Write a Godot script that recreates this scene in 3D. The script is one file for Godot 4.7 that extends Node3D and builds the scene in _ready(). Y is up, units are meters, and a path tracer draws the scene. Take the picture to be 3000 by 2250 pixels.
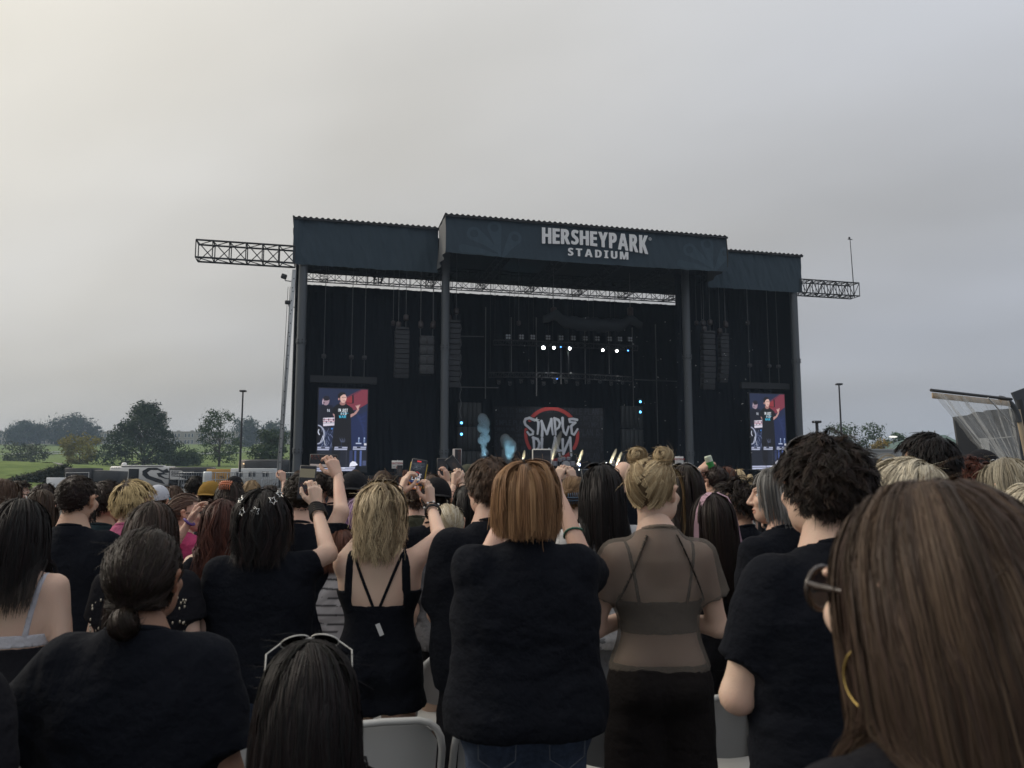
extends Node3D
# An open-air concert seen from the crowd. Camera at the origin's plumb line, looking along -Z, pitched up a little.

const FPX := 2307.0          # focal length in photograph pixels (3000 x 2250)
const EYE := Vector3(0, 1.65, 0)
const PITCH := 0.117

var used_names := {}
var mats := {}

# ---------------------------------------------------------------- pixels to rays
func ray(px: float, py: float) -> Vector3:
	return Vector3((px - 1500.0) / FPX, (1125.0 - py) / FPX, -1.0).rotated(Vector3.RIGHT, PITCH)

func at(px: float, py: float, d: float) -> Vector3:
	var r := ray(px, py)
	return EYE + r * (d / -r.z)

# ---------------------------------------------------------------- mesh builder
class MB:
	var v := PackedVector3Array()
	var n := PackedVector3Array()
	var c := PackedColorArray()
	var uv := PackedVector2Array()
	var ix := PackedInt32Array()
	var col := Color.WHITE
	var tinted := false

	func vert(p: Vector3, nn: Vector3, t := Vector2.ZERO) -> int:
		v.append(p); n.append(nn); c.append(col); uv.append(t)
		return v.size() - 1

	func tri(a: int, b: int, d: int) -> void:
		ix.append(a); ix.append(b); ix.append(d)

	func quad(a: Vector3, b: Vector3, d: Vector3, e: Vector3) -> void:
		var nn := (e - a).cross(b - a).normalized()
		var i := vert(a, nn, Vector2(0, 1)); vert(b, nn, Vector2(1, 1)); vert(d, nn, Vector2(1, 0)); vert(e, nn, Vector2(0, 0))
		tri(i, i + 1, i + 2); tri(i, i + 2, i + 3)

	func box(t: Transform3D, s: Vector3, bevel := 0.0) -> MB:
		var h := s * 0.5
		if bevel <= 0.0:
			for ax in 3:
				for sg in [-1.0, 1.0]:
					var nn := Vector3.ZERO; nn[ax] = sg
					var u := Vector3.ZERO; u[(ax + 1) % 3] = h[(ax + 1) % 3]
					var w := Vector3.ZERO; w[(ax + 2) % 3] = h[(ax + 2) % 3] * sg
					var m := Vector3.ZERO; m[ax] = h[ax] * sg
					var a := t * (m - u - w); var b := t * (m + u - w); var d := t * (m + u + w); var e := t * (m - u + w)
					var k := (t.basis * nn).normalized()
					var i := vert(a, k, Vector2(0, 0)); vert(b, k, Vector2(1, 0)); vert(d, k, Vector2(1, 1)); vert(e, k, Vector2(0, 1))
					tri(i, i + 2, i + 1); tri(i, i + 3, i + 2)
			return self
		# bevelled: three crossing slabs drawn as one convex shell (26 faces)
		var g := Vector3(h.x - bevel, h.y - bevel, h.z - bevel)
		var ids := {}
		for ax in 3:
			for sg in [-1.0, 1.0]:
				for su in [-1.0, 1.0]:
					for sw in [-1.0, 1.0]:
						var p := Vector3.ZERO
						p[ax] = h[ax] * sg; p[(ax + 1) % 3] = g[(ax + 1) % 3] * su; p[(ax + 2) % 3] = g[(ax + 2) % 3] * sw
						var nn := Vector3.ZERO; nn[ax] = sg * 3.0; nn[(ax + 1) % 3] = su; nn[(ax + 2) % 3] = sw
						ids[[ax, sg, su, sw]] = vert(t * p, (t.basis * nn).normalized())
		for ax in 3:
			for sg in [-1.0, 1.0]:
				var q := [ids[[ax, sg, -1.0, -1.0]], ids[[ax, sg, 1.0, -1.0]], ids[[ax, sg, 1.0, 1.0]], ids[[ax, sg, -1.0, 1.0]]]
				tri(q[0], q[1], q[2]); tri(q[0], q[2], q[3])
			var a1 := (ax + 1) % 3
			for sg in [-1.0, 1.0]:
				for su in [-1.0, 1.0]:
					# edge between face (ax, sg) and face (a1, su), running along a2
					var q0: int = ids[[ax, sg, su, -1.0]]; var q1: int = ids[[ax, sg, su, 1.0]]
					var q2: int = ids[[a1, su, 1.0, sg]]; var q3: int = ids[[a1, su, -1.0, sg]]
					tri(q0, q1, q2); tri(q0, q2, q3)
		for sx in [-1.0, 1.0]:
			for sy in [-1.0, 1.0]:
				for sz in [-1.0, 1.0]:
					tri(ids[[0, sx, sy, sz]], ids[[1, sy, sz, sx]], ids[[2, sz, sx, sy]])
		return self

	func tube(pts: Array, r: float, sides := 8, r2 := -1.0, closed := false) -> MB:
		var m := pts.size()
		var start := v.size()
		var up := Vector3.UP
		var t0: Vector3 = (pts[1] - pts[0]).normalized()
		if absf(t0.dot(up)) > 0.9: up = Vector3.RIGHT
		var side := t0.cross(up).normalized()
		for i in m:
			var a: Vector3 = pts[maxi(i - 1, 0)] if not closed else pts[(i - 1 + m) % m]
			var b: Vector3 = pts[mini(i + 1, m - 1)] if not closed else pts[(i + 1) % m]
			var t := (b - a).normalized()
			side = (side - t * side.dot(t)).normalized()
			var o := t.cross(side)
			var rr := r if r2 < 0.0 else lerpf(r, r2, float(i) / float(m - 1))
			for k in sides:
				var an := TAU * k / sides
				var nn := side * cos(an) + o * sin(an)
				vert(pts[i] + nn * rr, nn)
		for i in (m if closed else m - 1):
			var j := (i + 1) % m
			for k in sides:
				var k2 := (k + 1) % sides
				tri(start + i * sides + k, start + j * sides + k, start + j * sides + k2)
				tri(start + i * sides + k, start + j * sides + k2, start + i * sides + k2)
		if not closed:
			for e in [0, m - 1]:
				var t: Vector3 = ((pts[0] - pts[1]) if e == 0 else (pts[m - 1] - pts[m - 2])).normalized()
				var cc := vert(pts[e], t)
				var first := v.size()
				for k in sides: vert(v[start + e * sides + k], t)
				for k in sides: tri(cc, first + k, first + (k + 1) % sides)
		return self

	func bar(a: Vector3, b: Vector3, r: float, sides := 6, r2 := -1.0) -> MB:
		return tube([a, b], r, sides, r2)

	# prof: Array of Vector2(radius, y), turned round the Y axis of xf
	func lathe(prof: Array, sides := 16, xf := Transform3D(), flat := 1.0) -> MB:
		var start := v.size()
		for i in prof.size():
			var a: Vector2 = prof[maxi(i - 1, 0)]
			var b: Vector2 = prof[mini(i + 1, prof.size() - 1)]
			var t := (b - a)
			for k in sides + 1:
				var an := TAU * k / sides
				var nn := Vector3(cos(an) * t.y, -t.x, sin(an) * t.y / flat).normalized()
				vert(xf * Vector3(cos(an) * prof[i].x, prof[i].y, sin(an) * prof[i].x * flat), (xf.basis * nn).normalized(), Vector2(float(k) / sides, float(i) / (prof.size() - 1)))
		for i in prof.size() - 1:
			for k in sides:
				var p := start + i * (sides + 1) + k
				tri(p, p + sides + 1, p + sides + 2); tri(p, p + sides + 2, p + 1)
		return self

	func ball(ce: Vector3, r: Vector3, rings := 8, segs := 12) -> MB:
		var start := v.size()
		for i in rings + 1:
			var th := PI * i / rings
			for k in segs + 1:
				var an := TAU * k / segs
				var q := Vector3(sin(th) * cos(an), cos(th), sin(th) * sin(an))
				vert(ce + q * r, (q / r).normalized())
		for i in rings:
			for k in segs:
				var p := start + i * (segs + 1) + k
				tri(p, p + segs + 1, p + segs + 2); tri(p, p + segs + 2, p + 1)
		return self

	# flat polygon with thickness, in the XY plane of xf, front at +Z
	func slab(poly: PackedVector2Array, depth: float, xf := Transform3D(), front_only := false) -> MB:
		var tr := Geometry2D.triangulate_polygon(poly)
		var nn := (xf.basis.z).normalized()
		var s := v.size()
		for p in poly: vert(xf * Vector3(p.x, p.y, 0), nn, p)
		for k in range(0, tr.size(), 3): tri(s + tr[k], s + tr[k + 1], s + tr[k + 2])
		if front_only: return self
		var b := v.size()
		for p in poly: vert(xf * Vector3(p.x, p.y, -depth), -nn, p)
		for k in range(0, tr.size(), 3): tri(b + tr[k], b + tr[k + 2], b + tr[k + 1])
		for i in poly.size():
			var j := (i + 1) % poly.size()
			var p := poly[i]; var q := poly[j]
			quad(xf * Vector3(p.x, p.y, 0), xf * Vector3(q.x, q.y, 0), xf * Vector3(q.x, q.y, -depth), xf * Vector3(p.x, p.y, -depth))
		return self

	func mesh() -> ArrayMesh:
		# front faces run clockwise: turn any triangle whose winding disagrees with its normals
		for k in range(0, ix.size(), 3):
			var p := ix[k]; var q := ix[k + 1]; var r := ix[k + 2]
			if (v[q] - v[p]).cross(v[r] - v[p]).dot(n[p] + n[q] + n[r]) > 0.0:
				ix[k + 1] = r; ix[k + 2] = q
		var a := []
		a.resize(Mesh.ARRAY_MAX)
		a[Mesh.ARRAY_VERTEX] = v; a[Mesh.ARRAY_NORMAL] = n; a[Mesh.ARRAY_INDEX] = ix
		if tinted: a[Mesh.ARRAY_COLOR] = c
		if uv.size() == v.size(): a[Mesh.ARRAY_TEX_UV] = uv
		var m := ArrayMesh.new()
		m.add_surface_from_arrays(Mesh.PRIMITIVE_TRIANGLES, a)
		return m

# ---------------------------------------------------------------- nodes
func numbered(nm: String) -> String:
	var k: int = used_names.get(nm, 0)
	used_names[nm] = k + 1
	return nm if k == 0 else "%s_%03d" % [nm, k]

func tag(o: Node, label: String, category: String, group := "", kind := "") -> Node:
	if label != "": o.set_meta("label", label)
	if category != "": o.set_meta("category", category)
	if group != "": o.set_meta("group", group)
	if kind != "": o.set_meta("kind", kind)
	return o

func thing(nm: String, label: String, category: String, pos := Vector3.ZERO, turn := 0.0, group := "") -> Node3D:
	var o := Node3D.new()
	o.name = numbered(nm)
	add_child(o)
	o.position = pos
	o.rotation.y = turn
	tag(o, label, category, group)
	return o

func part(parent: Node, nm: String, mb, m: Material, label := "") -> MeshInstance3D:
	var o := MeshInstance3D.new()
	o.name = nm
	o.mesh = mb.mesh() if mb is MB else mb
	o.material_override = m
	parent.add_child(o, true)
	if label != "": o.set_meta("label", label)
	return o

func solo(nm: String, mb, m: Material, label: String, category: String, group := "") -> MeshInstance3D:
	var o := part(self, numbered(nm), mb, m)
	tag(o, label, category, group)
	return o

func struct(nm: String, mb, m: Material) -> MeshInstance3D:
	var o := part(self, numbered(nm), mb, m)
	o.set_meta("kind", "structure")
	return o

func copy_of(o: Node3D, label := "") -> Node3D:
	var r: Node3D = o.duplicate()
	r.name = numbered(String(o.name).rstrip("0123456789").trim_suffix("_"))
	add_child(r)
	if label != "": r.set_meta("label", label)
	return r

# ---------------------------------------------------------------- materials
func lin(r: float, g: float, b: float) -> Color:
	return Color(r, g, b)

func mat(c: Color, rough := 0.8, metal := 0.0, key := "") -> StandardMaterial3D:
	var k := "%s|%.2f|%.2f|%s" % [c, rough, metal, key]
	if mats.has(k): return mats[k]
	var m := StandardMaterial3D.new()
	m.albedo_color = c.linear_to_srgb()
	m.roughness = rough
	m.metallic = metal
	mats[k] = m
	return m

func noise_tex(freq: float, normal: bool, bump := 4.0, fractal := 4, ramp: Gradient = null, seed_ := 1, size := 256) -> NoiseTexture2D:
	var fn := FastNoiseLite.new()
	fn.seed = seed_
	fn.frequency = freq
	fn.fractal_octaves = fractal
	var t := NoiseTexture2D.new()
	t.width = size; t.height = size
	t.seamless = true
	t.noise = fn
	t.as_normal_map = normal
	t.bump_strength = bump
	if ramp: t.color_ramp = ramp
	return t

func two_tone(a: Color, b: Color) -> Gradient:
	var g := Gradient.new()
	g.set_color(0, a.linear_to_srgb()); g.set_color(1, b.linear_to_srgb())
	g.set_offset(0, 0.25); g.set_offset(1, 0.75)
	return g

var weave: NoiseTexture2D
var skin_grain: NoiseTexture2D
func cloth(c: Color, rough := 0.95, key := "cloth") -> StandardMaterial3D:
	var k := "cloth%s%.2f%s" % [c, rough, key]
	if mats.has(k): return mats[k]
	if weave == null: weave = noise_tex(0.05, true, 5.0, 4, null, 7)
	var m := StandardMaterial3D.new()
	m.albedo_color = c.linear_to_srgb()
	m.roughness = rough
	m.metallic_specular = 0.25
	m.rim_enabled = true; m.rim = 0.03; m.rim_tint = 0.5
	m.normal_enabled = true; m.normal_texture = weave; m.normal_scale = 0.5
	m.uv1_triplanar = true; m.uv1_scale = Vector3(2.3, 2.3, 2.3)
	mats[k] = m
	return m

func tinted_mat(rough: float, spec := 0.5, key := "") -> StandardMaterial3D:
	var k := "tint%.2f%.2f%s" % [rough, spec, key]
	if mats.has(k): return mats[k]
	var m := StandardMaterial3D.new()
	m.vertex_color_use_as_albedo = true
	m.roughness = rough
	m.metallic_specular = spec
	mats[k] = m
	return m

func skin_mat() -> StandardMaterial3D:
	if mats.has("skin"): return mats["skin"]
	skin_grain = noise_tex(0.09, true, 3.0, 4, null, 3)
	var m := StandardMaterial3D.new()
	m.vertex_color_use_as_albedo = true
	m.roughness = 0.55
	m.metallic_specular = 0.4
	m.subsurf_scatter_enabled = true; m.subsurf_scatter_strength = 0.08
	m.normal_enabled = true; m.normal_texture = skin_grain; m.normal_scale = 0.25
	m.uv1_triplanar = true; m.uv1_scale = Vector3(6, 6, 6)
	mats["skin"] = m
	return m

func glow(c: Color, e: float) -> StandardMaterial3D:
	var k := "glow%s%.2f" % [c, e]
	if mats.has(k): return mats[k]
	var m := StandardMaterial3D.new()
	m.albedo_color = Color(0.02, 0.02, 0.02)
	m.emission_enabled = true
	m.emission = c.linear_to_srgb()
	m.emission_energy_multiplier = e
	mats[k] = m
	return m

# ---------------------------------------------------------------- distance fields meshed as surface nets
class Field:
	var o: Vector3
	var h: float
	var nx: int
	var ny: int
	var nz: int
	var g: PackedFloat32Array
	var v := PackedVector3Array()
	var n := PackedVector3Array()
	var ix := PackedInt32Array()

	func setup(lo: Vector3, hi: Vector3, cell: float) -> void:
		h = cell
		o = lo - Vector3.ONE * cell * 2.5
		var s := (hi - lo) / cell
		nx = int(s.x) + 7; ny = int(s.y) + 7; nz = int(s.z) + 7
		g = PackedFloat32Array()
		g.resize(nx * ny * nz)
		g.fill(9.0)

	# tapered capsule; flat squeezes it along z; cut closes the b end with a plane
	func cap(a: Vector3, b: Vector3, ra: float, rb: float, k: float, flat := 1.0, cut := false, sub := false) -> void:
		var r := maxf(ra, rb) + k + h * 2.0
		var lo := Vector3(minf(a.x, b.x), minf(a.y, b.y), minf(a.z, b.z)) - Vector3(r, r, r)
		var hi := Vector3(maxf(a.x, b.x), maxf(a.y, b.y), maxf(a.z, b.z)) + Vector3(r, r, r)
		var i0 := clampi(int((lo.x - o.x) / h), 0, nx - 1); var i1 := clampi(int((hi.x - o.x) / h) + 1, 0, nx - 1)
		var j0 := clampi(int((lo.y - o.y) / h), 0, ny - 1); var j1 := clampi(int((hi.y - o.y) / h) + 1, 0, ny - 1)
		var k0 := clampi(int((lo.z - o.z) / h), 0, nz - 1); var k1 := clampi(int((hi.z - o.z) / h) + 1, 0, nz - 1)
		var fz := 1.0 / flat
		var a2 := Vector3(a.x, a.y, a.z * fz)
		var ba := Vector3(b.x, b.y, b.z * fz) - a2
		var inv := 1.0 / maxf(ba.length_squared(), 1e-9)
		var dr := rb - ra
		var ax := (b - a).normalized()
		var ik := 1.0 / maxf(k, 1e-5)
		for kk in range(k0, k1 + 1):
			var z := (o.z + kk * h) * fz - a2.z
			var zz := o.z + kk * h - b.z
			for jj in range(j0, j1 + 1):
				var y := o.y + jj * h - a2.y
				var id := (kk * ny + jj) * nx + i0
				var x := o.x + i0 * h - a2.x
				for ii in range(i0, i1 + 1):
					var p := Vector3(x, y, z)
					var t := clampf(p.dot(ba) * inv, 0.0, 1.0)
					var d := (p - ba * t).length() - ra - dr * t
					if cut:
						d = maxf(d, ax.dot(Vector3(x + a.x - b.x, y + a.y - b.y, zz)))
					var q := g[id]
					if sub:
						d = -d
						var e2 := maxf(k - absf(d - q), 0.0) * ik
						g[id] = maxf(d, q) + e2 * e2 * k * 0.25
					else:
						var e := maxf(k - absf(d - q), 0.0) * ik
						g[id] = minf(d, q) - e * e * k * 0.25
					id += 1
					x += h

	func ell(c: Vector3, r: Vector3, k: float, sub := false) -> void:
		var m := k + h * 2.0
		var lo := c - r - Vector3(m, m, m)
		var hi := c + r + Vector3(m, m, m)
		var i0 := clampi(int((lo.x - o.x) / h), 0, nx - 1); var i1 := clampi(int((hi.x - o.x) / h) + 1, 0, nx - 1)
		var j0 := clampi(int((lo.y - o.y) / h), 0, ny - 1); var j1 := clampi(int((hi.y - o.y) / h) + 1, 0, ny - 1)
		var k0 := clampi(int((lo.z - o.z) / h), 0, nz - 1); var k1 := clampi(int((hi.z - o.z) / h) + 1, 0, nz - 1)
		var ir := Vector3(1.0 / r.x, 1.0 / r.y, 1.0 / r.z)
		var ik := 1.0 / maxf(k, 1e-5)
		for kk in range(k0, k1 + 1):
			for jj in range(j0, j1 + 1):
				var id := (kk * ny + jj) * nx + i0
				for ii in range(i0, i1 + 1):
					var q3 := (o + Vector3(ii, jj, kk) * h - c) * ir
					var l := q3.length()
					var l2 := (q3 * ir).length()
					var d := l * (l - 1.0) / maxf(l2, 1e-6)
					var q := g[id]
					if sub:
						d = -d
						var e2 := maxf(k - absf(d - q), 0.0) * ik
						g[id] = maxf(d, q) + e2 * e2 * k * 0.25
					else:
						var e := maxf(k - absf(d - q), 0.0) * ik
						g[id] = minf(d, q) - e * e * k * 0.25
					id += 1

	# f(p, d) -> d, run on the samples near the surface
	func alter(f: Callable) -> void:
		var band := h * 3.6
		var id := 0
		for kk in nz:
			for jj in ny:
				for ii in nx:
					var d := g[id]
					if d < band and d > -band:
						g[id] = f.call(o + Vector3(ii, jj, kk) * h, d)
					id += 1

	# keeps what lies above y (sign 1) or below it (sign -1)
	func plane_y(y: float, sgn: float, slope := 0.0) -> void:
		for jj in ny:
			var e0 := (y - (o.y + jj * h)) * sgn
			if e0 > -h * 3.0 - absf(slope) * 0.3:
				for kk in nz:
					var id := (kk * ny + jj) * nx
					var e := e0 + (o.z + kk * h) * slope * sgn
					for ii in nx:
						if g[id] < e: g[id] = e
						id += 1

	func nets() -> void:
		var sx := 1; var sy := nx; var sz := nx * ny
		var cells := PackedInt32Array()
		cells.resize(g.size())
		cells.fill(-1)
		var band := h * 2.9
		var act := PackedInt32Array()
		for kk in nz - 1:
			for jj in ny - 1:
				var id := (kk * ny + jj) * nx
				for ii in nx - 1:
					var a := g[id]
					if a < band and a > -band:
						var b := g[id + 1]; var c := g[id + sy]; var d := g[id + sy + 1]
						var e := g[id + sz]; var f := g[id + sz + 1]; var q := g[id + sz + sy]; var w := g[id + sz + sy + 1]
						var neg := int(a < 0.0) + int(b < 0.0) + int(c < 0.0) + int(d < 0.0) + int(e < 0.0) + int(f < 0.0) + int(q < 0.0) + int(w < 0.0)
						if neg > 0 and neg < 8:
							var s := Vector3.ZERO
							var m := 0
							if (a < 0.0) != (b < 0.0): s += Vector3(a / (a - b), 0, 0); m += 1
							if (c < 0.0) != (d < 0.0): s += Vector3(c / (c - d), 1, 0); m += 1
							if (e < 0.0) != (f < 0.0): s += Vector3(e / (e - f), 0, 1); m += 1
							if (q < 0.0) != (w < 0.0): s += Vector3(q / (q - w), 1, 1); m += 1
							if (a < 0.0) != (c < 0.0): s += Vector3(0, a / (a - c), 0); m += 1
							if (b < 0.0) != (d < 0.0): s += Vector3(1, b / (b - d), 0); m += 1
							if (e < 0.0) != (q < 0.0): s += Vector3(0, e / (e - q), 1); m += 1
							if (f < 0.0) != (w < 0.0): s += Vector3(1, f / (f - w), 1); m += 1
							if (a < 0.0) != (e < 0.0): s += Vector3(0, 0, a / (a - e)); m += 1
							if (b < 0.0) != (f < 0.0): s += Vector3(1, 0, b / (b - f)); m += 1
							if (c < 0.0) != (q < 0.0): s += Vector3(0, 1, c / (c - q)); m += 1
							if (d < 0.0) != (w < 0.0): s += Vector3(1, 1, d / (d - w)); m += 1
							cells[id] = v.size()
							act.append(id)
							v.append(o + (Vector3(ii, jj, kk) + s / m) * h)
							n.append(Vector3(b + d + f + w - a - c - e - q, c + d + q + w - a - b - e - f, e + f + q + w - a - b - c - d).normalized())
					id += 1
		for id in act:
			var a := g[id] < 0.0
			if a != (g[id + sx] < 0.0): face(cells, id, id - sy, id - sy - sz, id - sz, a)
			if a != (g[id + sy] < 0.0): face(cells, id, id - sz, id - sz - sx, id - sx, a)
			if a != (g[id + sz] < 0.0): face(cells, id, id - sx, id - sx - sy, id - sy, a)
		g = PackedFloat32Array()

	func face(cells: PackedInt32Array, p: int, q: int, r: int, s: int, inside: bool) -> void:
		if q < 0 or r < 0 or s < 0: return
		var a := cells[p]; var b := cells[q]; var c := cells[r]; var d := cells[s]
		if a < 0 or b < 0 or c < 0 or d < 0: return
		if inside:
			ix.append_array(PackedInt32Array([a, c, b, a, d, c]))
		else:
			ix.append_array(PackedInt32Array([a, b, c, a, c, d]))

	func into(mb: MB, col: Color, xf := Transform3D()) -> void:
		var s := mb.v.size()
		var same := xf == Transform3D()
		mb.v.append_array(v if same else xf * v)
		if same: mb.n.append_array(n)
		else:
			for q in n: mb.n.append((xf.basis * q).normalized())
		var cc := PackedColorArray(); cc.resize(v.size()); cc.fill(col)
		mb.c.append_array(cc)
		for q in ix: mb.ix.append(q + s)

# ================================================================ camera, sky, light
func make_camera_and_light() -> void:
	var cam := Camera3D.new()
	cam.name = "camera"
	cam.fov = rad_to_deg(2.0 * atan(1125.0 / FPX))
	cam.near = 0.05
	cam.far = 3000.0
	cam.position = EYE
	cam.rotation.x = PITCH
	add_child(cam)
	cam.current = true
	# a phone's lens: the rows beyond are sharp, the head just in front a little soft
	var lens := CameraAttributesPhysical.new()
	lens.frustum_focal_length = 12.0 * FPX / 1125.0
	lens.exposure_aperture = 6.0
	lens.frustum_focus_distance = 9.0
	lens.frustum_near = 0.05; lens.frustum_far = 3000.0
	cam.attributes = lens

	# high thin overcast, the sun behind it up on the left
	var sun_dir := Vector3(-0.80, 0.60, -0.25).normalized()
	var w := 720; var h := 360
	var img := Image.create(w, h, false, Image.FORMAT_RGBF)
	var fn := FastNoiseLite.new()
	fn.seed = 11; fn.frequency = 1.0; fn.fractal_octaves = 5; fn.fractal_gain = 0.5
	var fn2 := FastNoiseLite.new()
	fn2.seed = 5; fn2.frequency = 1.0; fn2.fractal_octaves = 3
	for j in h:
		var el := PI * 0.5 - PI * (j + 0.5) / h
		for i in w:
			if el < -0.03:
				img.set_pixel(i, j, Color(0.16, 0.16, 0.155))
				continue
			var az := TAU * (i + 0.5) / w
			var d := Vector3(sin(az) * cos(el), sin(el), -cos(az) * cos(el))
			var up := maxf(d.y, 0.0)
			var cs := d.dot(sun_dir)
			var k := 0.395 + 0.27 * up + 0.38 * up * up * up + 0.49 * pow(maxf(cs, 0.0), 3.2)
			k *= 1.0 - 0.10 * exp(-up * 12.0)
			# streaks of cloud drawn out along the wind
			var q := Vector3(d.x, 0, d.z) / (up + 0.22)
			var n := fn.get_noise_2d(q.x * 0.55 + q.z * 0.3, q.z * 1.1 - q.x * 0.45)
			var n2 := fn2.get_noise_2d(q.x * 0.5 + 9.0, q.z * 0.7 - q.x * 0.2)
			k *= 1.0 + 0.12 * n + 0.12 * n2
			var t := clampf(cs / 0.83, -0.2, 1.1) - 0.25 * n2
			var c := Color(0.965 + 0.075 * t, 1.0, 1.075 - 0.165 * t)
			img.set_pixel(i, j, Color(c.r * k, c.g * k, c.b * k))
	var pm := PanoramaSkyMaterial.new()
	pm.panorama = ImageTexture.create_from_image(img)
	var sky := Sky.new()
	sky.sky_material = pm
	var env := Environment.new()
	env.background_mode = Environment.BG_SKY
	env.sky = sky
	env.tonemap_mode = Environment.TONE_MAPPER_LINEAR
	env.tonemap_exposure = 1.0
	env.volumetric_fog_enabled = true
	env.volumetric_fog_density = 0.0
	env.fog_enabled = true
	env.fog_density = 0.00042
	env.fog_light_color = Color(0.78, 0.87, 0.97)
	env.sdfgi_enabled = true
	env.ssao_enabled = true
	env.ssil_enabled = true
	var we := WorldEnvironment.new()
	we.name = "world"
	we.environment = env
	add_child(we)

	var sun := DirectionalLight3D.new()
	sun.name = "sun"
	sun.light_color = Color(1.0, 0.955, 0.89)
	sun.light_energy = 0.5
	sun.light_angular_distance = 24.0
	sun.shadow_enabled = true
	add_child(sun)
	sun.look_at_from_position(sun_dir * 50.0, Vector3.ZERO)

# ================================================================ people
var head_v: PackedVector3Array
var head_n: PackedVector3Array
var head_c: PackedColorArray
var head_ix: PackedInt32Array
var hand_meshes := {}
var crease := FastNoiseLite.new()

const HC := Vector3(0, 0.026, 0.014)         # the skull's middle in head space, and its half sizes with a little hair
const HR := Vector3(0.080, 0.094, 0.101)

func make_head() -> void:
	var f := Field.new()
	f.setup(Vector3(-0.09, -0.17, -0.13), Vector3(0.09, 0.125, 0.12), 0.0042)
	f.ell(Vector3(0, 0.028, 0.018), Vector3(0.075, 0.089, 0.096), 0.01)
	f.ell(Vector3(0, -0.035, -0.035), Vector3(0.060, 0.082, 0.066), 0.03)
	f.ell(Vector3(0, -0.088, -0.064), Vector3(0.032, 0.024, 0.030), 0.03)
	for s in [-1.0, 1.0]:
		f.ell(Vector3(0.044 * s, -0.058, -0.018), Vector3(0.020, 0.036, 0.04), 0.03)
		f.ell(Vector3(0.040 * s, -0.024, -0.074), Vector3(0.024, 0.020, 0.020), 0.02)
		f.ell(Vector3(0.028 * s, 0.020, -0.090), Vector3(0.026, 0.009, 0.011), 0.016)
	f.cap(Vector3(0, -0.07, 0.025), Vector3(0, -0.165, 0.03), 0.050, 0.052, 0.03)
	for s in [-1.0, 1.0]:
		f.ell(Vector3(0.031 * s, 0.001, -0.103), Vector3(0.018, 0.011, 0.013), 0.012, true)
	f.cap(Vector3(0, 0.008, -0.096), Vector3(0, -0.032, -0.117), 0.008, 0.0115, 0.012)
	for s in [-1.0, 1.0]:
		f.ell(Vector3(0.011 * s, -0.036, -0.105), Vector3(0.009, 0.008, 0.011), 0.008)
	f.ell(Vector3(0, -0.0615, -0.0985), Vector3(0.023, 0.0055, 0.009), 0.005)
	f.ell(Vector3(0, -0.0715, -0.0965), Vector3(0.020, 0.006, 0.009), 0.005)
	f.cap(Vector3(-0.026, -0.0665, -0.102), Vector3(0.026, -0.0665, -0.102), 0.0035, 0.0035, 0.004, 1.0, false, true)
	for s in [-1.0, 1.0]:
		f.cap(Vector3(0.076 * s, -0.030, 0.000), Vector3(0.086 * s, 0.016, 0.012), 0.008, 0.014, 0.008)
		f.cap(Vector3(0.084 * s, 0.014, 0.018), Vector3(0.079 * s, -0.014, 0.014), 0.011, 0.009, 0.006)
		f.ell(Vector3(0.094 * s, 0.000, 0.004), Vector3(0.010, 0.018, 0.009), 0.006, true)
	f.nets()
	head_v = f.v; head_n = f.n; head_ix = f.ix
	head_c = PackedColorArray()
	for p in head_v:
		var c := Color.WHITE
		if p.z < -0.088 and absf(p.y + 0.0665) < 0.010 and absf(p.x) < 0.024: c = Color(0.84, 0.64, 0.62)
		elif p.z < -0.08 and absf(p.y - 0.0215 - absf(p.x) * 0.06) < 0.0045 and absf(p.x) > 0.012 and absf(p.x) < 0.05: c = Color(0.30, 0.24, 0.20)
		elif absf(p.x) > 0.078: c = Color(1.0, 0.86, 0.80)
		head_c.append(c)

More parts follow.
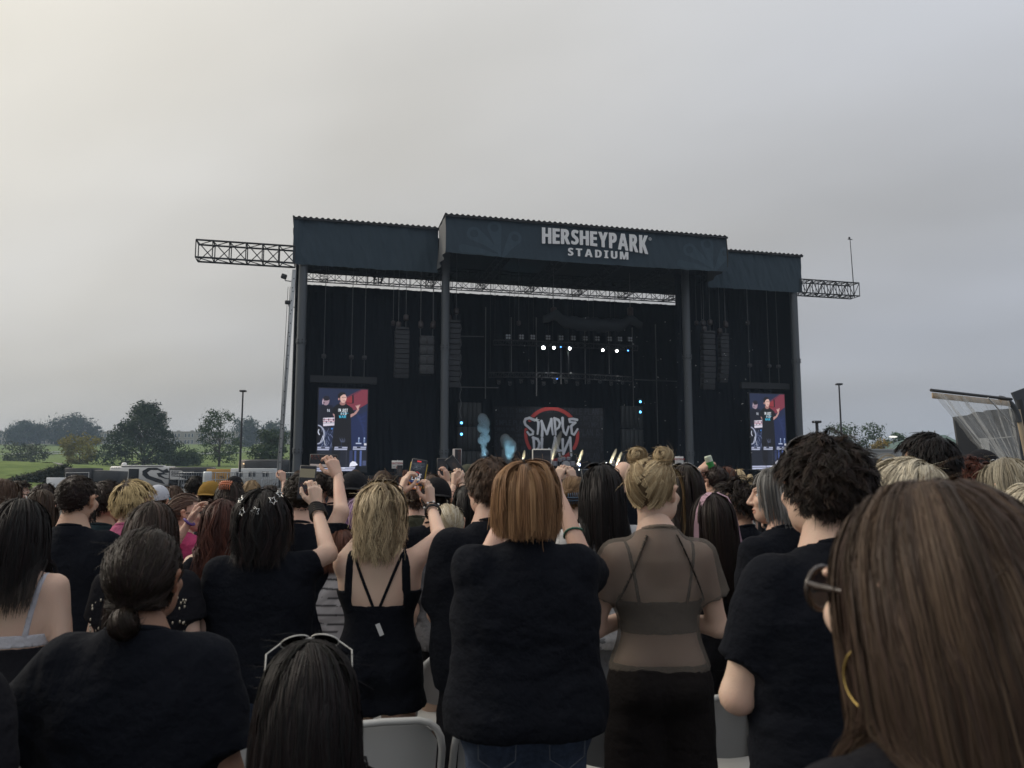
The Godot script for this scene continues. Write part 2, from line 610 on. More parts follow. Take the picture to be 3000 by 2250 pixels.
# hand space: wrist at 0, fingers along +Y, palm towards -Z, thumb at -X (a right hand)
func hand_mesh(pose: String) -> Field:
	if hand_meshes.has(pose): return hand_meshes[pose]
	var curl := [18.0, 24.0, 16.0]
	var thumb_in := 0.25
	match pose:
		"grip": curl = [38.0, 62.0, 34.0]; thumb_in = 0.75
		"edge": curl = [14.0, 58.0, 34.0]; thumb_in = 0.35
		"fist": curl = [70.0, 85.0, 50.0]; thumb_in = 1.0
		"flat": curl = [6.0, 10.0, 8.0]; thumb_in = 0.1
	var f := Field.new()
	f.setup(Vector3(-0.085, -0.03, -0.09), Vector3(0.05, 0.20, 0.03), 0.0045)
	var kx := [-0.030, -0.010, 0.010, 0.028]
	var ky := [0.090, 0.095, 0.091, 0.082]
	var ln := [0.072, 0.080, 0.073, 0.058]
	f.cap(Vector3(0, -0.03, 0), Vector3(0, 0.012, 0), 0.026, 0.025, 0.012, 0.75)
	for i in 4:
		f.cap(Vector3(kx[i] * 0.55, 0.01, 0), Vector3(kx[i], ky[i], 0.002), 0.016, 0.0125, 0.012)
	for i in 4:
		var p := Vector3(kx[i], ky[i], 0.001)
		var an := 0.0
		var fan: float = kx[i] * (2.2 if pose != "fist" else 0.5)
		var r := 0.0092 if i < 3 else 0.0080
		for s in 3:
			var c: float = curl[s]
			if pose == "point" and i == 0: c = 6.0
			an += deg_to_rad(c * (1.0 + 0.12 * i))
			var q: Vector3 = p + Vector3(sin(fan) * cos(an), cos(an), -sin(an)) * (ln[i] * [0.45, 0.30, 0.25][s])
			f.cap(p, q, r, r - 0.0009, 0.003)
			p = q; r -= 0.0009
	var t0 := Vector3(-0.016, 0.022, -0.010)
	var t1 := t0 + Vector3(-0.030, 0.030, -0.012 - 0.012 * thumb_in)
	var t2 := t1 + Vector3(-0.016 + 0.020 * thumb_in, 0.026, -0.006 - 0.016 * thumb_in)
	var t3 := t2 + Vector3(-0.004 + 0.016 * thumb_in, 0.023, -0.010 * thumb_in)
	f.cap(t0, t1, 0.017, 0.0125, 0.012)
	f.cap(t1, t2, 0.0115, 0.0105, 0.004)
	f.cap(t2, t3, 0.0105, 0.0085, 0.003)
	f.nets()
	hand_meshes[pose] = f
	return f

# two-bone reach
func elbow_of(s: Vector3, w: Vector3, l1: float, l2: float, pole: Vector3) -> Vector3:
	var d := w - s
	var l := clampf(d.length(), 0.05, (l1 + l2) * 0.995)
	var dir := d.normalized()
	var a := (l1 * l1 - l2 * l2 + l * l) / (2.0 * l)
	var hh := sqrt(maxf(l1 * l1 - a * a, 0.0))
	var pp := (pole - dir * pole.dot(dir)).normalized()
	return s + dir * a + pp * hh

# Everything a figure needs, in its own space: feet at 0, facing -Z
class Rig:
	var s := 1.0
	var w := 1.0
	var fat := 1.0
	var male := false
	var st := 1.7
	var hs := 1.0
	var cell := 0.014
	var head: Transform3D
	var sh := []
	var el := []
	var wr := []
	var hip := []
	var kn := []
	var an := []
	var sit := false
	var base := 0.0
	var lean := Vector3.ZERO
	var d := 3.0
	var node: Node3D
	var skin: Color
	func P(x: float, y: float, z: float) -> Vector3:
		var t := clampf((y - 0.9) / 0.5, 0.0, 1.2)
		return Vector3(x * s, y * s + base, z * s) + lean * t

func rig(sp: Dictionary) -> Rig:
	var r := Rig.new()
	var d: float = sp.d
	var top := at(sp.px, sp.py, d)
	var pos := Vector3(top.x, 0, top.z)
	r.d = d
	r.sit = sp.get("sit", false)
	r.st = top.y - 0.012
	if r.sit: r.st += 0.40
	if sp.has("floor"): r.st -= sp.floor; pos.y = sp.floor
	r.s = r.st / 1.70
	r.base = -0.40 if r.sit else 0.0
	r.hs = lerpf(1.0, r.s, 0.6) * sp.get("hs", 1.0)
	r.w = sp.get("w", 1.0)
	r.fat = sp.get("fat", 1.0)
	r.male = sp.get("male", false)
	r.skin = sp.get("skin", Color(0.50, 0.33, 0.245))
	r.cell = sp.get("cell", 0.012 if d < 2.4 else (0.014 if d < 4.2 else (0.02 if d < 7.0 else 0.026)))
	r.lean = sp.get("lean", Vector3.ZERO)
	var nm: Node3D = thing("person", sp.label, "person", pos, deg_to_rad(sp.get("yaw", 8.0)), sp.get("group", "concertgoers standing in the rows"))
	r.node = nm
	var inv := nm.transform.affine_inverse()
	# the head stands where the pixel puts it, so a leaning trunk shifts the feet back
	nm.position -= nm.basis * Vector3(r.lean.x, 0, r.lean.z)
	inv = nm.transform.affine_inverse()
	var hy: float = deg_to_rad(sp.get("hyaw", 0.0)); var hp: float = deg_to_rad(sp.get("hpitch", 0.0)); var hr: float = deg_to_rad(sp.get("hroll", 0.0))
	r.head = Transform3D(Basis.from_euler(Vector3(hp, hy, hr)).scaled(Vector3.ONE * r.hs), Vector3(r.lean.x, r.st + r.base - 0.119 * r.hs, r.lean.z - 0.015))
	var arms: Array = sp.get("arms", ["down", "down"])
	for i in 2:
		var sg := -1.0 if i == 0 else 1.0
		var S := r.P(0.160 * r.w * sg, 1.352, 0.012)
		var l1 := 0.285 * r.s; var l2 := 0.25 * r.s
		var E: Vector3; var W: Vector3
		var a = arms[i]
		if a is String:
			match a:
				"down":
					E = S + Vector3(0.055 * sg * r.fat, -0.275, 0.02) * r.s; W = E + Vector3(0.01 * sg, -0.235, -0.06) * r.s
				"cross":
					E = S + Vector3(0.075 * sg, -0.265, -0.04) * r.s; W = E + Vector3(-0.20 * sg, 0.03, -0.145) * r.s
				"hip":
					E = S + Vector3(0.17 * sg, -0.22, 0.04) * r.s; W = E + Vector3(-0.14 * sg, -0.19, -0.07) * r.s
				"front":
					E = S + Vector3(0.03 * sg, -0.27, -0.07) * r.s; W = E + Vector3(-0.10 * sg, 0.05, -0.21) * r.s
				"lift":
					E = S + Vector3(0.10 * sg, -0.12, -0.23) * r.s; W = E + Vector3(-0.07 * sg, 0.22, -0.08) * r.s
		else:
			if a.has("s"): S = inv * at(a.s[0], a.s[1], a.s[2])
			W = inv * at(a.at[0], a.at[1], a.at[2])
			if a.has("elbow"):
				E = inv * at(a.elbow[0], a.elbow[1], a.elbow[2])
				S = r.P(0.160 * r.w * sg, 1.352, 0.012) + Vector3(0, 0.02, 0) * r.s
			else:
				var pole: Vector3 = a.get("pole", Vector3(0.6 * sg, -1, 0.2))
				var reach := (W - S).length()
				var k := maxf(1.0, reach / ((l1 + l2) * 0.99))
				E = elbow_of(S, W, l1 * k, l2 * k, pole)
		r.sh.append(S); r.el.append(E); r.wr.append(W)
		if r.sit:
			r.hip.append(r.P(0.09 * sg, 0.88, 0.0)); r.kn.append(r.P(0.11 * sg, 0.90, -0.40)); r.an.append(r.P(0.11 * sg, 0.47, -0.38))
		else:
			var step: float = sp.get("stance", 0.0) * sg
			r.hip.append(r.P(0.088 * sg, 0.88, 0.0)); r.kn.append(r.P(0.098 * sg, 0.475, step * 0.5 - 0.01)); r.an.append(r.P(0.10 * sg, 0.085, step + 0.015))
	return r

func torso(f: Field, r: Rig, e: float, low := true, loose := 0.0) -> void:
	var s := r.s; var fa := r.fat
	var hipr := (0.104 if r.male else 0.112) * s * fa + e + loose * 0.7
	var wair := (0.126 if r.male else 0.112) * s * fa + e + loose
	var cher := (0.128 if r.male else 0.116) * s * (0.45 + 0.55 * fa) + e + loose * 0.5
	if low:
		f.cap(r.P(-0.070 * fa, 0.93, 0.005), r.P(0.070 * fa, 0.93, 0.005), hipr, hipr, 0.06 * s, 0.82)
		for sg in [-1.0, 1.0]:
			f.cap(r.P(0.070 * sg * fa, 0.90, 0.05), r.P(0.070 * sg * fa, 0.95, 0.035), 0.085 * s * fa + e + loose * 0.5, 0.075 * s * fa + e + loose * 0.5, 0.05)
	f.cap(r.P(-0.03 * fa, 1.00, 0.0), r.P(-0.035 * fa, 1.18, 0.0), wair, wair * 0.97, 0.07 * s, 0.74)
	f.cap(r.P(0.03 * fa, 1.00, 0.0), r.P(0.035 * fa, 1.18, 0.0), wair, wair * 0.97, 0.07 * s, 0.74)
	var chy := 1.385 - (cher - e) / s
	f.cap(r.P(-0.070 * r.w, chy, 0.0), r.P(0.070 * r.w, chy, 0.0), cher, cher, 0.06 * s, 0.76)
	for sg in [-1.0, 1.0]:
		f.cap(r.P(0.132 * r.w * sg, 1.338, 0.016), r.P(0.0, 1.392, 0.022), 0.055 * s * pow(fa, 0.25) + e, 0.060 * s * pow(fa, 0.3) + e, 0.04 * s)
	f.cap(r.P(0, 1.34, 0.025), r.P(0, 1.430, 0.02), 0.080 * s + e, 0.054 * s + e, 0.055 * s)
	if not r.male:
		for sg in [-1.0, 1.0]:
			f.cap(r.P(0.068 * sg * r.w, 1.235, -0.065 * fa), r.P(0.062 * sg * r.w, 1.255, -0.06 * fa), 0.062 * s * fa + e, 0.055 * s * fa + e, 0.05)

func bounds(r: Rig, pad: float) -> Array:
	var lo := Vector3(-0.26 * r.w * r.fat, r.base * 0.0, -0.28 * r.fat) * r.s
	var hi := Vector3(0.26 * r.w * r.fat, 1.50 * r.s + r.base, 0.24 * r.fat)
	if r.sit: lo.z -= 0.35
	for q in r.el + r.wr + r.an:
		lo = lo.min(q - Vector3.ONE * 0.09); hi = hi.max(q + Vector3.ONE * 0.09)
	lo.y = maxf(minf(lo.y, r.an[0].y - 0.1), -0.02)
	return [lo - Vector3.ONE * pad + r.lean.min(Vector3.ZERO), hi + Vector3.ONE * pad + r.lean.max(Vector3.ZERO)]

func build_body(r: Rig, sp: Dictionary) -> void:
	var mb := MB.new()
	mb.tinted = true
	var f := Field.new()
	var b := bounds(r, 0.03)
	f.setup(b[0], b[1], r.cell)
	torso(f, r, 0.0)
	var nr := (0.060 if r.male else 0.051) * r.s * sqrt(sqrt(r.fat))
	f.cap(r.P(0, 1.40, 0.02), r.head * Vector3(0, -0.085, 0.022), nr * 1.08, nr, 0.045)
	var af := sqrt(r.fat) * (1.08 if r.male else 0.98) * r.s
	for i in 2:
		f.cap(r.sh[i], r.el[i], 0.051 * af, 0.037 * af, 0.03)
		f.cap(r.el[i], r.wr[i], 0.0385 * af, 0.0245 * af, 0.016)
		var tf := sqrt(r.fat) * r.s
		f.cap(r.hip[i], r.kn[i], 0.088 * tf, 0.058 * tf, 0.04)
		f.cap(r.kn[i], r.kn[i].lerp(r.an[i], 0.3), 0.053 * tf, 0.055 * tf, 0.01)
		f.cap(r.kn[i].lerp(r.an[i], 0.3), r.an[i], 0.055 * tf, 0.034 * tf, 0.008)
		f.cap(r.an[i], r.an[i] + Vector3(0, -0.05, -0.13) * r.s, 0.036 * r.s, 0.028 * r.s, 0.02)
	f.nets()
	f.into(mb, r.skin)
	# head
	var s0 := mb.v.size()
	mb.v.append_array(r.head * head_v)
	for q in head_n: mb.n.append((r.head.basis * q).normalized())
	for q in head_c: mb.c.append(r.skin * q)
	for q in head_ix: mb.ix.append(q + s0)
	for sg in [-1.0, 1.0]:
		mb.col = Color(0.7, 0.68, 0.65)
		var q0 := mb.v.size()
		mb.ball(Vector3.ZERO, Vector3.ONE * 0.0125, 6, 8)
		mb.col = Color(0.05, 0.035, 0.025)
		mb.ball(Vector3(0, 0, -0.0075), Vector3(0.0058, 0.0058, 0.0058), 6, 8)
		for k in range(q0, mb.v.size()): mb.v[k] = r.head * (mb.v[k] + Vector3(0.031 * sg, -0.001, -0.0785))
	# hands
	var hands: Array = sp.get("hands", ["relaxed", "relaxed"])
	for i in 2:
		var h = hands[i]
		if h is String: h = {"pose": h}
		var y: Vector3 = (r.wr[i] - r.el[i]).normalized()
		var inv := r.node.transform.affine_inverse()
		if h.has("y"): y = (inv.basis * (h.y as Vector3)).normalized()
		var z: Vector3 = inv.basis * (h.z as Vector3) if h.has("z") else Vector3(1.0 if i == 1 else -1.0, 0, 0.25)
		z = (z - y * z.dot(y)).normalized()
		var x := y.cross(z)
		if i == 0: x = -x
		var hb: Basis = Basis(x, y, z).scaled(Vector3.ONE * sp.get("handsize", (1.0 if r.male else 0.92)) * r.s)
		hand_mesh(h.get("pose", "relaxed")).into(mb, r.skin, Transform3D(hb, r.wr[i]))
	for q in mb.c.size():
		pass
	# slight blotches of the skin itself
	for q in range(0, mb.v.size()):
		var k := 1.0 + 0.10 * crease.get_noise_3dv(mb.v[q] * 2.2)
		var c := mb.c[q]
		mb.c[q] = Color(c.r * k, c.g * k * k, c.b * k * k)
	mb.uv = PackedVector2Array()
	var o := part(r.node, "body", mb, skin_mat())
	if sp.has("skin_label"): o.set_meta("label", sp.skin_label)

func folds(f: Field, amp: float, seed_: float, s: float) -> void:
	f.alter(func(p: Vector3, d: float) -> float:
		var q := p * Vector3(1.0, 1.0, 1.0)
		var sway := crease.get_noise_3dv(q * 0.9 + Vector3(seed_, 0, 0)) * 1.6
		var a := crease.get_noise_3d(p.x * 3.0 + seed_ * 7.0, p.y * 5.0 + sway + p.x * 2.5, p.z * 2.0)
		var b := crease.get_noise_3d(p.x * 7.0 - p.y * 5.0, p.y * 8.0 + seed_ * 3.0, p.z * 4.0)
		return d + amp * (a * 1.4 + b * 0.7))

# a shirt: sleeve = share of the upper arm that is covered; hem in metres for a 1.7 m figure
func build_shirt(r: Rig, c: Dictionary, seed_: int) -> MeshInstance3D:
	var f := Field.new()
	var b := bounds(r, 0.06)
	var hem: float = c.get("hem", 0.86) * r.s + r.base
	b[0].y = hem - 0.05
	f.setup(b[0], b[1], c.get("cell", r.cell))
	var e: float = c.get("e", 0.012)
	torso(f, r, e, true, c.get("loose", 0.012))
	# the cloth hangs straight from the shoulder blades
	var bx: float = ((0.128 if r.male else 0.116) * r.s * (0.45 + 0.55 * r.fat) + e) * c.get("boxy", 1.0)
	var bh: float = ((0.104 if r.male else 0.112) * r.s * r.fat + e) * 0.99
	if c.get("boxy", 1.0) > 0.0:
		for sg in [-1.0, 1.0]:
			f.cap(r.P(0.075 * r.w * sg, 1.375 - (bx - e) / r.s, 0.004), r.P(0.070 * sg * r.fat, minf(0.90, c.get("hem", 0.86)) - 0.06, 0.012), bx, bh, 0.05, 0.82)
	var af := sqrt(r.fat) * (1.08 if r.male else 0.98) * r.s
	var sl: float = c.get("sleeve", 0.62)
	for i in 2:
		if sl <= 0.0: continue
		if sl <= 1.0:
			var q: Vector3 = r.sh[i].lerp(r.el[i], sl)
			f.cap(r.sh[i], q, 0.054 * af + e, 0.050 * af + e + c.get("flare", 0.008), 0.04, 1.0, true)
		else:
			f.cap(r.sh[i], r.el[i], 0.060 * af + e, 0.050 * af + e, 0.04)
			f.cap(r.el[i], r.el[i].lerp(r.wr[i], sl - 1.0), 0.050 * af + e, 0.038 * af + e, 0.03, 1.0, true)
	var depth: float = c.get("neck", 0.0)
	var top := (1.452 - depth) * r.s + r.base
	folds(f, c.get("folds", 0.0055), seed_ * 1.37, r.s)
	f.plane_y(top - 0.012, -1.0, 0.30)
	f.plane_y(hem, 1.0)
	if c.has("cut"): f.alter(c.cut)
	f.nets()
	var mb := MB.new()
	f.into(mb, Color.WHITE)
	if c.has("paint"):
		mb.tinted = true
		for q in mb.v.size(): mb.c[q] = c.paint.call(mb.v[q])
	var m: Material = c.get("mat", null)
	if m == null: m = cloth(c.col)
	if c.get("collar", true):
		var pts := []
		var cz := r.P(0, 1.43, 0.02)
		var cr: float = (0.054 * r.s + e) * c.get("neck_k", 1.0)
		for k in 28:
			var an := TAU * k / 28
			var z: float = cz.z + sin(an) * cr
			pts.append(Vector3(cz.x + cos(an) * cr, top - 0.014 + z * 0.30, z))
		var start := mb.v.size()
		mb.tube(pts, 0.008, 8, -1.0, true)
		mb.uv = PackedVector2Array()
		if mb.tinted:
			for q in range(start, mb.v.size()): mb.c[q] = c.paint.call(mb.v[q])
	return part(r.node, c.get("name", "t_shirt"), mb, m)

func build_trousers(r: Rig, c: Dictionary, seed_: int) -> void:
	var f := Field.new()
	var b := bounds(r, 0.05)
	b[1].y = 1.12 * r.s + r.base
	b[0].x = -0.30 * r.s * r.fat; b[1].x = 0.30 * r.s * r.fat
	f.setup(b[0], b[1], r.cell)
	var e: float = c.get("e", 0.008)
	var s := r.s; var fa := r.fat
	var tf := sqrt(fa) * s
	f.cap(r.P(-0.070 * fa, 0.93, 0.005), r.P(0.070 * fa, 0.93, 0.005), 0.110 * s * fa + e, 0.110 * s * fa + e, 0.06 * s, 0.82)
	f.cap(r.P(0, 0.95, 0.0), r.P(0, 1.05, 0.0), 0.132 * s * fa + e, 0.120 * s * fa + e, 0.05, 0.76)
	for i in 2:
		var sg := -1.0 if i == 0 else 1.0
		f.cap(r.P(0.070 * sg * fa, 0.90, 0.05), r.P(0.070 * sg * fa, 0.95, 0.035), 0.086 * s * fa + e, 0.076 * s * fa + e, 0.04)
		var fl: float = c.get("flare", 0.0)
		var knr := 0.064 * tf + e + fl
		var leg: float = c.get("leg", 2.0)
		if leg <= 1.0:
			f.cap(r.hip[i], r.hip[i].lerp(r.kn[i], leg), 0.094 * tf + e, lerpf(0.094 * tf, knr, leg) + fl + 0.008, 0.03, 1.0, true)
		else:
			f.cap(r.hip[i], r.kn[i], 0.094 * tf + e, knr, 0.03)
			f.cap(r.kn[i], r.kn[i].lerp(r.an[i], leg - 1.0), knr, 0.05 * tf + e + fl * 1.3, 0.03, 1.0, true)
	folds(f, c.get("folds", 0.005), seed_ * 2.1 + 40.0, s)
	f.plane_y(c.get("top", 1.03) * s + r.base, -1.0)
	f.nets()
	var mb := MB.new()
	f.into(mb, Color.WHITE)
	part(r.node, c.get("name", "trousers"), mb, c.get("mat", cloth(c.get("col", Color(0.01, 0.01, 0.012)))))

func build_shoes(r: Rig, col: Color) -> void:
	for i in 2:
		var mb := MB.new()
		var f := Field.new()
		var a: Vector3 = r.an[i]
		a.y = maxf(a.y, 0.08)
		var g := Vector3(a.x, 0.0, a.z)
		f.setup(g + Vector3(-0.08, -0.01, -0.24), g + Vector3(0.08, 0.14, 0.12), 0.018)
		f.cap(g + Vector3(0, 0.045, 0.035), g + Vector3(0.012 * (1 if i else -1), 0.04, -0.15), 0.044, 0.040, 0.02)
		f.cap(g + Vector3(0, 0.06, 0.02), g + Vector3(0, 0.10, 0.015), 0.045, 0.043, 0.03)
		f.plane_y(0.003, 1.0)
		f.nets()
		f.into(mb, Color.WHITE)
		part(r.node, "shoe", mb, mat(col, 0.7))

# ---------------------------------------------------------------- hair
class Hair:
	var v := PackedVector3Array()
	var n := PackedVector3Array()
	var c := PackedColorArray()
	var ix := PackedInt32Array()
	var head: Transform3D
	var inv: Transform3D
	var caps := []
	var rng := RandomNumberGenerator.new()
	var width := 0.003
	var hc: Vector3
	var hr: Vector3

	func push_out(p: Vector3, layer: float) -> Vector3:
		var q := (inv * p - hc) / hr
		var l := q.length()
		var need := 1.0 + layer / 0.09
		if l < need:
			p = head * (hc + q / maxf(l, 1e-4) * need * hr)
		for k in caps:
			var a: Vector3 = k[0]; var b: Vector3 = k[1]
			var fz: float = 1.0 / k[4]
			var pp := Vector3(p.x, p.y, p.z * fz)
			var a2 := Vector3(a.x, a.y, a.z * fz); var ba := Vector3(b.x, b.y, b.z * fz) - a2
			var t := clampf((pp - a2).dot(ba) / maxf(ba.length_squared(), 1e-9), 0.0, 1.0)
			var w := pp - a2 - ba * t
			var r: float = lerpf(k[2], k[3], t) + layer
			var wl := w.length()
			if wl < r and wl > 1e-5:
				pp = a2 + ba * t + w / wl * r
				p = Vector3(pp.x, pp.y, pp.z * k[4])
		return p

	func guide(root: Vector3, dir: Vector3, length: float, steps: int, stiff: float, pull: Vector3, layer: float) -> PackedVector3Array:
		var out := PackedVector3Array()
		var p := push_out(root, layer * 0.2)
		out.append(p)
		var st := length / steps
		var dd := dir.normalized()
		for i in steps:
			dd = (dd * stiff + pull * (1.0 - stiff)).normalized()
			var q := push_out(p + dd * st, layer * minf(1.0, 0.35 + 0.65 * i / 3.0))
			dd = (dd + (q - p).normalized() * 0.8).normalized()
			p = p + (q - p).normalized() * st
			p = push_out(p, layer * minf(1.0, 0.35 + 0.65 * i / 3.0))
			out.append(p)
		return out

	func outward(p: Vector3) -> Vector3:
		var q := inv * p - hc
		if q.y > -0.05: return (head.basis * (q / hr)).normalized()
		var z0 := head.origin.z
		return Vector3(p.x - head.origin.x, 0.0, p.z - z0 + 0.03).normalized()

	# strands round a guide. o: spread, clump (0..1), wave, freq, kids, col, col2, tip
	func lock(g: PackedVector3Array, o: Dictionary) -> void:
		var m := g.size()
		var tn := PackedVector3Array(); var nn := PackedVector3Array(); var bn := PackedVector3Array()
		for i in m:
			var t := (g[mini(i + 1, m - 1)] - g[maxi(i - 1, 0)]).normalized()
			var k := outward(g[i])
			if o.has("axis"): k = (g[i] - (o.axis as Vector3)).normalized()
			k = (k - t * k.dot(t)).normalized()
			tn.append(t); nn.append(k); bn.append(t.cross(k))
		var spread: float = o.get("spread", 0.012)
		var clump: float = o.get("clump", 0.5)
		var wave: float = o.get("wave", 0.0)
		var freq: float = o.get("freq", 40.0)
		var ph := rng.randf() * TAU
		var c0: Color = o.col
		var lk := 0.90 + 0.20 * rng.randf()
		if rng.randf() < o.get("streak", 0.3): c0 = c0.lerp(o.get("col2", c0), rng.randf())
		var tip: Color = o.get("tip", Color(-1, 0, 0))
		var thick: float = o.get("thick", 0.008)
		var seg := (g[m - 1] - g[0]).length() / m
		for kid in o.get("kids", 14):
			var a := rng.randf() * TAU
			var rr := sqrt(rng.randf())
			var ox := cos(a) * rr * spread
			var oz := absf(sin(a)) * rr * thick
			var lkid: float = 1.0 - rng.randf() * o.get("ragged", 0.2)
			var ck := c0 * (lk * (0.84 + 0.32 * rng.randf()))
			ck.a = 1.0
			var w := width * (0.6 + 0.8 * rng.randf())
			var fly: bool = rng.randf() < o.get("fly", 0.06)
			var fo: Vector3 = Vector3(rng.randfn(), rng.randfn() + 0.2, rng.randfn()) * 0.012 * (o.get("flyamp", 1.0) if fly else 0.12)
			var ph2: float = ph + rng.randfn() * o.get("loosewave", 0.35)
			var s := v.size()
			var tilt := rng.randfn() * 0.5
			for i in m:
				var t := float(i) / (m - 1) * lkid
				var fi := t * (m - 1)
				var i0 := mini(int(fi), m - 2)
				var fr := fi - i0
				var p := g[i0].lerp(g[i0 + 1], fr)
				var B := bn[i0]; var N := nn[i0]
				var sq := 1.0 - clump * t
				p += B * ox * sq + N * (oz * sq + 0.001) + fo * t * t
				if wave > 0.0:
					var an := fi * seg * freq + ph2
					var am := wave * minf(1.0, t * 2.5)
					p += B * sin(an) * am + N * absf(cos(an)) * am * 0.6
				var ww := w * (1.0 - 0.75 * t * t) * 0.5
				var sd := (B * cos(tilt) + N * sin(tilt)) * ww
				v.append(p - sd); v.append(p + sd)
				n.append((N - B * 0.7).normalized()); n.append((N + B * 0.7).normalized())
				var cc: Color = ck if tip.r < 0.0 else ck.lerp(tip * lk, smoothstep(o.get("tip_at", 0.0), o.get("tip_end", 1.0), t))
				c.append(cc); c.append(cc)
				if i > 0:
					var q := s + i * 2
					ix.append_array(PackedInt32Array([q - 2, q + 1, q - 1, q - 2, q, q + 1]))

	func mesh() -> ArrayMesh:
		for k in range(0, ix.size(), 3):
			var p := ix[k]; var q := ix[k + 1]; var r := ix[k + 2]
			if (v[q] - v[p]).cross(v[r] - v[p]).dot(n[p] + n[q] + n[r]) > 0.0:
				ix[k + 1] = r; ix[k + 2] = q
		var a := []
		a.resize(Mesh.ARRAY_MAX)
		a[Mesh.ARRAY_VERTEX] = v; a[Mesh.ARRAY_NORMAL] = n; a[Mesh.ARRAY_COLOR] = c; a[Mesh.ARRAY_INDEX] = ix
		var m := ArrayMesh.new()
		m.add_surface_from_arrays(Mesh.PRIMITIVE_TRIANGLES, a)
		return m

func hair_line(q: Vector3) -> bool:
	# q in head space, on the skull; true where hair grows
	var y0: float
	if q.z < -0.05: y0 = 0.066
	elif q.z < -0.005: y0 = lerpf(0.066, 0.022, (q.z + 0.05) / 0.045)
	elif q.z < 0.028: y0 = lerpf(0.022, -0.030, (q.z + 0.005) / 0.033)
	else: y0 = lerpf(-0.030, -0.080, minf(1.0, (q.z - 0.028) / 0.05))
	return q.y > y0

# the close layer of hair on the skull, so that no scalp shows between the locks
func skull_cap(hr: Hair, col: Color, lift: float, back := -0.085) -> void:
	var rings := 22; var segs := 30
	var ids := {}
	for i in rings + 1:
		var th := PI * i / rings
		for k in segs:
			var an := TAU * k / segs
			var u := Vector3(sin(th) * cos(an), cos(th), sin(th) * sin(an))
			var q := HC + u * (HR + Vector3.ONE * lift)
			if not hair_line(HC + u * HR) or q.y < back: continue
			ids[i * segs + k] = hr.v.size()
			var b := 1.0 + 0.03 * sin(an * 9.0 + th * 7.0)
			hr.v.append(hr.head * (HC + (q - HC) * b))
			hr.n.append((hr.head.basis * (u / HR)).normalized())
			hr.c.append(col)
	for i in rings:
		for k in segs:
			var a := i * segs + k; var b := i * segs + (k + 1) % segs
			if ids.has(a) and ids.has(b) and ids.has(a + segs) and ids.has(b + segs):
				hr.ix.append_array(PackedInt32Array([ids[a], ids[a + segs], ids[b + segs], ids[a], ids[b + segs], ids[b]]))

func start_hair(r: Rig, seed_: int) -> Hair:
	var hr := Hair.new()
	hr.head = r.head
	hr.inv = r.head.affine_inverse()
	hr.hc = HC; hr.hr = HR
	hr.rng.seed = seed_
	var fa := r.fat
	hr.caps = [
		[r.P(0, 1.40, 0.02), r.head * Vector3(0, -0.06, 0.025), 0.062, 0.060, 1.0],
		[r.P(-0.135 * r.w, 1.352, 0.018), r.P(0.135 * r.w, 1.352, 0.018), 0.078 * r.s * sqrt(fa), 0.080 * r.s * sqrt(fa), 1.0],
		[r.P(-0.08 * r.w, 1.26, 0.01), r.P(0.08 * r.w, 1.26, 0.01), 0.152 * r.s * (0.45 + 0.55 * fa), 0.152 * r.s * (0.45 + 0.55 * fa), 0.76],
		[r.P(0, 1.0, 0.0), r.P(0, 1.2, 0.0), 0.16 * r.s * fa, 0.15 * r.s * fa, 0.76],
	]
	hr.width = 0.0028 * clampf(r.d / 3.0, 0.45, 2.4)
	return hr

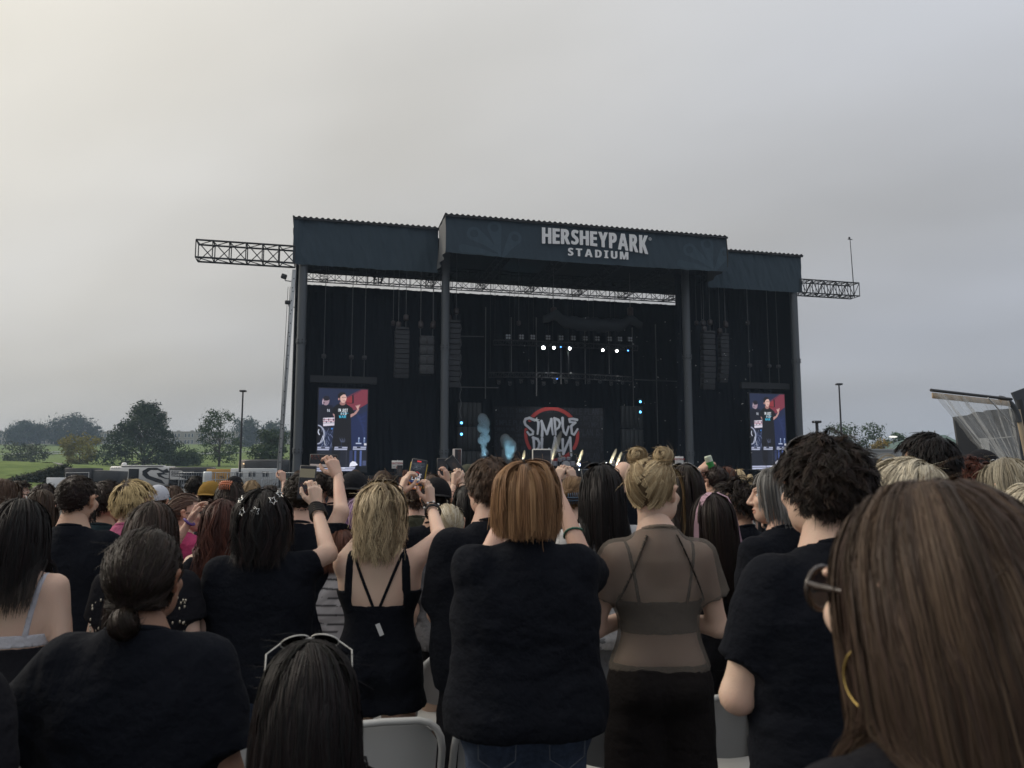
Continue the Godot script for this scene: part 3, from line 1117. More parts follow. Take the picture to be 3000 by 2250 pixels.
func build_hair(r: Rig, h: Dictionary, seed_: int) -> MeshInstance3D:
	var hr := start_hair(r, seed_)
	var style: String = h.style
	var col: Color = h.col
	var near := clampf(3.0 / r.d, 0.3, 2.6)
	var down := Vector3.DOWN
	var o: Dictionary = {"col": col, "col2": h.get("col2", col * 1.5), "streak": h.get("streak", 0.3), "wave": h.get("wave", 0.0), "freq": h.get("freq", 40.0), "clump": h.get("clump", 0.12 if style in ["short", "fade"] else 0.4), "fly": h.get("fly", 0.06), "ragged": h.get("ragged", 0.2)}
	for k in ["tip", "tip_at", "tip_end", "flyamp", "thick", "loosewave"]:
		if h.has(k): o[k] = h[k]
	var base_c: Color = h.get("root", col) * 0.8
	base_c.a = 1.0
	var L: float = h.get("len", 0.3)
	var vol: float = h.get("vol", 0.012)
	if style == "bald":
		return null
	skull_cap(hr, base_c, 0.002 if style in ["short", "fade"] else 0.004)
	var ng: int = int(h.get("guides", 210) * clampf(near, 0.45, 1.5))
	var kids: int = int(h.get("kids", 13) * clampf(near, 0.5, 2.0))
	var part_x: float = h.get("part", 0.0)
	var made := 0
	var tries := 0
	while made < ng and tries < ng * 30:
		tries += 1
		var u := Vector3(hr.rng.randfn(), hr.rng.randfn(), hr.rng.randfn()).normalized()
		var q := HC + u * HR
		if not hair_line(q): continue
		var tall := clampf((q.y + 0.08) / 0.2, 0.0, 1.0)
		made += 1
		var root := r.head * q
		var nrm := (r.head.basis * (u / HR)).normalized()
		match style:
			"long", "bob":
				var side := signf(q.x - part_x)
				var dir: Vector3 = r.head.basis * Vector3(side * 0.7 * tall * clampf((0.05 - q.z) / 0.09, 0.06, 1.0), -0.2, 0.25) + nrm * h.get("lift", 0.25)
				var top_fall: float = L + 0.20 * tall * h.get("even", 1.0)
				var steps := 15 if L > 0.25 else 11
				var layer := vol * (0.25 + 0.9 * hr.rng.randf()) * (0.5 + 0.5 * tall)
				var pull: Vector3 = (down + r.head.basis.z * 0.10 * h.get("backward", 1.0)).normalized()
				var g := hr.guide(root, dir, top_fall * (0.9 + 0.2 * hr.rng.randf()), steps, 0.45, pull, layer)
				o.spread = h.get("spread", 0.013); o.kids = kids
				if not o.has("thick"): o.thick = 0.008
				hr.lock(g, o)
			"short", "fade", "curly", "tousled":
				var crown := Vector3(0.01, 0.80, 0.55).normalized()
				var tang := (u - crown * u.dot(crown)).normalized()
				var ll := L * (0.35 + 0.65 * pow(tall, 0.7)) if style == "fade" else L * (0.55 + 0.45 * tall)
				if style == "fade": ll = lerpf(0.006, L, smoothstep(0.35, 0.85, tall))
				var lift: float = h.get("lift", 0.35)
				var dir2: Vector3 = r.head.basis * tang + nrm * lift + Vector3(hr.rng.randfn(), hr.rng.randfn(), hr.rng.randfn()) * h.get("mess", 0.25)
				var g2: PackedVector3Array = hr.guide(root, dir2, ll, 6 if style in ["short", "fade"] else 11, 0.7, (down + nrm * (0.08 if style in ["short", "fade"] else 0.4) + Vector3(hr.rng.randfn(), hr.rng.randfn(), hr.rng.randfn()) * h.get("mess", 0.25)).normalized(), vol * (0.2 + 0.9 * hr.rng.randf()))
				o.spread = h.get("spread", 0.011); o.kids = kids; o.thick = minf(0.008, ll * 0.3)
				hr.lock(g2, o)
			"gather":
				# combed to a tie point, given in head space
				var ties: Array = h.ties
				var tie: Vector3 = ties[0]
				for t in ties:
					if (t - q).length() < (tie - q).length() * (1.0 if ties.size() > 1 else 9.0): tie = t
				var g3 := PackedVector3Array()
				for i in 9:
					var t := i / 8.0
					var mid := q.lerp(tie, t)
					g3.append(hr.push_out(r.head * mid, vol * (0.3 + 0.7 * hr.rng.randf()) * sin(t * PI) + 0.003))
				o.spread = h.get("spread", 0.011); o.kids = kids; o.clump = 0.75; o.thick = 0.006
				hr.lock(g3, o)
	if style == "gather":
		for t in h.ties:
			match h.get("tail", "bun"):
				"bun":
					var br: float = h.get("bun_r", 0.035)
					var core := MB.new()
					core.ball(Vector3.ZERO, Vector3.ONE * br * 0.86, 10, 14)
					var s0 := hr.v.size()
					for q in core.v.size():
						hr.v.append(r.head * (t + h.get("bun_off", Vector3.ZERO) + core.v[q])); hr.n.append((r.head.basis * core.n[q]).normalized()); hr.c.append(base_c)
					for q in range(0, core.ix.size(), 3): hr.ix.append_array(PackedInt32Array([core.ix[q] + s0, core.ix[q + 1] + s0, core.ix[q + 2] + s0]))
					for k in int(90 * clampf(near, 0.6, 1.6)):
						var g4 := PackedVector3Array()
						var a0 := hr.rng.randf() * TAU
						var el := hr.rng.randf_range(-1.4, 1.2)
						var axis: Vector3 = h.get("bun_axis", Vector3(0, 1, 0.15)).normalized()
						var b1 := axis.cross(Vector3.RIGHT).normalized(); var b2 := axis.cross(b1)
						var rr := br * (0.75 + 0.3 * hr.rng.randf())
						for i in 10:
							var an := a0 + i * 0.38
							var e2: float = el + 0.08 * i * h.get("twist", 0.6)
							g4.append(r.head * (t + h.get("bun_off", Vector3.ZERO) + (b1 * cos(an) * cos(e2) + b2 * sin(an) * cos(e2) + axis * sin(e2) * 0.85) * rr))
						var o2 := o.duplicate()
						o2.axis = r.head * (t + h.get("bun_off", Vector3.ZERO)); o2.spread = 0.007; o2.clump = 0.2; o2.thick = 0.003; o2.wave = 0.0
						o2.kids = kids
						hr.lock(g4, o2)
				"pony":
					for k in int(h.get("tail_guides", 46) * clampf(near, 0.6, 1.5)):
						var st: Vector3 = r.head * (t + Vector3(hr.rng.randfn(), hr.rng.randfn(), 0) * 0.008)
						var dir3 := r.head.basis * Vector3(hr.rng.randfn() * 0.18, 0.15, 1.0)
						var g5: PackedVector3Array = hr.guide(st, dir3, h.get("tail_len", 0.3) * (0.8 + 0.3 * hr.rng.randf()), 13, 0.5, down, 0.02 * hr.rng.randf())
						var o3 := o.duplicate()
						o3.spread = 0.014; o3.kids = kids
						hr.lock(g5, o3)
	# loose hairs: nothing in the open air is combed perfectly
	for k in int(h.get("stray", 26)):
		var u2 := Vector3(hr.rng.randfn(), absf(hr.rng.randfn()) + 0.1, hr.rng.randfn()).normalized()
		var q2 := HC + u2 * HR * 1.03
		if not hair_line(q2): continue
		var nn2 := (r.head.basis * u2).normalized()
		var g6 := hr.guide(r.head * q2, nn2 + Vector3(hr.rng.randfn(), hr.rng.randfn() * 0.5, hr.rng.randfn()) * 0.8, minf(L, 0.09) * (0.4 + 0.6 * hr.rng.randf()), 7, 0.6, (down * 0.9 + nn2 * 0.6 + Vector3(hr.rng.randfn(), 0, hr.rng.randfn()) * 0.8).normalized(), vol + 0.008 * hr.rng.randf())
		var o4 := o.duplicate()
		o4.spread = 0.004; o4.kids = 2; o4.fly = 1.0; o4.clump = 0.0
		var wd := hr.width
		hr.width = wd * 0.45
		hr.lock(g6, o4)
		hr.width = wd
	var mm: StandardMaterial3D = tinted_mat(h.get("rough", 0.5), 0.32, "hair")
	return part(r.node, "hair", hr.mesh(), mm)

# ---------------------------------------------------------------- worn things
func head_part(r: Rig, nm: String, mb: MB, m: Material, parent: Node = null) -> MeshInstance3D:
	var o := part(parent if parent else r.node, nm, mb, m)
	o.transform = r.head
	return o

func wear_cap(r: Rig, col: Color, brim: Color, backwards := false, mark := false) -> void:
	var mb := MB.new()
	var rings := 12; var segs := 28
	var s0 := mb.v.size()
	var tilt := Basis(Vector3.RIGHT, 0.16 if not backwards else -0.10)
	for i in rings + 1:
		var th := PI * 0.53 * i / rings
		for k in segs + 1:
			var an := TAU * k / segs
			var u := Vector3(sin(th) * cos(an), cos(th), sin(th) * sin(an))
			var seam := 1.0 - 0.012 * pow(absf(cos(an * 3.0)), 14.0)
			mb.vert(HC + tilt * (u * (HR + Vector3(0.013, 0.012, 0.013)) * seam) + Vector3(0, 0.012, 0), (tilt * (u / HR)).normalized())
	for i in rings:
		for k in segs:
			var p := s0 + i * (segs + 1) + k
			mb.tri(p, p + segs + 1, p + segs + 2); mb.tri(p, p + segs + 2, p + 1)
	mb.uv = PackedVector2Array()
	var cap := head_part(r, "cap", mb, cloth(col))
	var bb := MB.new()
	var dirz := 1.0 if backwards else -1.0
	var n := 14
	for side in [0.0, -0.004]:
		var s1 := bb.v.size()
		for i in n + 1:
			var an := PI * (0.08 + 0.84 * i / n)
			for j in 3:
				var t := j / 2.0
				var x := cos(an) * (0.088 + 0.002 * t)
				var z := dirz * (sin(an) * (0.108 + 0.070 * t) + 0.0)
				bb.vert(Vector3(x, 0.038 - 0.010 * t - absf(cos(an)) * absf(cos(an)) * 0.012 + side + (0.01 if backwards else 0.0), z + 0.014), Vector3.UP if side == 0.0 else Vector3.DOWN)
		for i in n:
			for j in 2:
				var p := s1 + i * 3 + j
				bb.tri(p, p + 3, p + 4); bb.tri(p, p + 4, p + 1)
	bb.uv = PackedVector2Array()
	var b := part(cap, "brim", bb, cloth(brim))
	var k := MB.new()
	k.ball(Vector3(0, 0.132, 0.014), Vector3(0.008, 0.006, 0.008), 6, 10)
	part(cap, "button", k, cloth(col))
	if mark:
		var e := MB.new()
		e.tube([Vector3(-0.02, 0.07, 0.121), Vector3(0.0, 0.078, 0.1215), Vector3(0.012, 0.070, 0.1215), Vector3(0.028, 0.082, 0.117)], 0.0035, 6, 0.0015)
		part(cap, "emblem", e, mat(Color(0.6, 0.6, 0.62), 0.6))

func wear_glasses(r: Rig, where: String, frame: Color, lens: Color, shape := 0.024, thin := 0.0026) -> void:
	# where: "face" on the nose, "top" pushed up on the hair
	var xf := Transform3D(Basis(), Vector3(0, 0.0, -0.108))
	if where == "top": xf = Transform3D(Basis(Vector3.RIGHT, 0.95), Vector3(0, 0.123, -0.040))
	var fr := MB.new(); var ln := MB.new()
	for sg in [-1.0, 1.0]:
		var pts := []
		for k in 16:
			var an := TAU * k / 16
			pts.append(Vector3(sg * 0.033 + cos(an) * (shape + 0.004), sin(an) * shape * 0.85, absf(sg * 0.033 + cos(an) * 0.026) * 0.25 - 0.01))
		fr.tube(pts, thin, 6, -1.0, true)
		var s := ln.v.size()
		ln.vert(Vector3(sg * 0.033, 0, 0), Vector3.FORWARD)
		for p in pts: ln.vert(p, Vector3.FORWARD)
		for k in 16: ln.tri(s, s + 1 + k, s + 1 + (k + 1) % 16)
		var wide := 0.078 if where == "face" else 0.092
		fr.tube([Vector3(sg * 0.062, 0.006, 0.004), Vector3(sg * wide, 0.006, 0.030), Vector3(sg * wide, 0.004, 0.10), Vector3(sg * (wide - 0.004), -0.022, 0.128)], thin * 1.05, 6)
	fr.bar(Vector3(-0.010, 0.004, -0.006), Vector3(0.010, 0.004, -0.006), 0.0025)
	fr.uv = PackedVector2Array(); ln.uv = PackedVector2Array()
	var g := head_part(r, "sunglasses" if lens.a > 0.5 else "glasses", fr, mat(frame, 0.25))
	g.transform = r.head * xf
	var lm: StandardMaterial3D
	var key := "lens%s" % lens
	if mats.has(key): lm = mats[key]
	else:
		lm = StandardMaterial3D.new(); lm.albedo_color = lens; lm.roughness = 0.06; lm.metallic_specular = 0.7
		if lens.a < 1.0: lm.transparency = BaseMaterial3D.TRANSPARENCY_ALPHA
		mats[key] = lm
	part(g, "lens", ln, lm)

func wristband(r: Rig, i: int, t: float, rad: float, tube: float, col: Color, beads := 0) -> void:
	var c: Vector3 = r.el[i].lerp(r.wr[i], t)
	var ax: Vector3 = (r.wr[i] - r.el[i]).normalized()
	var b1 := ax.cross(Vector3(0.3, 0.2, 1)).normalized(); var b2 := ax.cross(b1)
	var mb := MB.new()
	var pts := []
	for k in 16:
		var an := TAU * k / 16
		pts.append(c + (b1 * cos(an) + b2 * sin(an)) * rad + ax * 0.004 * sin(an * 2.0))
	mb.tube(pts, tube, 6, -1.0, true)
	mb.uv = PackedVector2Array()
	var o := part(r.node, "bracelet", mb, mat(col, 0.6))
	for k in beads:
		var an := TAU * k / beads
		var q := MB.new()
		q.ball(c + (b1 * cos(an) + b2 * sin(an)) * (rad + 0.003), Vector3.ONE * 0.006, 5, 8)
		part(o, "bead", q, mat(Color(0.75, 0.75, 0.74), 0.25))

func necklace(r: Rig, col: Color, rad := 0.068) -> void:
	var pts := []
	for k in 20:
		var an := TAU * k / 20
		pts.append(r.P(0, 1.452, 0.016) + Vector3(cos(an) * rad, -0.012 * cos(an - PI / 2.0) * -1.0, sin(an) * rad * 0.95) * r.s)
	var mb := MB.new()
	mb.tube(pts, 0.0022, 5, -1.0, true)
	mb.uv = PackedVector2Array()
	part(r.node, "necklace", mb, mat(col, 0.3, 0.8))

func person(sp: Dictionary) -> Rig:
	var seed_ := hash(sp.label) % 9973
	var r := rig(sp)
	build_body(r, sp)
	if sp.has("shirt"): build_shirt(r, sp.shirt, seed_)
	if sp.get("legs", true):
		build_trousers(r, sp.get("trousers", {"col": Color(0.012, 0.012, 0.015)}), seed_)
		if r.d < 9.0: build_shoes(r, sp.get("shoe", Color(0.02, 0.02, 0.02)))
	if sp.has("hair"): build_hair(r, sp.hair, seed_)
	return r

# ================================================================ painting flat print
class Print:
	var im: Image
	var w: int
	var h: int
	var sx := 1.0
	var sy := 1.0
	var ox := 0.0
	var oy := 0.0
	func _init(ww: int, hh: int, c: Color) -> void:
		w = ww; h = hh
		im = Image.create(w, h, false, Image.FORMAT_RGBA8)
		im.fill(c)
	func frame(x0: float, y0: float, x1: float, y1: float) -> void:
		ox = x0; oy = y0; sx = w / (x1 - x0); sy = h / (y1 - y0)
	func put(x: int, y: int, c: Color, a: float) -> void:
		if x < 0 or y < 0 or x >= w or y >= h: return
		im.set_pixel(x, y, im.get_pixel(x, y).lerp(c, clampf(a, 0.0, 1.0)))
	func rect(x0: float, y0: float, x1: float, y1: float, c: Color, a := 1.0) -> void:
		for y in range(int((y0 - oy) * sy), int((y1 - oy) * sy) + 1):
			for x in range(int((x0 - ox) * sx), int((x1 - ox) * sx) + 1): put(x, y, c, a)
	func stroke(pts: Array, width: float, c: Color, a := 1.0, width2 := -1.0) -> void:
		for i in pts.size() - 1:
			var p := Vector2((pts[i][0] - ox) * sx, (pts[i][1] - oy) * sy); var q := Vector2((pts[i + 1][0] - ox) * sx, (pts[i + 1][1] - oy) * sy)
			var t0 := float(i) / (pts.size() - 1); var t1 := float(i + 1) / (pts.size() - 1)
			var e := width if width2 < 0.0 else width2
			var r0 := lerpf(width, e, t0) * sx * 0.5; var r1 := lerpf(width, e, t1) * sx * 0.5
			var rm := maxf(r0, r1) + 1.0
			var pq := q - p
			for y in range(int(minf(p.y, q.y) - rm), int(maxf(p.y, q.y) + rm) + 1):
				for x in range(int(minf(p.x, q.x) - rm), int(maxf(p.x, q.x) + rm) + 1):
					var z := Vector2(x, y) - p
					var t := clampf(z.dot(pq) / maxf(pq.length_squared(), 1e-6), 0.0, 1.0)
					var d := (z - pq * t).length() - lerpf(r0, r1, t)
					if d < 0.5: put(x, y, c, a * clampf(0.5 - d, 0.0, 1.0))
	func poly(pts: Array, c: Color, a := 1.0) -> void:
		var pp := PackedVector2Array()
		var lo := Vector2(1e9, 1e9); var hi := Vector2(-1e9, -1e9)
		for p in pts:
			var q := Vector2((p[0] - ox) * sx, (p[1] - oy) * sy)
			pp.append(q); lo = lo.min(q); hi = hi.max(q)
		for y in range(int(lo.y), int(hi.y) + 1):
			for x in range(int(lo.x), int(hi.x) + 1):
				if Geometry2D.is_point_in_polygon(Vector2(x + 0.5, y + 0.5), pp): put(x, y, c, a)
	func disc(x: float, y: float, rx: float, ry: float, c: Color, a := 1.0) -> void:
		for j in range(int((y - ry - oy) * sy), int((y + ry - oy) * sy) + 1):
			for i in range(int((x - rx - ox) * sx), int((x + rx - ox) * sx) + 1):
				var q := Vector2((i / sx + ox - x) / rx, (j / sy + oy - y) / ry)
				if q.length_squared() < 1.0: put(i, j, c, a)
	func tex() -> ImageTexture:
		return ImageTexture.create_from_image(im)

func lettering(txt: String, height: float, bold := true, serif := false, fatten := 0.0) -> ArrayMesh:
	var f := SystemFont.new()
	f.font_names = PackedStringArray(["Droid Serif" if serif else "Droid Sans"])
	f.font_weight = 700 if bold else 400
	var t := TextMesh.new()
	t.font = f
	t.text = txt
	t.font_size = 64
	t.pixel_size = height / 64.0 * 1.37
	t.depth = 0.02
	var a := t.get_mesh_arrays()
	if fatten > 0.0:
		# heavier strokes: the outline drawn again a little to each side
		var v: PackedVector3Array = a[Mesh.ARRAY_VERTEX]; var nn: PackedVector3Array = a[Mesh.ARRAY_NORMAL]; var ii: PackedInt32Array = a[Mesh.ARRAY_INDEX]
		var v2 := v.duplicate(); var n2 := nn.duplicate(); var i2 := ii.duplicate()
		for k in 4:
			var off := Vector3([-1.0, 1.0, -0.5, 0.5][k] * fatten, [0.3, 0.3, -0.3, -0.3][k] * fatten, 0.003 * (k + 1))
			for q in v: v2.append(q + off)
			n2.append_array(nn)
			for q in ii: i2.append(q + v.size() * (k + 1))
		a[Mesh.ARRAY_VERTEX] = v2; a[Mesh.ARRAY_NORMAL] = n2; a[Mesh.ARRAY_INDEX] = i2
		a[Mesh.ARRAY_TEX_UV] = null
	var m := ArrayMesh.new()
	a[Mesh.ARRAY_TANGENT] = null
	m.add_surface_from_arrays(Mesh.PRIMITIVE_TRIANGLES, a)
	return m

# bends the points of a mesh
func bent(m: ArrayMesh, f: Callable) -> ArrayMesh:
	var a := m.surface_get_arrays(0)
	var v: PackedVector3Array = a[Mesh.ARRAY_VERTEX]
	for i in v.size(): v[i] = f.call(v[i])
	a[Mesh.ARRAY_VERTEX] = v
	var r := ArrayMesh.new()
	r.add_surface_from_arrays(Mesh.PRIMITIVE_TRIANGLES, a)
	return r

# ================================================================ the stage
# stage space: a metres along the front from its left corner, b metres back from it
var S0 := Vector3(-17.2, 0, -60.0)
var SU := Vector3(0.9707, 0, -0.2403)
var SW := Vector3(-0.2403, 0, -0.9707)
var stage_turn := atan2(0.2403, 0.9707)

func st(a: float, y: float, b: float) -> Vector3:
	return S0 + SU * a + SW * b + Vector3(0, y, 0)

# where a pixel's ray meets the plane b metres behind the front: (a, y)
func sp(px: float, py: float, b: float) -> Vector2:
	var r := ray(px, py)
	var t := (b - (EYE - S0).dot(SW)) / r.dot(SW)
	var p := EYE + r * t
	return Vector2((p - S0).dot(SU), p.y)

func st_px(px: float, py: float, b: float) -> Vector3:
	var q := sp(px, py, b)
	return st(q.x, q.y, b)

func sx(a: float, y: float, b: float) -> Transform3D:
	return Transform3D(Basis(SU, Vector3.UP, -SW), st(a, y, b))

func sbox(mb: MB, a0: float, a1: float, y0: float, y1: float, b0: float, b1: float, bev := 0.0) -> MB:
	return mb.box(sx((a0 + a1) / 2, (y0 + y1) / 2, (b0 + b1) / 2), Vector3(absf(a1 - a0), absf(y1 - y0), absf(b1 - b0)), bev)

# hanging cloth between two points of the stage, with folds; print texture optional
func drape(a0: float, a1: float, y0: float, y1: float, b: float, nu: int, nv: int, amp: float, freq: float, sag := 0.0, seed_ := 1) -> MB:
	var mb := MB.new()
	var fn := FastNoiseLite.new()
	fn.seed = seed_; fn.frequency = 1.0; fn.fractal_octaves = 3
	var pos := PackedVector3Array()
	for j in nv + 1:
		for i in nu + 1:
			var u := float(i) / nu; var v := float(j) / nv
			var a := lerpf(a0, a1, u)
			var y := lerpf(y1, y0, v)
			var z := amp * (fn.get_noise_2d(a * freq, y * 0.25 * freq) + 0.5 * fn.get_noise_2d(a * freq * 2.7 + y * 0.8 * freq, y * 0.6 * freq))
			y -= sag * sin(u * PI) * v + 0.06 * amp * 6.0 * v * fn.get_noise_2d(a * 0.9, 3.0)
			pos.append(st(a, y, b + z))
	for j in nv + 1:
		for i in nu + 1:
			var k := j * (nu + 1) + i
			var e1 := pos[k + (1 if i < nu else 0)] - pos[k - (1 if i > 0 else 0)]
			var e2 := pos[k + (nu + 1 if j < nv else 0)] - pos[k - (nu + 1 if j > 0 else 0)]
			mb.vert(pos[k], e2.cross(e1).normalized() * -1.0 if (e2.cross(e1)).dot(SW) > 0.0 else e2.cross(e1).normalized(), Vector2(float(i) / nu, float(j) / nv))
	for j in nv:
		for i in nu:
			var k := j * (nu + 1) + i
			mb.tri(k, k + 1, k + nu + 2); mb.tri(k, k + nu + 2, k + nu + 1)
	return mb

# box truss from p to q: four chords with lacing
func truss(p: Vector3, q: Vector3, size: float, up: Vector3, bays: int, r := 0.03, both := true) -> MB:
	var mb := MB.new()
	var d := (q - p).normalized()
	var s := d.cross(up).normalized()
	var u := s.cross(d)
	var cs := [s + u, s - u, -s - u, -s + u]
	for c in cs: mb.bar(p + c * size * 0.5, q + c * size * 0.5, r, 6)
	for i in bays + 1:
		var t := p.lerp(q, float(i) / bays)
		for k in 4: mb.bar(t + cs[k] * size * 0.5, t + cs[(k + 1) % 4] * size * 0.5, r * 0.6, 5)
		if i < bays:
			var t2 := p.lerp(q, float(i + 1) / bays)
			for k in 4:
				var a: Vector3 = t + cs[k] * size * 0.5; var b: Vector3 = t2 + cs[(k + 1) % 4] * size * 0.5
				if (i + k) % 2 == 0 or not both: mb.bar(a, b, r * 0.55, 5)
				else: mb.bar(t + cs[(k + 1) % 4] * size * 0.5, t2 + cs[k] * size * 0.5, r * 0.55, 5)
	mb.uv = PackedVector2Array()
	return mb

func canvas_mat(c: Color, rough := 0.75) -> StandardMaterial3D:
	var m := StandardMaterial3D.new()
	m.albedo_color = c.linear_to_srgb()
	m.roughness = rough
	m.metallic_specular = 0.35
	return m

func make_stage() -> void:
	var TOP := 21.9
	var slate := Color(0.036, 0.056, 0.074)
	var steel := Color(0.085, 0.095, 0.105)
	var blk := Color(0.008, 0.011, 0.0165)
	var black_cloth := cloth(blk, 0.95, "stage")
	var steel_m := mat(steel, 0.5, 0.2)
	var dark_m := mat(Color(0.016, 0.017, 0.02), 0.6)
	var C0 := 11.5; var C1 := 35.7; var CB := -3.5; var AE := 45.3
	var BACK := 13.0

	# --- the roof: deck, corrugated edge, fascia canvases
	var roof := thing("stage_roof", "flat dark roof of the concert stage with corrugated edge and canvas fascia", "roof")
	var rb := MB.new()
	sbox(rb, 0.0, AE, TOP - 1.1, TOP - 0.75, 0.25, BACK)
	sbox(rb, C0 + 0.2, C1 - 0.2, TOP - 1.1, TOP - 0.75, CB + 0.25, 0.22)
	part(roof, "deck", rb, mat(Color(0.02, 0.022, 0.026), 0.85))
	# corrugated sheets end in a wavy lip along the eaves
	for seg in [[0.0, C0, 0.0], [C0, C1, CB], [C1, AE, 0.0]]:
		var cm := MB.new()
		var n := int((seg[1] - seg[0]) / 0.11)
		var rows := []
		for bb in [seg[2] - 0.28, seg[2] + 4.0]:
			var ids := []
			for i in n + 1:
				var a := lerpf(seg[0] - 0.05, seg[1] + 0.05, float(i) / n)
				ids.append(cm.vert(st(a, TOP + (0.07 if i % 4 < 2 else -0.03) - (bb - seg[2]) * 0.02, bb), Vector3.UP))
			rows.append(ids)
		for i in n:
			cm.tri(rows[0][i], rows[0][i + 1], rows[1][i + 1]); cm.tri(rows[0][i], rows[1][i + 1], rows[1][i])
		part(roof, "roof_sheet", cm, mat(Color(0.03, 0.032, 0.036), 0.5, 0.4))
		var lip := MB.new()
		sbox(lip, seg[0], seg[1], TOP - 0.16, TOP - 0.035, seg[2] - 0.22, seg[2] - 0.06)
		part(roof, "eaves_beam", lip, dark_m)
	# fascia canvases
	var left_f := drape(0.05, C0, TOP - 3.75, TOP - 0.1, 0.0, 120, 30, 0.13, 0.55, 0.0, 3)
	part(roof, "fascia_canvas", left_f, canvas_mat(slate))
	var right_f := drape(C1, AE - 0.1, TOP - 3.5, TOP - 0.1, 0.0, 110, 30, 0.13, 0.55, 0.0, 9)
	part(roof, "fascia_canvas", right_f, canvas_mat(slate))
	# the middle one carries faint printed leaf shapes
	var pr := Print.new(1400, 180, slate.linear_to_srgb())
	pr.frame(0, 0, 1400, 180)
	var pale := Color(0.052, 0.080, 0.104).linear_to_srgb()
	for f0 in [60.0, 1130.0]:
		for leaf in [[70.0, 75.0, 34.0, 190.0, 160.0], [165.0, 40.0, 34.0, 190.0, 175.0], [262.0, 80.0, 32.0, 205.0, 180.0]]:
			var x: float = f0 + leaf[0]
			pr.stroke([[x, leaf[1]], [lerpf(x, f0 + leaf[3], 0.5), lerpf(leaf[1], leaf[4], 0.45)], [f0 + leaf[3], leaf[4]]], leaf[2] * 2.0, pale, 0.85, 10.0)
			pr.disc(x, leaf[1], leaf[2] * 0.55, leaf[2] * 0.55, slate.linear_to_srgb(), 1.0)
		pr.stroke([[f0 + 20, 150], [f0 + 110, 160], [f0 + 190, 178]], 40.0, pale, 0.6, 12.0)
	var cmid := drape(C0 + 0.05, C1 - 0.05, TOP - 3.0, TOP - 0.1, CB, 240, 26, 0.08, 0.5, 0.12, 5)
	var cmm := StandardMaterial3D.new()
	cmm.albedo_texture = pr.tex(); cmm.roughness = 0.75; cmm.metallic_specular = 0.35
	var mid := part(roof, "fascia_canvas", cmid, cmm, "middle canvas with faint leaf shapes and the venue's name")
	# return canvases at the ends of the middle fascia
	for e in [[C0, 3.4], [C1, 3.0]]:
		var sm := MB.new()
		var pts := []
		var nb := 14; var nv := 10
		for j in nv + 1:
			for i in nb + 1:
				var v := float(j) / nv; var u := float(i) / nb
				pts.append(st(e[0] + 0.10 * sin(u * 14.0 + v * 3.0) * (0.3 + v), TOP - 0.1 - (e[1] - 0.9 * (1.0 - u) * 0.5) * v, lerpf(CB, -0.05, u)))
		for k in pts.size(): sm.vert(pts[k], -SU)
		for j in nv:
			for i in nb:
				var k := j * (nb + 1) + i
				sm.tri(k, k + 1, k + nb + 2); sm.tri(k, k + nb + 2, k + nb + 1)
		part(roof, "return_canvas", sm, canvas_mat(Color(0.15, 0.155, 0.16)))
	# letters on the fascia: each one its own piece
	var white := mat(Color(0.80, 0.81, 0.82), 0.7)
	var word := "HERSHEYPARK"
	var L := sp(1586, 690, CB); var R := sp(1899, 720, CB)
	var xs := 0.0
	var glyphs := []
	for ch in word:
		var g := lettering(ch, 1.0, true, false, 0.045)
		var bb := g.get_aabb()
		glyphs.append([g, bb, xs])
		xs += bb.size.x + 0.10
	var kx := (R.x - L.x) / xs
	for gl in glyphs:
		var bb: AABB = gl[1]
		var off: float = gl[2]
		var gm := bent(gl[0], func(p: Vector3) -> Vector3:
			var u := (p.x - bb.position.x + off) * kx
			var t := u / (R.x - L.x)
			var v := (p.y - bb.position.y) / bb.size.y
			var top := TOP - 0.46
			var bot := TOP - 1.92 + 0.34 * (1.0 - pow(absf(t - 0.42) / 0.58, 1.6)) * 0.9 - 0.14 * t
			return Vector3(u, lerpf(bot, top, v), p.z))
		var lo := part(mid, "letter", gm, white)
		lo.transform = Transform3D(Basis(SU, Vector3.UP, -SW), st(L.x, 0, CB - 0.17))
	var L2 := sp(1662, 745, CB); var R2 := sp(1846, 760, CB)
	xs = 0.0
	glyphs = []
	for ch in "STADIUM":
		var g := lettering(ch, 0.6, true, false, 0.022)
		glyphs.append([g, g.get_aabb(), xs])
		xs += g.get_aabb().size.x + 0.19
	kx = (R2.x - L2.x) / xs
	for gl in glyphs:
		var bb: AABB = gl[1]
		var off: float = gl[2]
		var gm := bent(gl[0], func(p: Vector3) -> Vector3:
			return Vector3((p.x - bb.position.x + off) * kx, TOP - 2.62 + (p.y - bb.position.y) / bb.size.y * 0.64, p.z))
		var lo := part(mid, "letter", gm, white)
		lo.transform = Transform3D(Basis(SU, Vector3.UP, -SW), st(L2.x, 0, CB - 0.17))
	var rg := MB.new()
	var rp := []
	for k in 14: rp.append(sx(sp(1902, 694, CB).x, TOP - 0.72, CB - 0.16) * Vector3(cos(TAU * k / 14) * 0.11, sin(TAU * k / 14) * 0.11, 0))
	rg.tube(rp, 0.018, 5, -1.0, true)
	rg.bar(sx(sp(1902, 694, CB).x, TOP - 0.76, CB - 0.16) * Vector3.ZERO, sx(sp(1902, 694, CB).x, TOP - 0.67, CB - 0.16) * Vector3.ZERO, 0.02)
	rg.uv = PackedVector2Array()
	part(mid, "trademark_sign", rg, white)

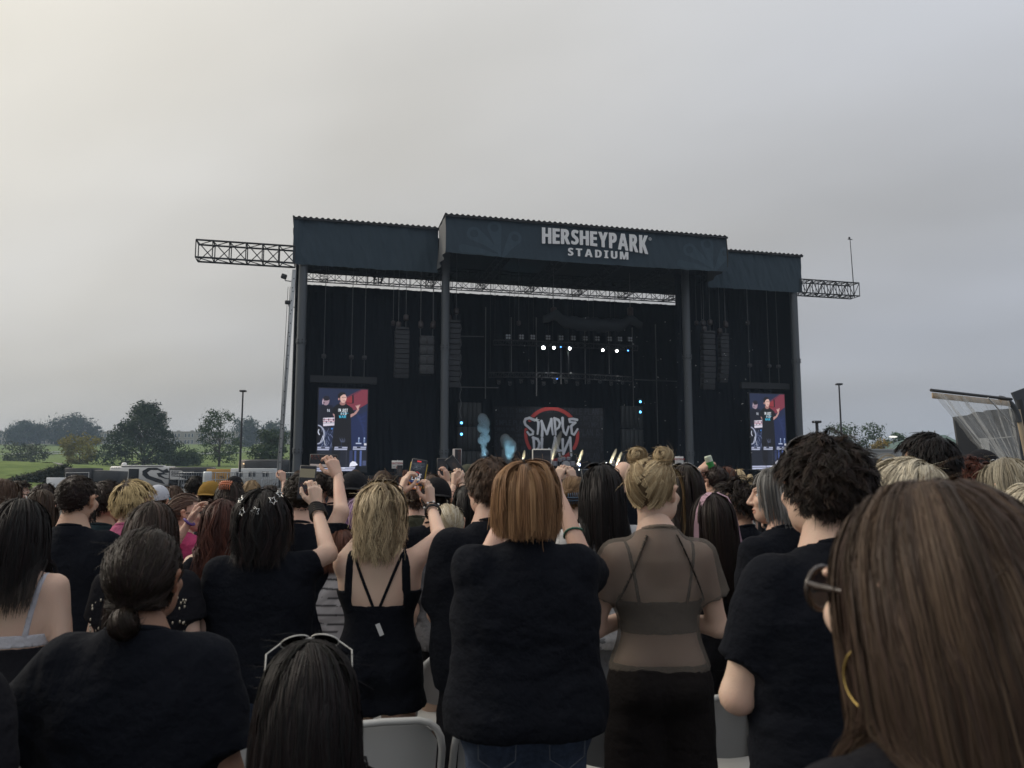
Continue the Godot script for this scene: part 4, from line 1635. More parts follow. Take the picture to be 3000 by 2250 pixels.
	# --- columns
	for cpx in [[882.0, 0.45, "round steel column at the stage's screen side beside the white brace"], [1304.0, 0.45, "round steel column beside the tall black line array"], [2012.0, 0.45, "round steel column beside the bundle of hanging speaker chains"], [2330.0, 0.45, "round steel column at the stage end below the masted truss"]]:
		var q := sp(cpx[0], 1000, cpx[1])
		var col := thing("stage_column", cpx[2], "column", st(q.x, 0, cpx[1]), 0.0, "columns carrying the stage roof")
		var mb := MB.new()
		var prof := [Vector2(0.34, 0.0), Vector2(0.34, TOP - 1.1)]
		mb.lathe(prof, 20)
		part(col, "shaft", mb, steel_m)
		for y in [3.4, 11.9]:
			var cl := MB.new()
			cl.lathe([Vector2(0.345, 0), Vector2(0.385, 0.01), Vector2(0.385, 0.42), Vector2(0.345, 0.43)], 20, Transform3D(Basis(), Vector3(0, y, 0)))
			var co := part(col, "splice_collar", cl, steel_m)
			for k in 8:
				var an := TAU * k / 8 + 0.3
				for yy in [0.1, 0.32]:
					var bo := MB.new()
					bo.box(Transform3D(Basis(Vector3.UP, -an), Vector3(cos(an) * 0.385, y + yy, sin(an) * 0.385)), Vector3(0.07, 0.09, 0.09))
					part(co, "bolt", bo, dark_m)

	# --- walls of cloth: back drapes, wings
	var gap := sp(1500, 866, BACK).y
	var bk := drape(0.4, AE - 0.4, 1.0, gap - 0.05, BACK - 0.05, 260, 10, 0.30, 1.6, 0.0, 21)
	solo("back_drape", bk, black_cloth, "black pleated drape closing the back of the stage", "drape", "black stage drapes")
	for w in [[0.35, "black side drape behind the white perforated brace"], [AE - 0.35, "black side drape at the stage end below the masted truss"]]:
		var sm := MB.new()
		var nb := 40; var nv := 3
		for j in nv + 1:
			for i in nb + 1:
				var u := float(i) / nb; var v := float(j) / nv
				sm.vert(st(w[0] + 0.12 * sin(u * 70.0), lerpf(TOP - 1.1, 0.2, v), lerpf(0.7, BACK - 0.2, u)), SU * (1.0 if w[0] < 5 else -1.0))
		for j in nv:
			for i in nb:
				var k := j * (nb + 1) + i
				sm.tri(k, k + 1, k + nb + 2); sm.tri(k, k + nb + 2, k + nb + 1)
		solo("side_drape", sm, black_cloth, w[1], "drape", "black stage drapes")
	# wing drapes behind the screens, from column to column
	var wl := drape(0.75, C0 + 0.6, 1.2, sp(1100, 866, 4.6).y, 4.6, 110, 8, 0.22, 1.5, 0.0, 31)
	solo("wing_drape", wl, black_cloth, "black pleated drape behind the screen beside the white brace", "drape", "black stage drapes")
	var wr := drape(C1 - 1.0, AE - 0.75, 1.2, TOP - 1.2, 4.6, 100, 8, 0.22, 1.5, 0.0, 41)
	solo("wing_drape", wr, black_cloth, "black pleated drape behind the screen at the masted end", "drape", "black stage drapes")
	# roof girders seen against the strip of sky
	for gd in [[BACK - 1.2, "rear"], [BACK - 4.5, "inner"]]:
		var y0 := gap + 0.55
		var tr := truss(st(0.5, y0, gd[0]), st(AE - 0.5, y0, gd[0]), 0.95, Vector3.UP, 44, 0.05)
		solo("roof_girder", tr, dark_m, "dark lattice girder under the stage roof, %s one against the strip of sky" % gd[1], "girder", "girders under the stage roof")
	for k in 9:
		var a := 2.5 + k * 5.0
		var tr := truss(st(a, TOP - 1.55, 0.6), st(a, TOP - 1.55, BACK - 0.3), 0.7, Vector3.UP, 12, 0.04)
		solo("roof_joist", tr, dark_m, "dark lattice joist running front to back under the stage roof", "joist", "joists under the stage roof")

	# --- deck and skirt
	var dk := MB.new()
	sbox(dk, 0.6, AE - 0.6, 0.0, 1.75, 1.4, BACK - 0.4)
	struct("stage_deck", dk, mat(Color(0.012, 0.012, 0.014), 0.6))

	# --- lattice arms sticking out at both ends
	var A1 := sp(577, 737, 0.6); var B1 := sp(860, 750, 0.6)
	var y1 := (A1.y + B1.y) / 2
	var arm := truss(st(A1.x, y1, 0.6), st(0.2, y1, 0.6), 1.35, Vector3.UP, 6, 0.075, false)
	solo("truss_arm", arm, dark_m, "black lattice truss arm jutting out above the white brace", "truss", "truss arms at the ends of the stage")
	var A2 := sp(2320, 838, 0.6); var B2 := sp(2505, 855, 0.6)
	var y2 := (A2.y + B2.y) / 2
	var arm2 := thing("truss_arm", "black lattice truss arm with a thin mast at its tip", "truss", Vector3.ZERO, 0.0, "truss arms at the ends of the stage")
	part(arm2, "lattice", truss(st(AE - 0.3, y2, 0.6), st(B2.x, y2, 0.6), 1.25, Vector3.UP, 10, 0.06), dark_m)
	var mast := MB.new()
	var mt := sp(2500, 702, 0.6)
	mast.bar(st(B2.x - 0.1, y2 - 0.6, 0.6), st(B2.x - 0.25, mt.y, 0.6), 0.05, 6, 0.03)
	mast.box(sx(B2.x - 0.25, mt.y, 0.6), Vector3(0.5, 0.06, 0.06)); mast.box(sx(B2.x - 0.32, mt.y + 0.12, 0.6), Vector3(0.12, 0.2, 0.12))
	mast.uv = PackedVector2Array()
	part(arm2, "mast", mast, dark_m)
	# white perforated brace leaning out at the near end, with guy wires and floodlights
	var br := thing("brace", "pale perforated steel brace leaning against the stage end", "brace")
	var bt := st_px(862, 790, 0.3); var bo := st_px(816, 1395, -0.4)
	var bm := MB.new()
	var bd := (bt - bo)
	var bz := Basis(SU, bd.normalized(), SU.cross(bd.normalized()))
	bm.box(Transform3D(bz, (bt + bo) / 2), Vector3(0.30, bd.length(), 0.12), 0.015)
	part(br, "rail", bm, mat(Color(0.42, 0.44, 0.45), 0.5, 0.2))
	for k in 26:
		var hb := MB.new()
		hb.box(Transform3D(bz, bo.lerp(bt, (k + 0.5 + 0.25 * (k % 3)) / 27.0) + bz.z * 0.061 + bz.x * 0.03 * (1 if k % 2 else -1)), Vector3(0.07, 0.10, 0.006))
		part(br, "hole", hb, dark_m)
	for k in 2:
		var gw := MB.new()
		gw.bar(st_px(850 - k * 6, 840, 0.2), st_px(824 - k * 10, 1390, -0.6), 0.02, 5)
		solo("guy_wire", gw, dark_m, "thin steel guy wire strung beside the pale brace", "wire", "guy wires at the stage end")
	for fl in [[832.0, 810.0, "black floodlight tilted on an arm high on the stage end"], [843.0, 886.0, "black box floodlight on a short arm beside the pale brace"]]:
		var p := st_px(fl[0], fl[1], 0.2)
		var o := thing("floodlight", fl[2], "floodlight", p, stage_turn, "floodlights on the stage end")
		var hd := MB.new()
		hd.box(Transform3D(Basis(Vector3.FORWARD, 0.3 if fl[1] < 850 else 0.0), Vector3(0, 0, 0)), Vector3(0.42, 0.28 if fl[1] > 850 else 0.36, 0.3), 0.04)
		part(o, "housing", hd, dark_m)
		var ab := MB.new()
		ab.tube([Vector3(0.05, -0.1, 0), Vector3(0.1, -0.32, 0), Vector3(0.55, -0.36, 0)], 0.04, 6)
		ab.uv = PackedVector2Array()
		part(o, "arm", ab, dark_m)
	# --- screens
	for sc in [[931.0, 1139.0, 1075.0, 1381.0, "tall video screen showing two musicians, between column and white brace"], [2200.0, 1154.0, 2302.0, 1375.0, "tall video screen showing two musicians, below the masted truss arm"]]:
		video_screen(sc)
	speakers()
	stage_rig()
	backdrop_and_band()

var screen_tex: ImageTexture
func paint_screen() -> ImageTexture:
	if screen_tex: return screen_tex
	var p := Print.new(290, 484, Color8(32, 40, 66))
	p.frame(165, 205, 968, 1555)
	var rnd := RandomNumberGenerator.new(); rnd.seed = 3
	p.poly([[855, 210], [968, 210], [968, 440], [800, 545], [700, 560], [600, 500], [600, 350]], Color8(120, 52, 66))
	p.poly([[600, 350], [720, 300], [730, 440], [640, 480]], Color8(135, 50, 56))
	p.stroke([[850, 220], [760, 280], [620, 350]], 10, Color8(60, 45, 70))
	p.rect(165, 480, 400, 900, Color8(24, 28, 44))
	p.poly([[700, 700], [968, 560], [968, 1200], [690, 1200]], Color8(30, 40, 76))
	for k in 5: p.stroke([[780 + k * 30, 600 + k * 60], [860 + k * 12, 680 + k * 50], [930, 640 + k * 90]], 26, Color8(42, 54, 96), 0.5)
	# back musician
	p.poly([[200, 500], [260, 470], [340, 480], [400, 540], [400, 700], [185, 780], [180, 560]], Color8(20, 22, 34))
	p.disc(282, 405, 56, 78, Color8(150, 128, 140)); p.disc(290, 365, 52, 40, Color8(30, 26, 34))
	p.disc(262, 400, 12, 7, Color8(60, 50, 58)); p.disc(250, 440, 12, 16, Color8(70, 45, 55)); p.disc(232, 430, 7, 40, Color8(196, 180, 196))
	p.stroke([[312, 545], [312, 585]], 9, Color8(190, 195, 205)); p.stroke([[318, 548], [336, 585]], 8, Color8(190, 195, 205)); p.stroke([[342, 545], [342, 585]], 9, Color8(190, 195, 205))
	# front musician
	p.stroke([[430, 620], [450, 660], [520, 700], [640, 690]], 62, Color8(168, 132, 128), 1.0, 44)
	p.stroke([[690, 650], [770, 600], [815, 540], [800, 490]], 46, Color8(172, 132, 128), 1.0, 22)
	for k in 4: p.stroke([[805, 530], [775 + k * 22, 480 - k * 6]], 12, Color8(196, 158, 150))
	p.poly([[400, 520], [480, 455], [610, 450], [720, 520], [755, 600], [690, 620], [690, 720], [440, 720], [430, 630], [395, 610]], Color8(17, 17, 22))
	p.poly([[440, 700], [700, 690], [720, 1250], [700, 1480], [570, 1400], [555, 1000], [530, 1450], [400, 1480], [400, 1100]], Color8(22, 22, 28))
	p.disc(555, 440, 48, 38, Color8(150, 110, 105))
	p.disc(565, 360, 52, 76, Color8(206, 168, 158)); p.poly([[480, 380], [478, 300], [520, 262], [590, 262], [606, 300], [560, 300], [520, 330], [508, 390]], Color8(26, 20, 22))
	p.stroke([[545, 345], [572, 345]], 7, Color8(70, 50, 50)); p.stroke([[585, 345], [600, 346]], 7, Color8(70, 50, 50)); p.stroke([[565, 402], [600, 404]], 7, Color8(120, 70, 72)); p.disc(600, 372, 8, 16, Color8(222, 182, 172)); p.disc(492, 375, 12, 20, Color8(180, 135, 128))
	p.stroke([[600, 435], [710, 440], [720, 420]], 8, Color8(18, 16, 20)); p.stroke([[722, 315], [726, 430]], 24, Color8(20, 18, 24))
	# shirt print
	word_print(p, "I'M JUST", 482, 535, 22, 46, Color8(220, 226, 232), 8)
	word_print(p, "A KID", 530, 592, 22, 40, Color8(214, 220, 226), 7)
	p.stroke([[528, 606], [655, 604]], 7, Color8(70, 180, 214))
	word_print(p, "WAR", 505, 642, 36, 40, Color8(70, 180, 214), 9)
	# drums
	p.poly([[245, 690], [432, 680], [430, 810], [250, 825]], Color8(206, 200, 212))
	for k in 3: p.stroke([[250, 718 + k * 28], [430, 708 + k * 28]], 9, Color8(150, 60, 70) if k < 2 else Color8(120, 120, 130))
	for k in 5: p.rect(255 + k * 38, 700 + (k % 2) * 40, 268 + k * 38, 730 + (k % 2) * 40, Color8(60, 60, 80))
	p.disc(160, 960, 120, 160, Color8(150, 155, 175)); p.disc(155, 960, 100, 140, Color8(14, 16, 26)); p.stroke([[180, 880], [170, 920], [190, 960]], 18, Color8(190, 195, 210))
	for k in 26:
		var x := rnd.randf_range(215, 400); var y := rnd.randf_range(830, 1120)
		p.stroke([[x, y], [x + rnd.randf_range(-40, 40), y + rnd.randf_range(20, 90)]], 6, Color8(150, 160, 190), 0.7)
	p.stroke([[250, 980], [290, 1135]], 9, Color8(200, 205, 220)); p.stroke([[250, 980], [210, 1080]], 8, Color8(190, 195, 215)); p.disc(392, 862, 16, 14, Color8(60, 120, 190))
	for k in 8: p.stroke([[520 + k * 13, 1010 + (k % 3) * 20], [545 + k * 8, 1080]], 5, Color8(120, 130, 165), 0.7)
	# flight cases, bottles
	for q in [[168, 1160, 360], [445, 1155, 655], [748, 1150, 962]]:
		p.poly([[q[0], q[1]], [q[2], q[1]], [q[2] - 6, q[1] + 54], [q[0] - 8, q[1] + 54]], Color8(160, 165, 188))
		p.stroke([[q[0], q[1] + 26], [q[2], q[1] + 26]], 7, Color8(70, 74, 96)); p.rect(q[0] + 60, q[1] + 6, q[0] + 120, q[1] + 24, Color8(30, 34, 50))
	p.rect(165, 1216, 968, 1480, Color8(30, 33, 44)); p.rect(690, 1216, 740, 1480, Color8(44, 52, 84)); p.rect(770, 1216, 800, 1470, Color8(66, 80, 130)); p.rect(860, 1216, 890, 1470, Color8(80, 98, 150))
	p.stroke([[636, 1230], [636, 1470]], 4, Color8(90, 90, 100))
	p.poly([[400, 1220], [540, 1220], [520, 1480], [420, 1480]], Color8(20, 20, 26))
	for x in [838, 928]:
		p.stroke([[x, 1010], [x, 1080]], 30, Color8(90, 110, 150), 0.8); p.stroke([[x, 1006], [x, 1018]], 14, Color8(190, 205, 225)); p.stroke([[x - 6, 1030], [x - 6, 1075]], 5, Color8(180, 195, 225))
	p.rect(790, 1090, 880, 1106, Color8(170, 180, 205)); p.rect(926, 1096, 965, 1130, Color8(200, 200, 210))
	p.poly([[690, 1478], [705, 1420], [745, 1388], [790, 1400], [830, 1448], [780, 1470]], Color8(226, 228, 240))
	p.poly([[165, 1495], [790, 1485], [760, 1545], [165, 1555]], Color8(176, 180, 204)); p.stroke([[165, 1520], [770, 1512]], 9, Color8(60, 66, 90)); p.rect(580, 1494, 620, 1510, Color8(220, 224, 236))
	p.rect(905, 1380, 965, 1460, Color8(70, 78, 110)); p.rect(800, 1470, 968, 1555, Color8(14, 16, 22))
	screen_tex = p.tex()
	return screen_tex

# block lettering from strokes, for print too small for type
const STROKES := {"I": [[[0.5, 0], [0.5, 1]]], "'": [[[0.5, 0], [0.4, 0.25]]], "M": [[[0, 1], [0, 0], [0.5, 0.7], [1, 0], [1, 1]]], "J": [[[0.9, 0], [0.9, 0.8], [0.5, 1], [0.1, 0.8]]], "U": [[[0, 0], [0, 0.8], [0.5, 1], [1, 0.8], [1, 0]]], "S": [[[1, 0.1], [0.3, 0], [0, 0.25], [1, 0.7], [0.7, 1], [0, 0.9]]], "T": [[[0, 0], [1, 0]], [[0.5, 0], [0.5, 1]]], "A": [[[0, 1], [0.5, 0], [1, 1]], [[0.25, 0.65], [0.75, 0.65]]], "K": [[[0, 0], [0, 1]], [[1, 0], [0, 0.55], [1, 1]]], "D": [[[0, 0], [0, 1], [0.7, 0.9], [1, 0.5], [0.7, 0.1], [0, 0]]], "W": [[[0, 0], [0.25, 1], [0.5, 0.3], [0.75, 1], [1, 0]]], "R": [[[0, 1], [0, 0], [0.9, 0.1], [0.9, 0.45], [0, 0.55], [1, 1]]], "P": [[[0, 1], [0, 0], [0.9, 0.1], [0.9, 0.45], [0, 0.55]]], "L": [[[0, 0], [0, 1], [1, 1]]], "E": [[[1, 0], [0, 0], [0, 1], [1, 1]], [[0, 0.5], [0.8, 0.5]]], "N": [[[0, 1], [0, 0], [1, 1], [1, 0]]], " ": [], "C": [[[1, 0.1], [0.4, 0], [0, 0.5], [0.4, 1], [1, 0.9]]], "O": [[[0.5, 0], [0, 0.5], [0.5, 1], [1, 0.5], [0.5, 0]]], "H": [[[0, 0], [0, 1]], [[1, 0], [1, 1]], [[0, 0.5], [1, 0.5]]], "Y": [[[0, 0], [0.5, 0.5], [1, 0]], [[0.5, 0.5], [0.5, 1]]]}
func word_print(p: Print, txt: String, x: float, y: float, w: float, h: float, c: Color, sw: float, a := 1.0, slant := 0.0) -> void:
	for ch in txt:
		for s in STROKES.get(ch, []):
			var pts := []
			for q in s: pts.append([x + q[0] * w * 0.78 + (1.0 - q[1]) * slant, y + q[1] * h])
			p.stroke(pts, sw, c, a)
		x += w * (0.62 if ch in ["'", "I", " "] else 1.15)

func video_screen(sc: Array) -> void:
	var b := 1.1
	var q := sp((sc[0] + sc[2]) / 2, sc[1], b); var l := sp(sc[0], (sc[1] + sc[3]) / 2, b); var rr := sp(sc[2], (sc[1] + sc[3]) / 2, b); var lo := sp((sc[0] + sc[2]) / 2, sc[3], b)
	var w := rr.x - l.x; var h := q.y - lo.y
	var o := thing("video_screen", sc[4], "screen", st((l.x + rr.x) / 2, lo.y, b), 0.0, "video screens on the stage wings")
	o.transform.basis = Basis(SU, Vector3.UP, -SW)
	var fr := MB.new()
	fr.box(Transform3D(Basis(), Vector3(0, h / 2, -0.12)), Vector3(w + 0.16, h + 0.16, 0.2))
	part(o, "cabinet", fr, mat(Color(0.012, 0.012, 0.014), 0.6))
	var im := StandardMaterial3D.new()
	im.albedo_color = Color(0.02, 0.02, 0.02)
	im.emission_enabled = true; im.emission = Color.BLACK
	im.emission_texture = paint_screen(); im.emission_energy_multiplier = 1.05
	im.emission_operator = BaseMaterial3D.EMISSION_OP_ADD
	im.roughness = 0.4
	var face := MB.new()
	face.quad(Vector3(-w / 2, 0, 0.002), Vector3(w / 2, 0, 0.002), Vector3(w / 2, h, 0.002), Vector3(-w / 2, h, 0.002))
	part(o, "screen", face, im, "moving picture of a singer in a black shirt before drums")
	var hd := MB.new()
	hd.box(Transform3D(Basis(), Vector3(0, h + 0.75, -0.3)), Vector3(w + 1.4, 0.55, 0.4))
	part(o, "header_truss_cover", hd, mat(Color(0.016, 0.018, 0.022), 0.8))
	for k in [-1.0, 0.35, 1.0]:
		var chain := MB.new()
		chain.bar(Vector3(k * w * 0.42, h + 1.0, -0.3), Vector3(k * w * 0.42, 19.4 - lo.y, -0.3), 0.03, 5)
		part(o, "hoist_chain", chain, mat(Color(0.05, 0.055, 0.06), 0.5))
		var ht := MB.new()
		ht.box(Transform3D(Basis(), Vector3(k * w * 0.42, h + 2.6, -0.3)), Vector3(0.36, 0.30, 0.3), 0.05)
		part(o, "hoist", ht, mat(Color(0.03, 0.03, 0.034), 0.5))
	var lamp := AreaLight3D.new()
	lamp.name = "screen_glow"
	lamp.area_size = Vector2(w, h)
	lamp.light_color = Color(0.62, 0.62, 0.8)
	lamp.light_energy = 0.5
	lamp.shadow_enabled = true
	o.add_child(lamp)
	lamp.position = Vector3(0, h / 2, 0.05)
	lamp.rotation.y = PI

func speakers() -> void:
	var m := mat(Color(0.022, 0.023, 0.027), 0.7)
	var grille := mat(Color(0.03, 0.032, 0.037), 0.85)
	# px of the top middle, px of the bottom, width in metres, boxes
	for a in [[1178.0, 968.0, 1106.0, 1.15, 10, 0.34, "black line array hanging beside the horn cabinets"], [1326.0, 948.0, 1134.0, 1.25, 12, 0.16, "tall black line array hanging in front of the column"], [2072.0, 978.0, 1140.0, 1.15, 10, 0.30, "black line array hanging among bundled chains past the column"], [2118.0, 985.0, 1118.0, 0.8, 11, 0.55, "slim curved line array hanging beside the far video screen"]]:
		var b := 0.9
		var t := sp(a[0], a[1], b); var lo := sp(a[0], a[2], b)
		var o := thing("line_array", a[6], "speaker array", st(t.x, t.y, b), 0.0, "speaker arrays hung over the stage")
		o.transform.basis = Basis(SU, Vector3.UP, -SW)
		var h: float = (t.y - lo.y) / a[4]
		var y := 0.0
		var ang := 0.0
		var z := 0.0
		for k in a[4]:
			var f: float = float(k) / float(a[4])
			ang = a[5] * f * f
			var bx := MB.new()
			bx.box(Transform3D(Basis(Vector3.RIGHT, ang), Vector3(0, y - h * 0.5, z)), Vector3(a[3], h * 0.93, 0.7), 0.03)
			var sb := part(o, "speaker_box", bx, m)
			var gr := MB.new()
			gr.box(Transform3D(Basis(Vector3.RIGHT, ang), Vector3(0, y - h * 0.5, z)) * Transform3D(Basis(), Vector3(0, 0, 0.355)), Vector3(a[3] * 0.86, h * 0.8, 0.02))
			part(sb, "grille", gr, grille)
			y -= h * cos(ang); z -= h * sin(ang) * 0.8
		var bump := MB.new()
		bump.box(Transform3D(Basis(), Vector3(0, 0.12, 0)), Vector3(a[3] * 0.9, 0.16, 0.9))
		part(o, "flying_frame", bump, m)
		for k in [-1.0, 1.0]:
			var ch := MB.new()
			ch.bar(Vector3(k * 0.3, 0.2, 0), Vector3(k * 0.3, 20.4 - t.y, 0), 0.025, 5)
			part(o, "hoist_chain", ch, mat(Color(0.09, 0.095, 0.1), 0.5, 0.4))
			var ht := MB.new()
			ht.box(Transform3D(Basis(), Vector3(k * 0.3, 0.75 + 0.3 * k, 0)), Vector3(0.40, 0.5, 0.34), 0.08)
			part(o, "hoist", ht, mat(Color(0.03, 0.022, 0.022), 0.5))
	# four horn cabinets in a hanging column
	var t := sp(1250, 985, 0.9); var lo := sp(1250, 1098, 0.9)
	var o := thing("speaker_column", "hanging column of four grey horn cabinets between two line arrays", "speaker array", st(t.x, t.y, 0.9), 0.0, "speaker arrays hung over the stage")
	o.transform.basis = Basis(SU, Vector3.UP, -SW)
	var h := (t.y - lo.y) / 4.0
	for k in 4:
		var bx := MB.new()
		bx.box(Transform3D(Basis(), Vector3(0, -h * (k + 0.5), 0)), Vector3(1.12, h * 0.96, 0.8), 0.04)
		var sb := part(o, "speaker_box", bx, mat(Color(0.035, 0.038, 0.043), 0.7))
		for s in [-1.0, 1.0]:
			var dr := MB.new()
			dr.lathe([Vector2(0.0, -0.10), Vector2(0.12, -0.08), Vector2(0.27, 0.0), Vector2(0.30, 0.012)], 18, Transform3D(Basis(Vector3.RIGHT, PI / 2), Vector3(s * 0.3, -h * (k + 0.5), 0.405)))
			part(sb, "driver", dr, mat(Color(0.012, 0.012, 0.014), 0.6))
		var hn := MB.new()
		hn.box(Transform3D(Basis(), Vector3(0, -h * (k + 0.5), 0.41)), Vector3(0.12, h * 0.7, 0.03), 0.01)
		part(sb, "horn", hn, mat(Color(0.015, 0.015, 0.017), 0.5))
	for s in [-1.0, 1.0]:
		var ch := MB.new()
		ch.bar(Vector3(s * 0.5, 0, 0), Vector3(s * 0.5, 20.4 - t.y, 0), 0.025, 5)
		part(o, "hoist_chain", ch, mat(Color(0.09, 0.095, 0.1), 0.5, 0.4))
		var ht := MB.new()
		ht.box(Transform3D(Basis(), Vector3(s * 0.5, 0.9, 0)), Vector3(0.4, 0.5, 0.34), 0.08)
		part(o, "hoist", ht, mat(Color(0.03, 0.022, 0.022), 0.5))

func stage_rig() -> void:
	var dark := mat(Color(0.03, 0.032, 0.036), 0.5, 0.3)
	var body_m := mat(Color(0.02, 0.02, 0.023), 0.5)
	var lens_off := mat(Color(0.55, 0.57, 0.60), 0.3)
	# two curved lighting trusses
	var B := 8.0
	for tr in [[1450.0, 1868.0, 1003.0, 1014.0, -0.30, "upper"], [1436.0, 1856.0, 1098.0, 1108.0, -0.20, "lower"]]:
		var l := sp(tr[0], tr[2], B); var rr := sp(tr[1], tr[3], B)
		var o := thing("lighting_truss", "%s curved lighting truss hanging over the band" % tr[5], "truss", Vector3.ZERO, 0.0, "lighting trusses over the band")
		var n := 7
		for k in n:
			var u0 := float(k) / n; var u1 := float(k + 1) / n
			var p := st(lerpf(l.x, rr.x, u0), l.y + 0.35 * sin(u0 * PI), B + 1.6 * sin(u0 * PI)); var q := st(lerpf(l.x, rr.x, u1), l.y + 0.35 * sin(u1 * PI), B + 1.6 * sin(u1 * PI))
			part(o, "lattice", truss(p, q, 0.45, Vector3.UP, 4, 0.03), mat(Color(0.05, 0.052, 0.058), 0.45, 0.5))
			var ch := MB.new()
			ch.bar(p, p + Vector3(0, 20.6 - p.y, 0), 0.02, 5)
			part(o, "hoist_chain", ch, dark)
	# blinders: four lamps in a square, unlit
	for x in [1488.0, 1527.0, 1560.0, 1605.0, 1643.0, 1679.0, 1714.0, 1749.0, 1785.0, 1815.0, 1845.0]:
		var u: float = (x - 1450.0) / 418.0
		var bb := B + 1.6 * sin(u * PI) - 0.3
		var p := st_px(x, 986.0 + u * 9.0, bb)
		var o := thing("blinder_lamp", "square blinder fitting with four unlit round lamps on the upper truss", "stage light", p, 0.0, "blinders on the upper truss")
		o.transform.basis = Basis(SU, Vector3.UP, -SW)
		var bx := MB.new()
		bx.box(Transform3D(), Vector3(0.5, 0.5, 0.25), 0.03)
		part(o, "housing", bx, body_m)
		for sxx in [-1.0, 1.0]:
			for syy in [-1.0, 1.0]:
				var ln := MB.new()
				ln.lathe([Vector2(0.0, 0.03), Vector2(0.08, 0.025), Vector2(0.105, 0.0)], 12, Transform3D(Basis(Vector3.RIGHT, PI / 2), Vector3(sxx * 0.12, syy * 0.12, 0.128)))
				part(o, "lamp_glass", ln, lens_off)
		var yk := MB.new()
		yk.bar(Vector3(0, -0.25, 0), Vector3(0, -0.55, 0), 0.03, 5)
		part(o, "yoke", yk, body_m)
	# moving heads: lit ones shine, the rest hang dark
	var lit := [[1592.0, 1019.0, 0.16, Color(1, 1, 0.98), 26.0], [1623.0, 1019.0, 0.13, Color(1, 1, 0.98), 22.0], [1669.0, 1021.0, 0.13, Color(1, 1, 0.98), 22.0], [1766.0, 1026.0, 0.12, Color(1, 1, 0.98), 20.0], [1807.0, 1028.0, 0.12, Color(1, 1, 0.98), 20.0], [1643.0, 1016.0, 0.07, Color(0.1, 0.35, 1.0), 6.0], [1840.0, 1027.0, 0.07, Color(0.1, 0.35, 1.0), 6.0], [1632.0, 1110.0, 0.06, Color(0.1, 0.3, 1.0), 3.0]]
	for k in lit.size():
		var x: float = lit[k][0]
		var u := (x - 1450.0) / 418.0
		var bb := B + 1.6 * sin(u * PI) - 0.1
		moving_head(st_px(x, lit[k][1], bb), lit[k][2], lit[k][3], lit[k][4], "%s moving head shining under the %s truss" % ["white" if lit[k][3].r > 0.5 else "blue", "upper" if lit[k][1] < 1060 else "lower"])
	for k in 12:
		var x := 1462.0 + k * 33.0
		moving_head(st_px(x, 1122.0 + 4.0 * sin(k * 2.0), B + 1.2 * sin(float(k) / 11 * PI)), 0.10, Color.BLACK, 0.0, "dark moving head hanging from the lower truss")
	# blue lamps on the side towers
	for q in [[1352.0, 1239.0], [1352.0, 1272.0], [1876.0, 1177.0], [1876.0, 1207.0]]:
		moving_head(st_px(q[0], q[1], 6.0), 0.11, Color(0.12, 0.5, 1.0), 5.0, ("small blue lamp on the tower beside the smoke plume" if q[0] < 1500 else "small blue lamp on the tower past the drum kit"))
	# pale pipes that carry the drapes
	for q in [[1423.0, 900.0, 1168.0], [1498.0, 930.0, 1090.0], [1571.0, 930.0, 1160.0], [1643.0, 1018.0, 1125.0], [1713.0, 940.0, 1125.0], [1783.0, 940.0, 1095.0], [1852.0, 960.0, 1290.0], [1920.0, 950.0, 1300.0], [1992.0, 930.0, 1330.0]]:
		var p := sp(q[0], q[1], 10.5); var r2 := sp(q[0], q[2], 10.5)
		var mb := MB.new()
		mb.bar(st(p.x, p.y, 10.5), st(p.x, r2.y, 10.5), 0.055, 6)
		solo("drape_pipe", mb, mat(Color(0.16, 0.165, 0.17), 0.5, 0.3), "pale upright pipe in front of the back drape", "pipe", "upright pipes at the back of the stage")
	for q in [[1290.0, 1133.0, 1460.0, 1136.0, 7.0], [1860.0, 1112.0, 2000.0, 1118.0, 9.0], [1340.0, 985.0, 1418.0, 986.0, 9.0]]:
		var mb := MB.new()
		mb.bar(st_px(q[0], q[1], q[4]), st_px(q[2], q[3], q[4]), 0.05, 6)
		solo("drape_rail", mb, mat(Color(0.10, 0.105, 0.11), 0.5, 0.3), "grey level rail between the drape pipes", "rail", "level rails at the back of the stage")
	# cable runs dropping down beside the tall array
	var cb := MB.new()
	var pts := []
	for k in 24: pts.append(st_px(1349.0 + 2.5 * sin(k * 1.7), 950.0 + k * 12.0, 2.0))
	cb.tube(pts, 0.03, 5)
	cb.uv = PackedVector2Array()
	solo("cable_run", cb, mat(Color(0.12, 0.125, 0.13), 0.6), "pale cable bundle dropping beside the tall line array", "cable")
	# the cloth bundle
	var o := thing("cloth_bundle", "long black cloth bundle slung from two hoists under the roof", "bundle")
	var mb := MB.new()
	var a0 := sp(1592, 938, 5.0); var a1 := sp(1880, 955, 5.0)
	var nu := 60; var nv := 16
	for i in nu + 1:
		var u := float(i) / nu
		var a := lerpf(a0.x, a1.x, u)
		var yc := lerpf(a0.y + 0.1, a1.y + 0.1, u) - 0.25 * sin(u * PI) + 0.55 * (exp(-pow((u - 0.12) / 0.06, 2.0)) + exp(-pow((u - 0.88) / 0.06, 2.0)))
		var rad := 0.62 * pow(sin(clampf(u, 0.02, 0.98) * PI), 0.25)
		for j in nv + 1:
			var an := TAU * j / nv
			var wr := 1.0 + 0.13 * sin(an * 3.0 + u * 30.0) + 0.09 * sin(u * 90.0 + an * 5.0)
			mb.vert(st(a, yc + cos(an) * rad * wr, 5.0 + sin(an) * rad * 0.8 * wr), (Vector3.UP * cos(an) + SW * sin(an)).normalized())
	for i in nu:
		for j in nv:
			var k := i * (nv + 1) + j
			mb.tri(k, k + 1, k + nv + 2); mb.tri(k, k + nv + 2, k + nv + 1)
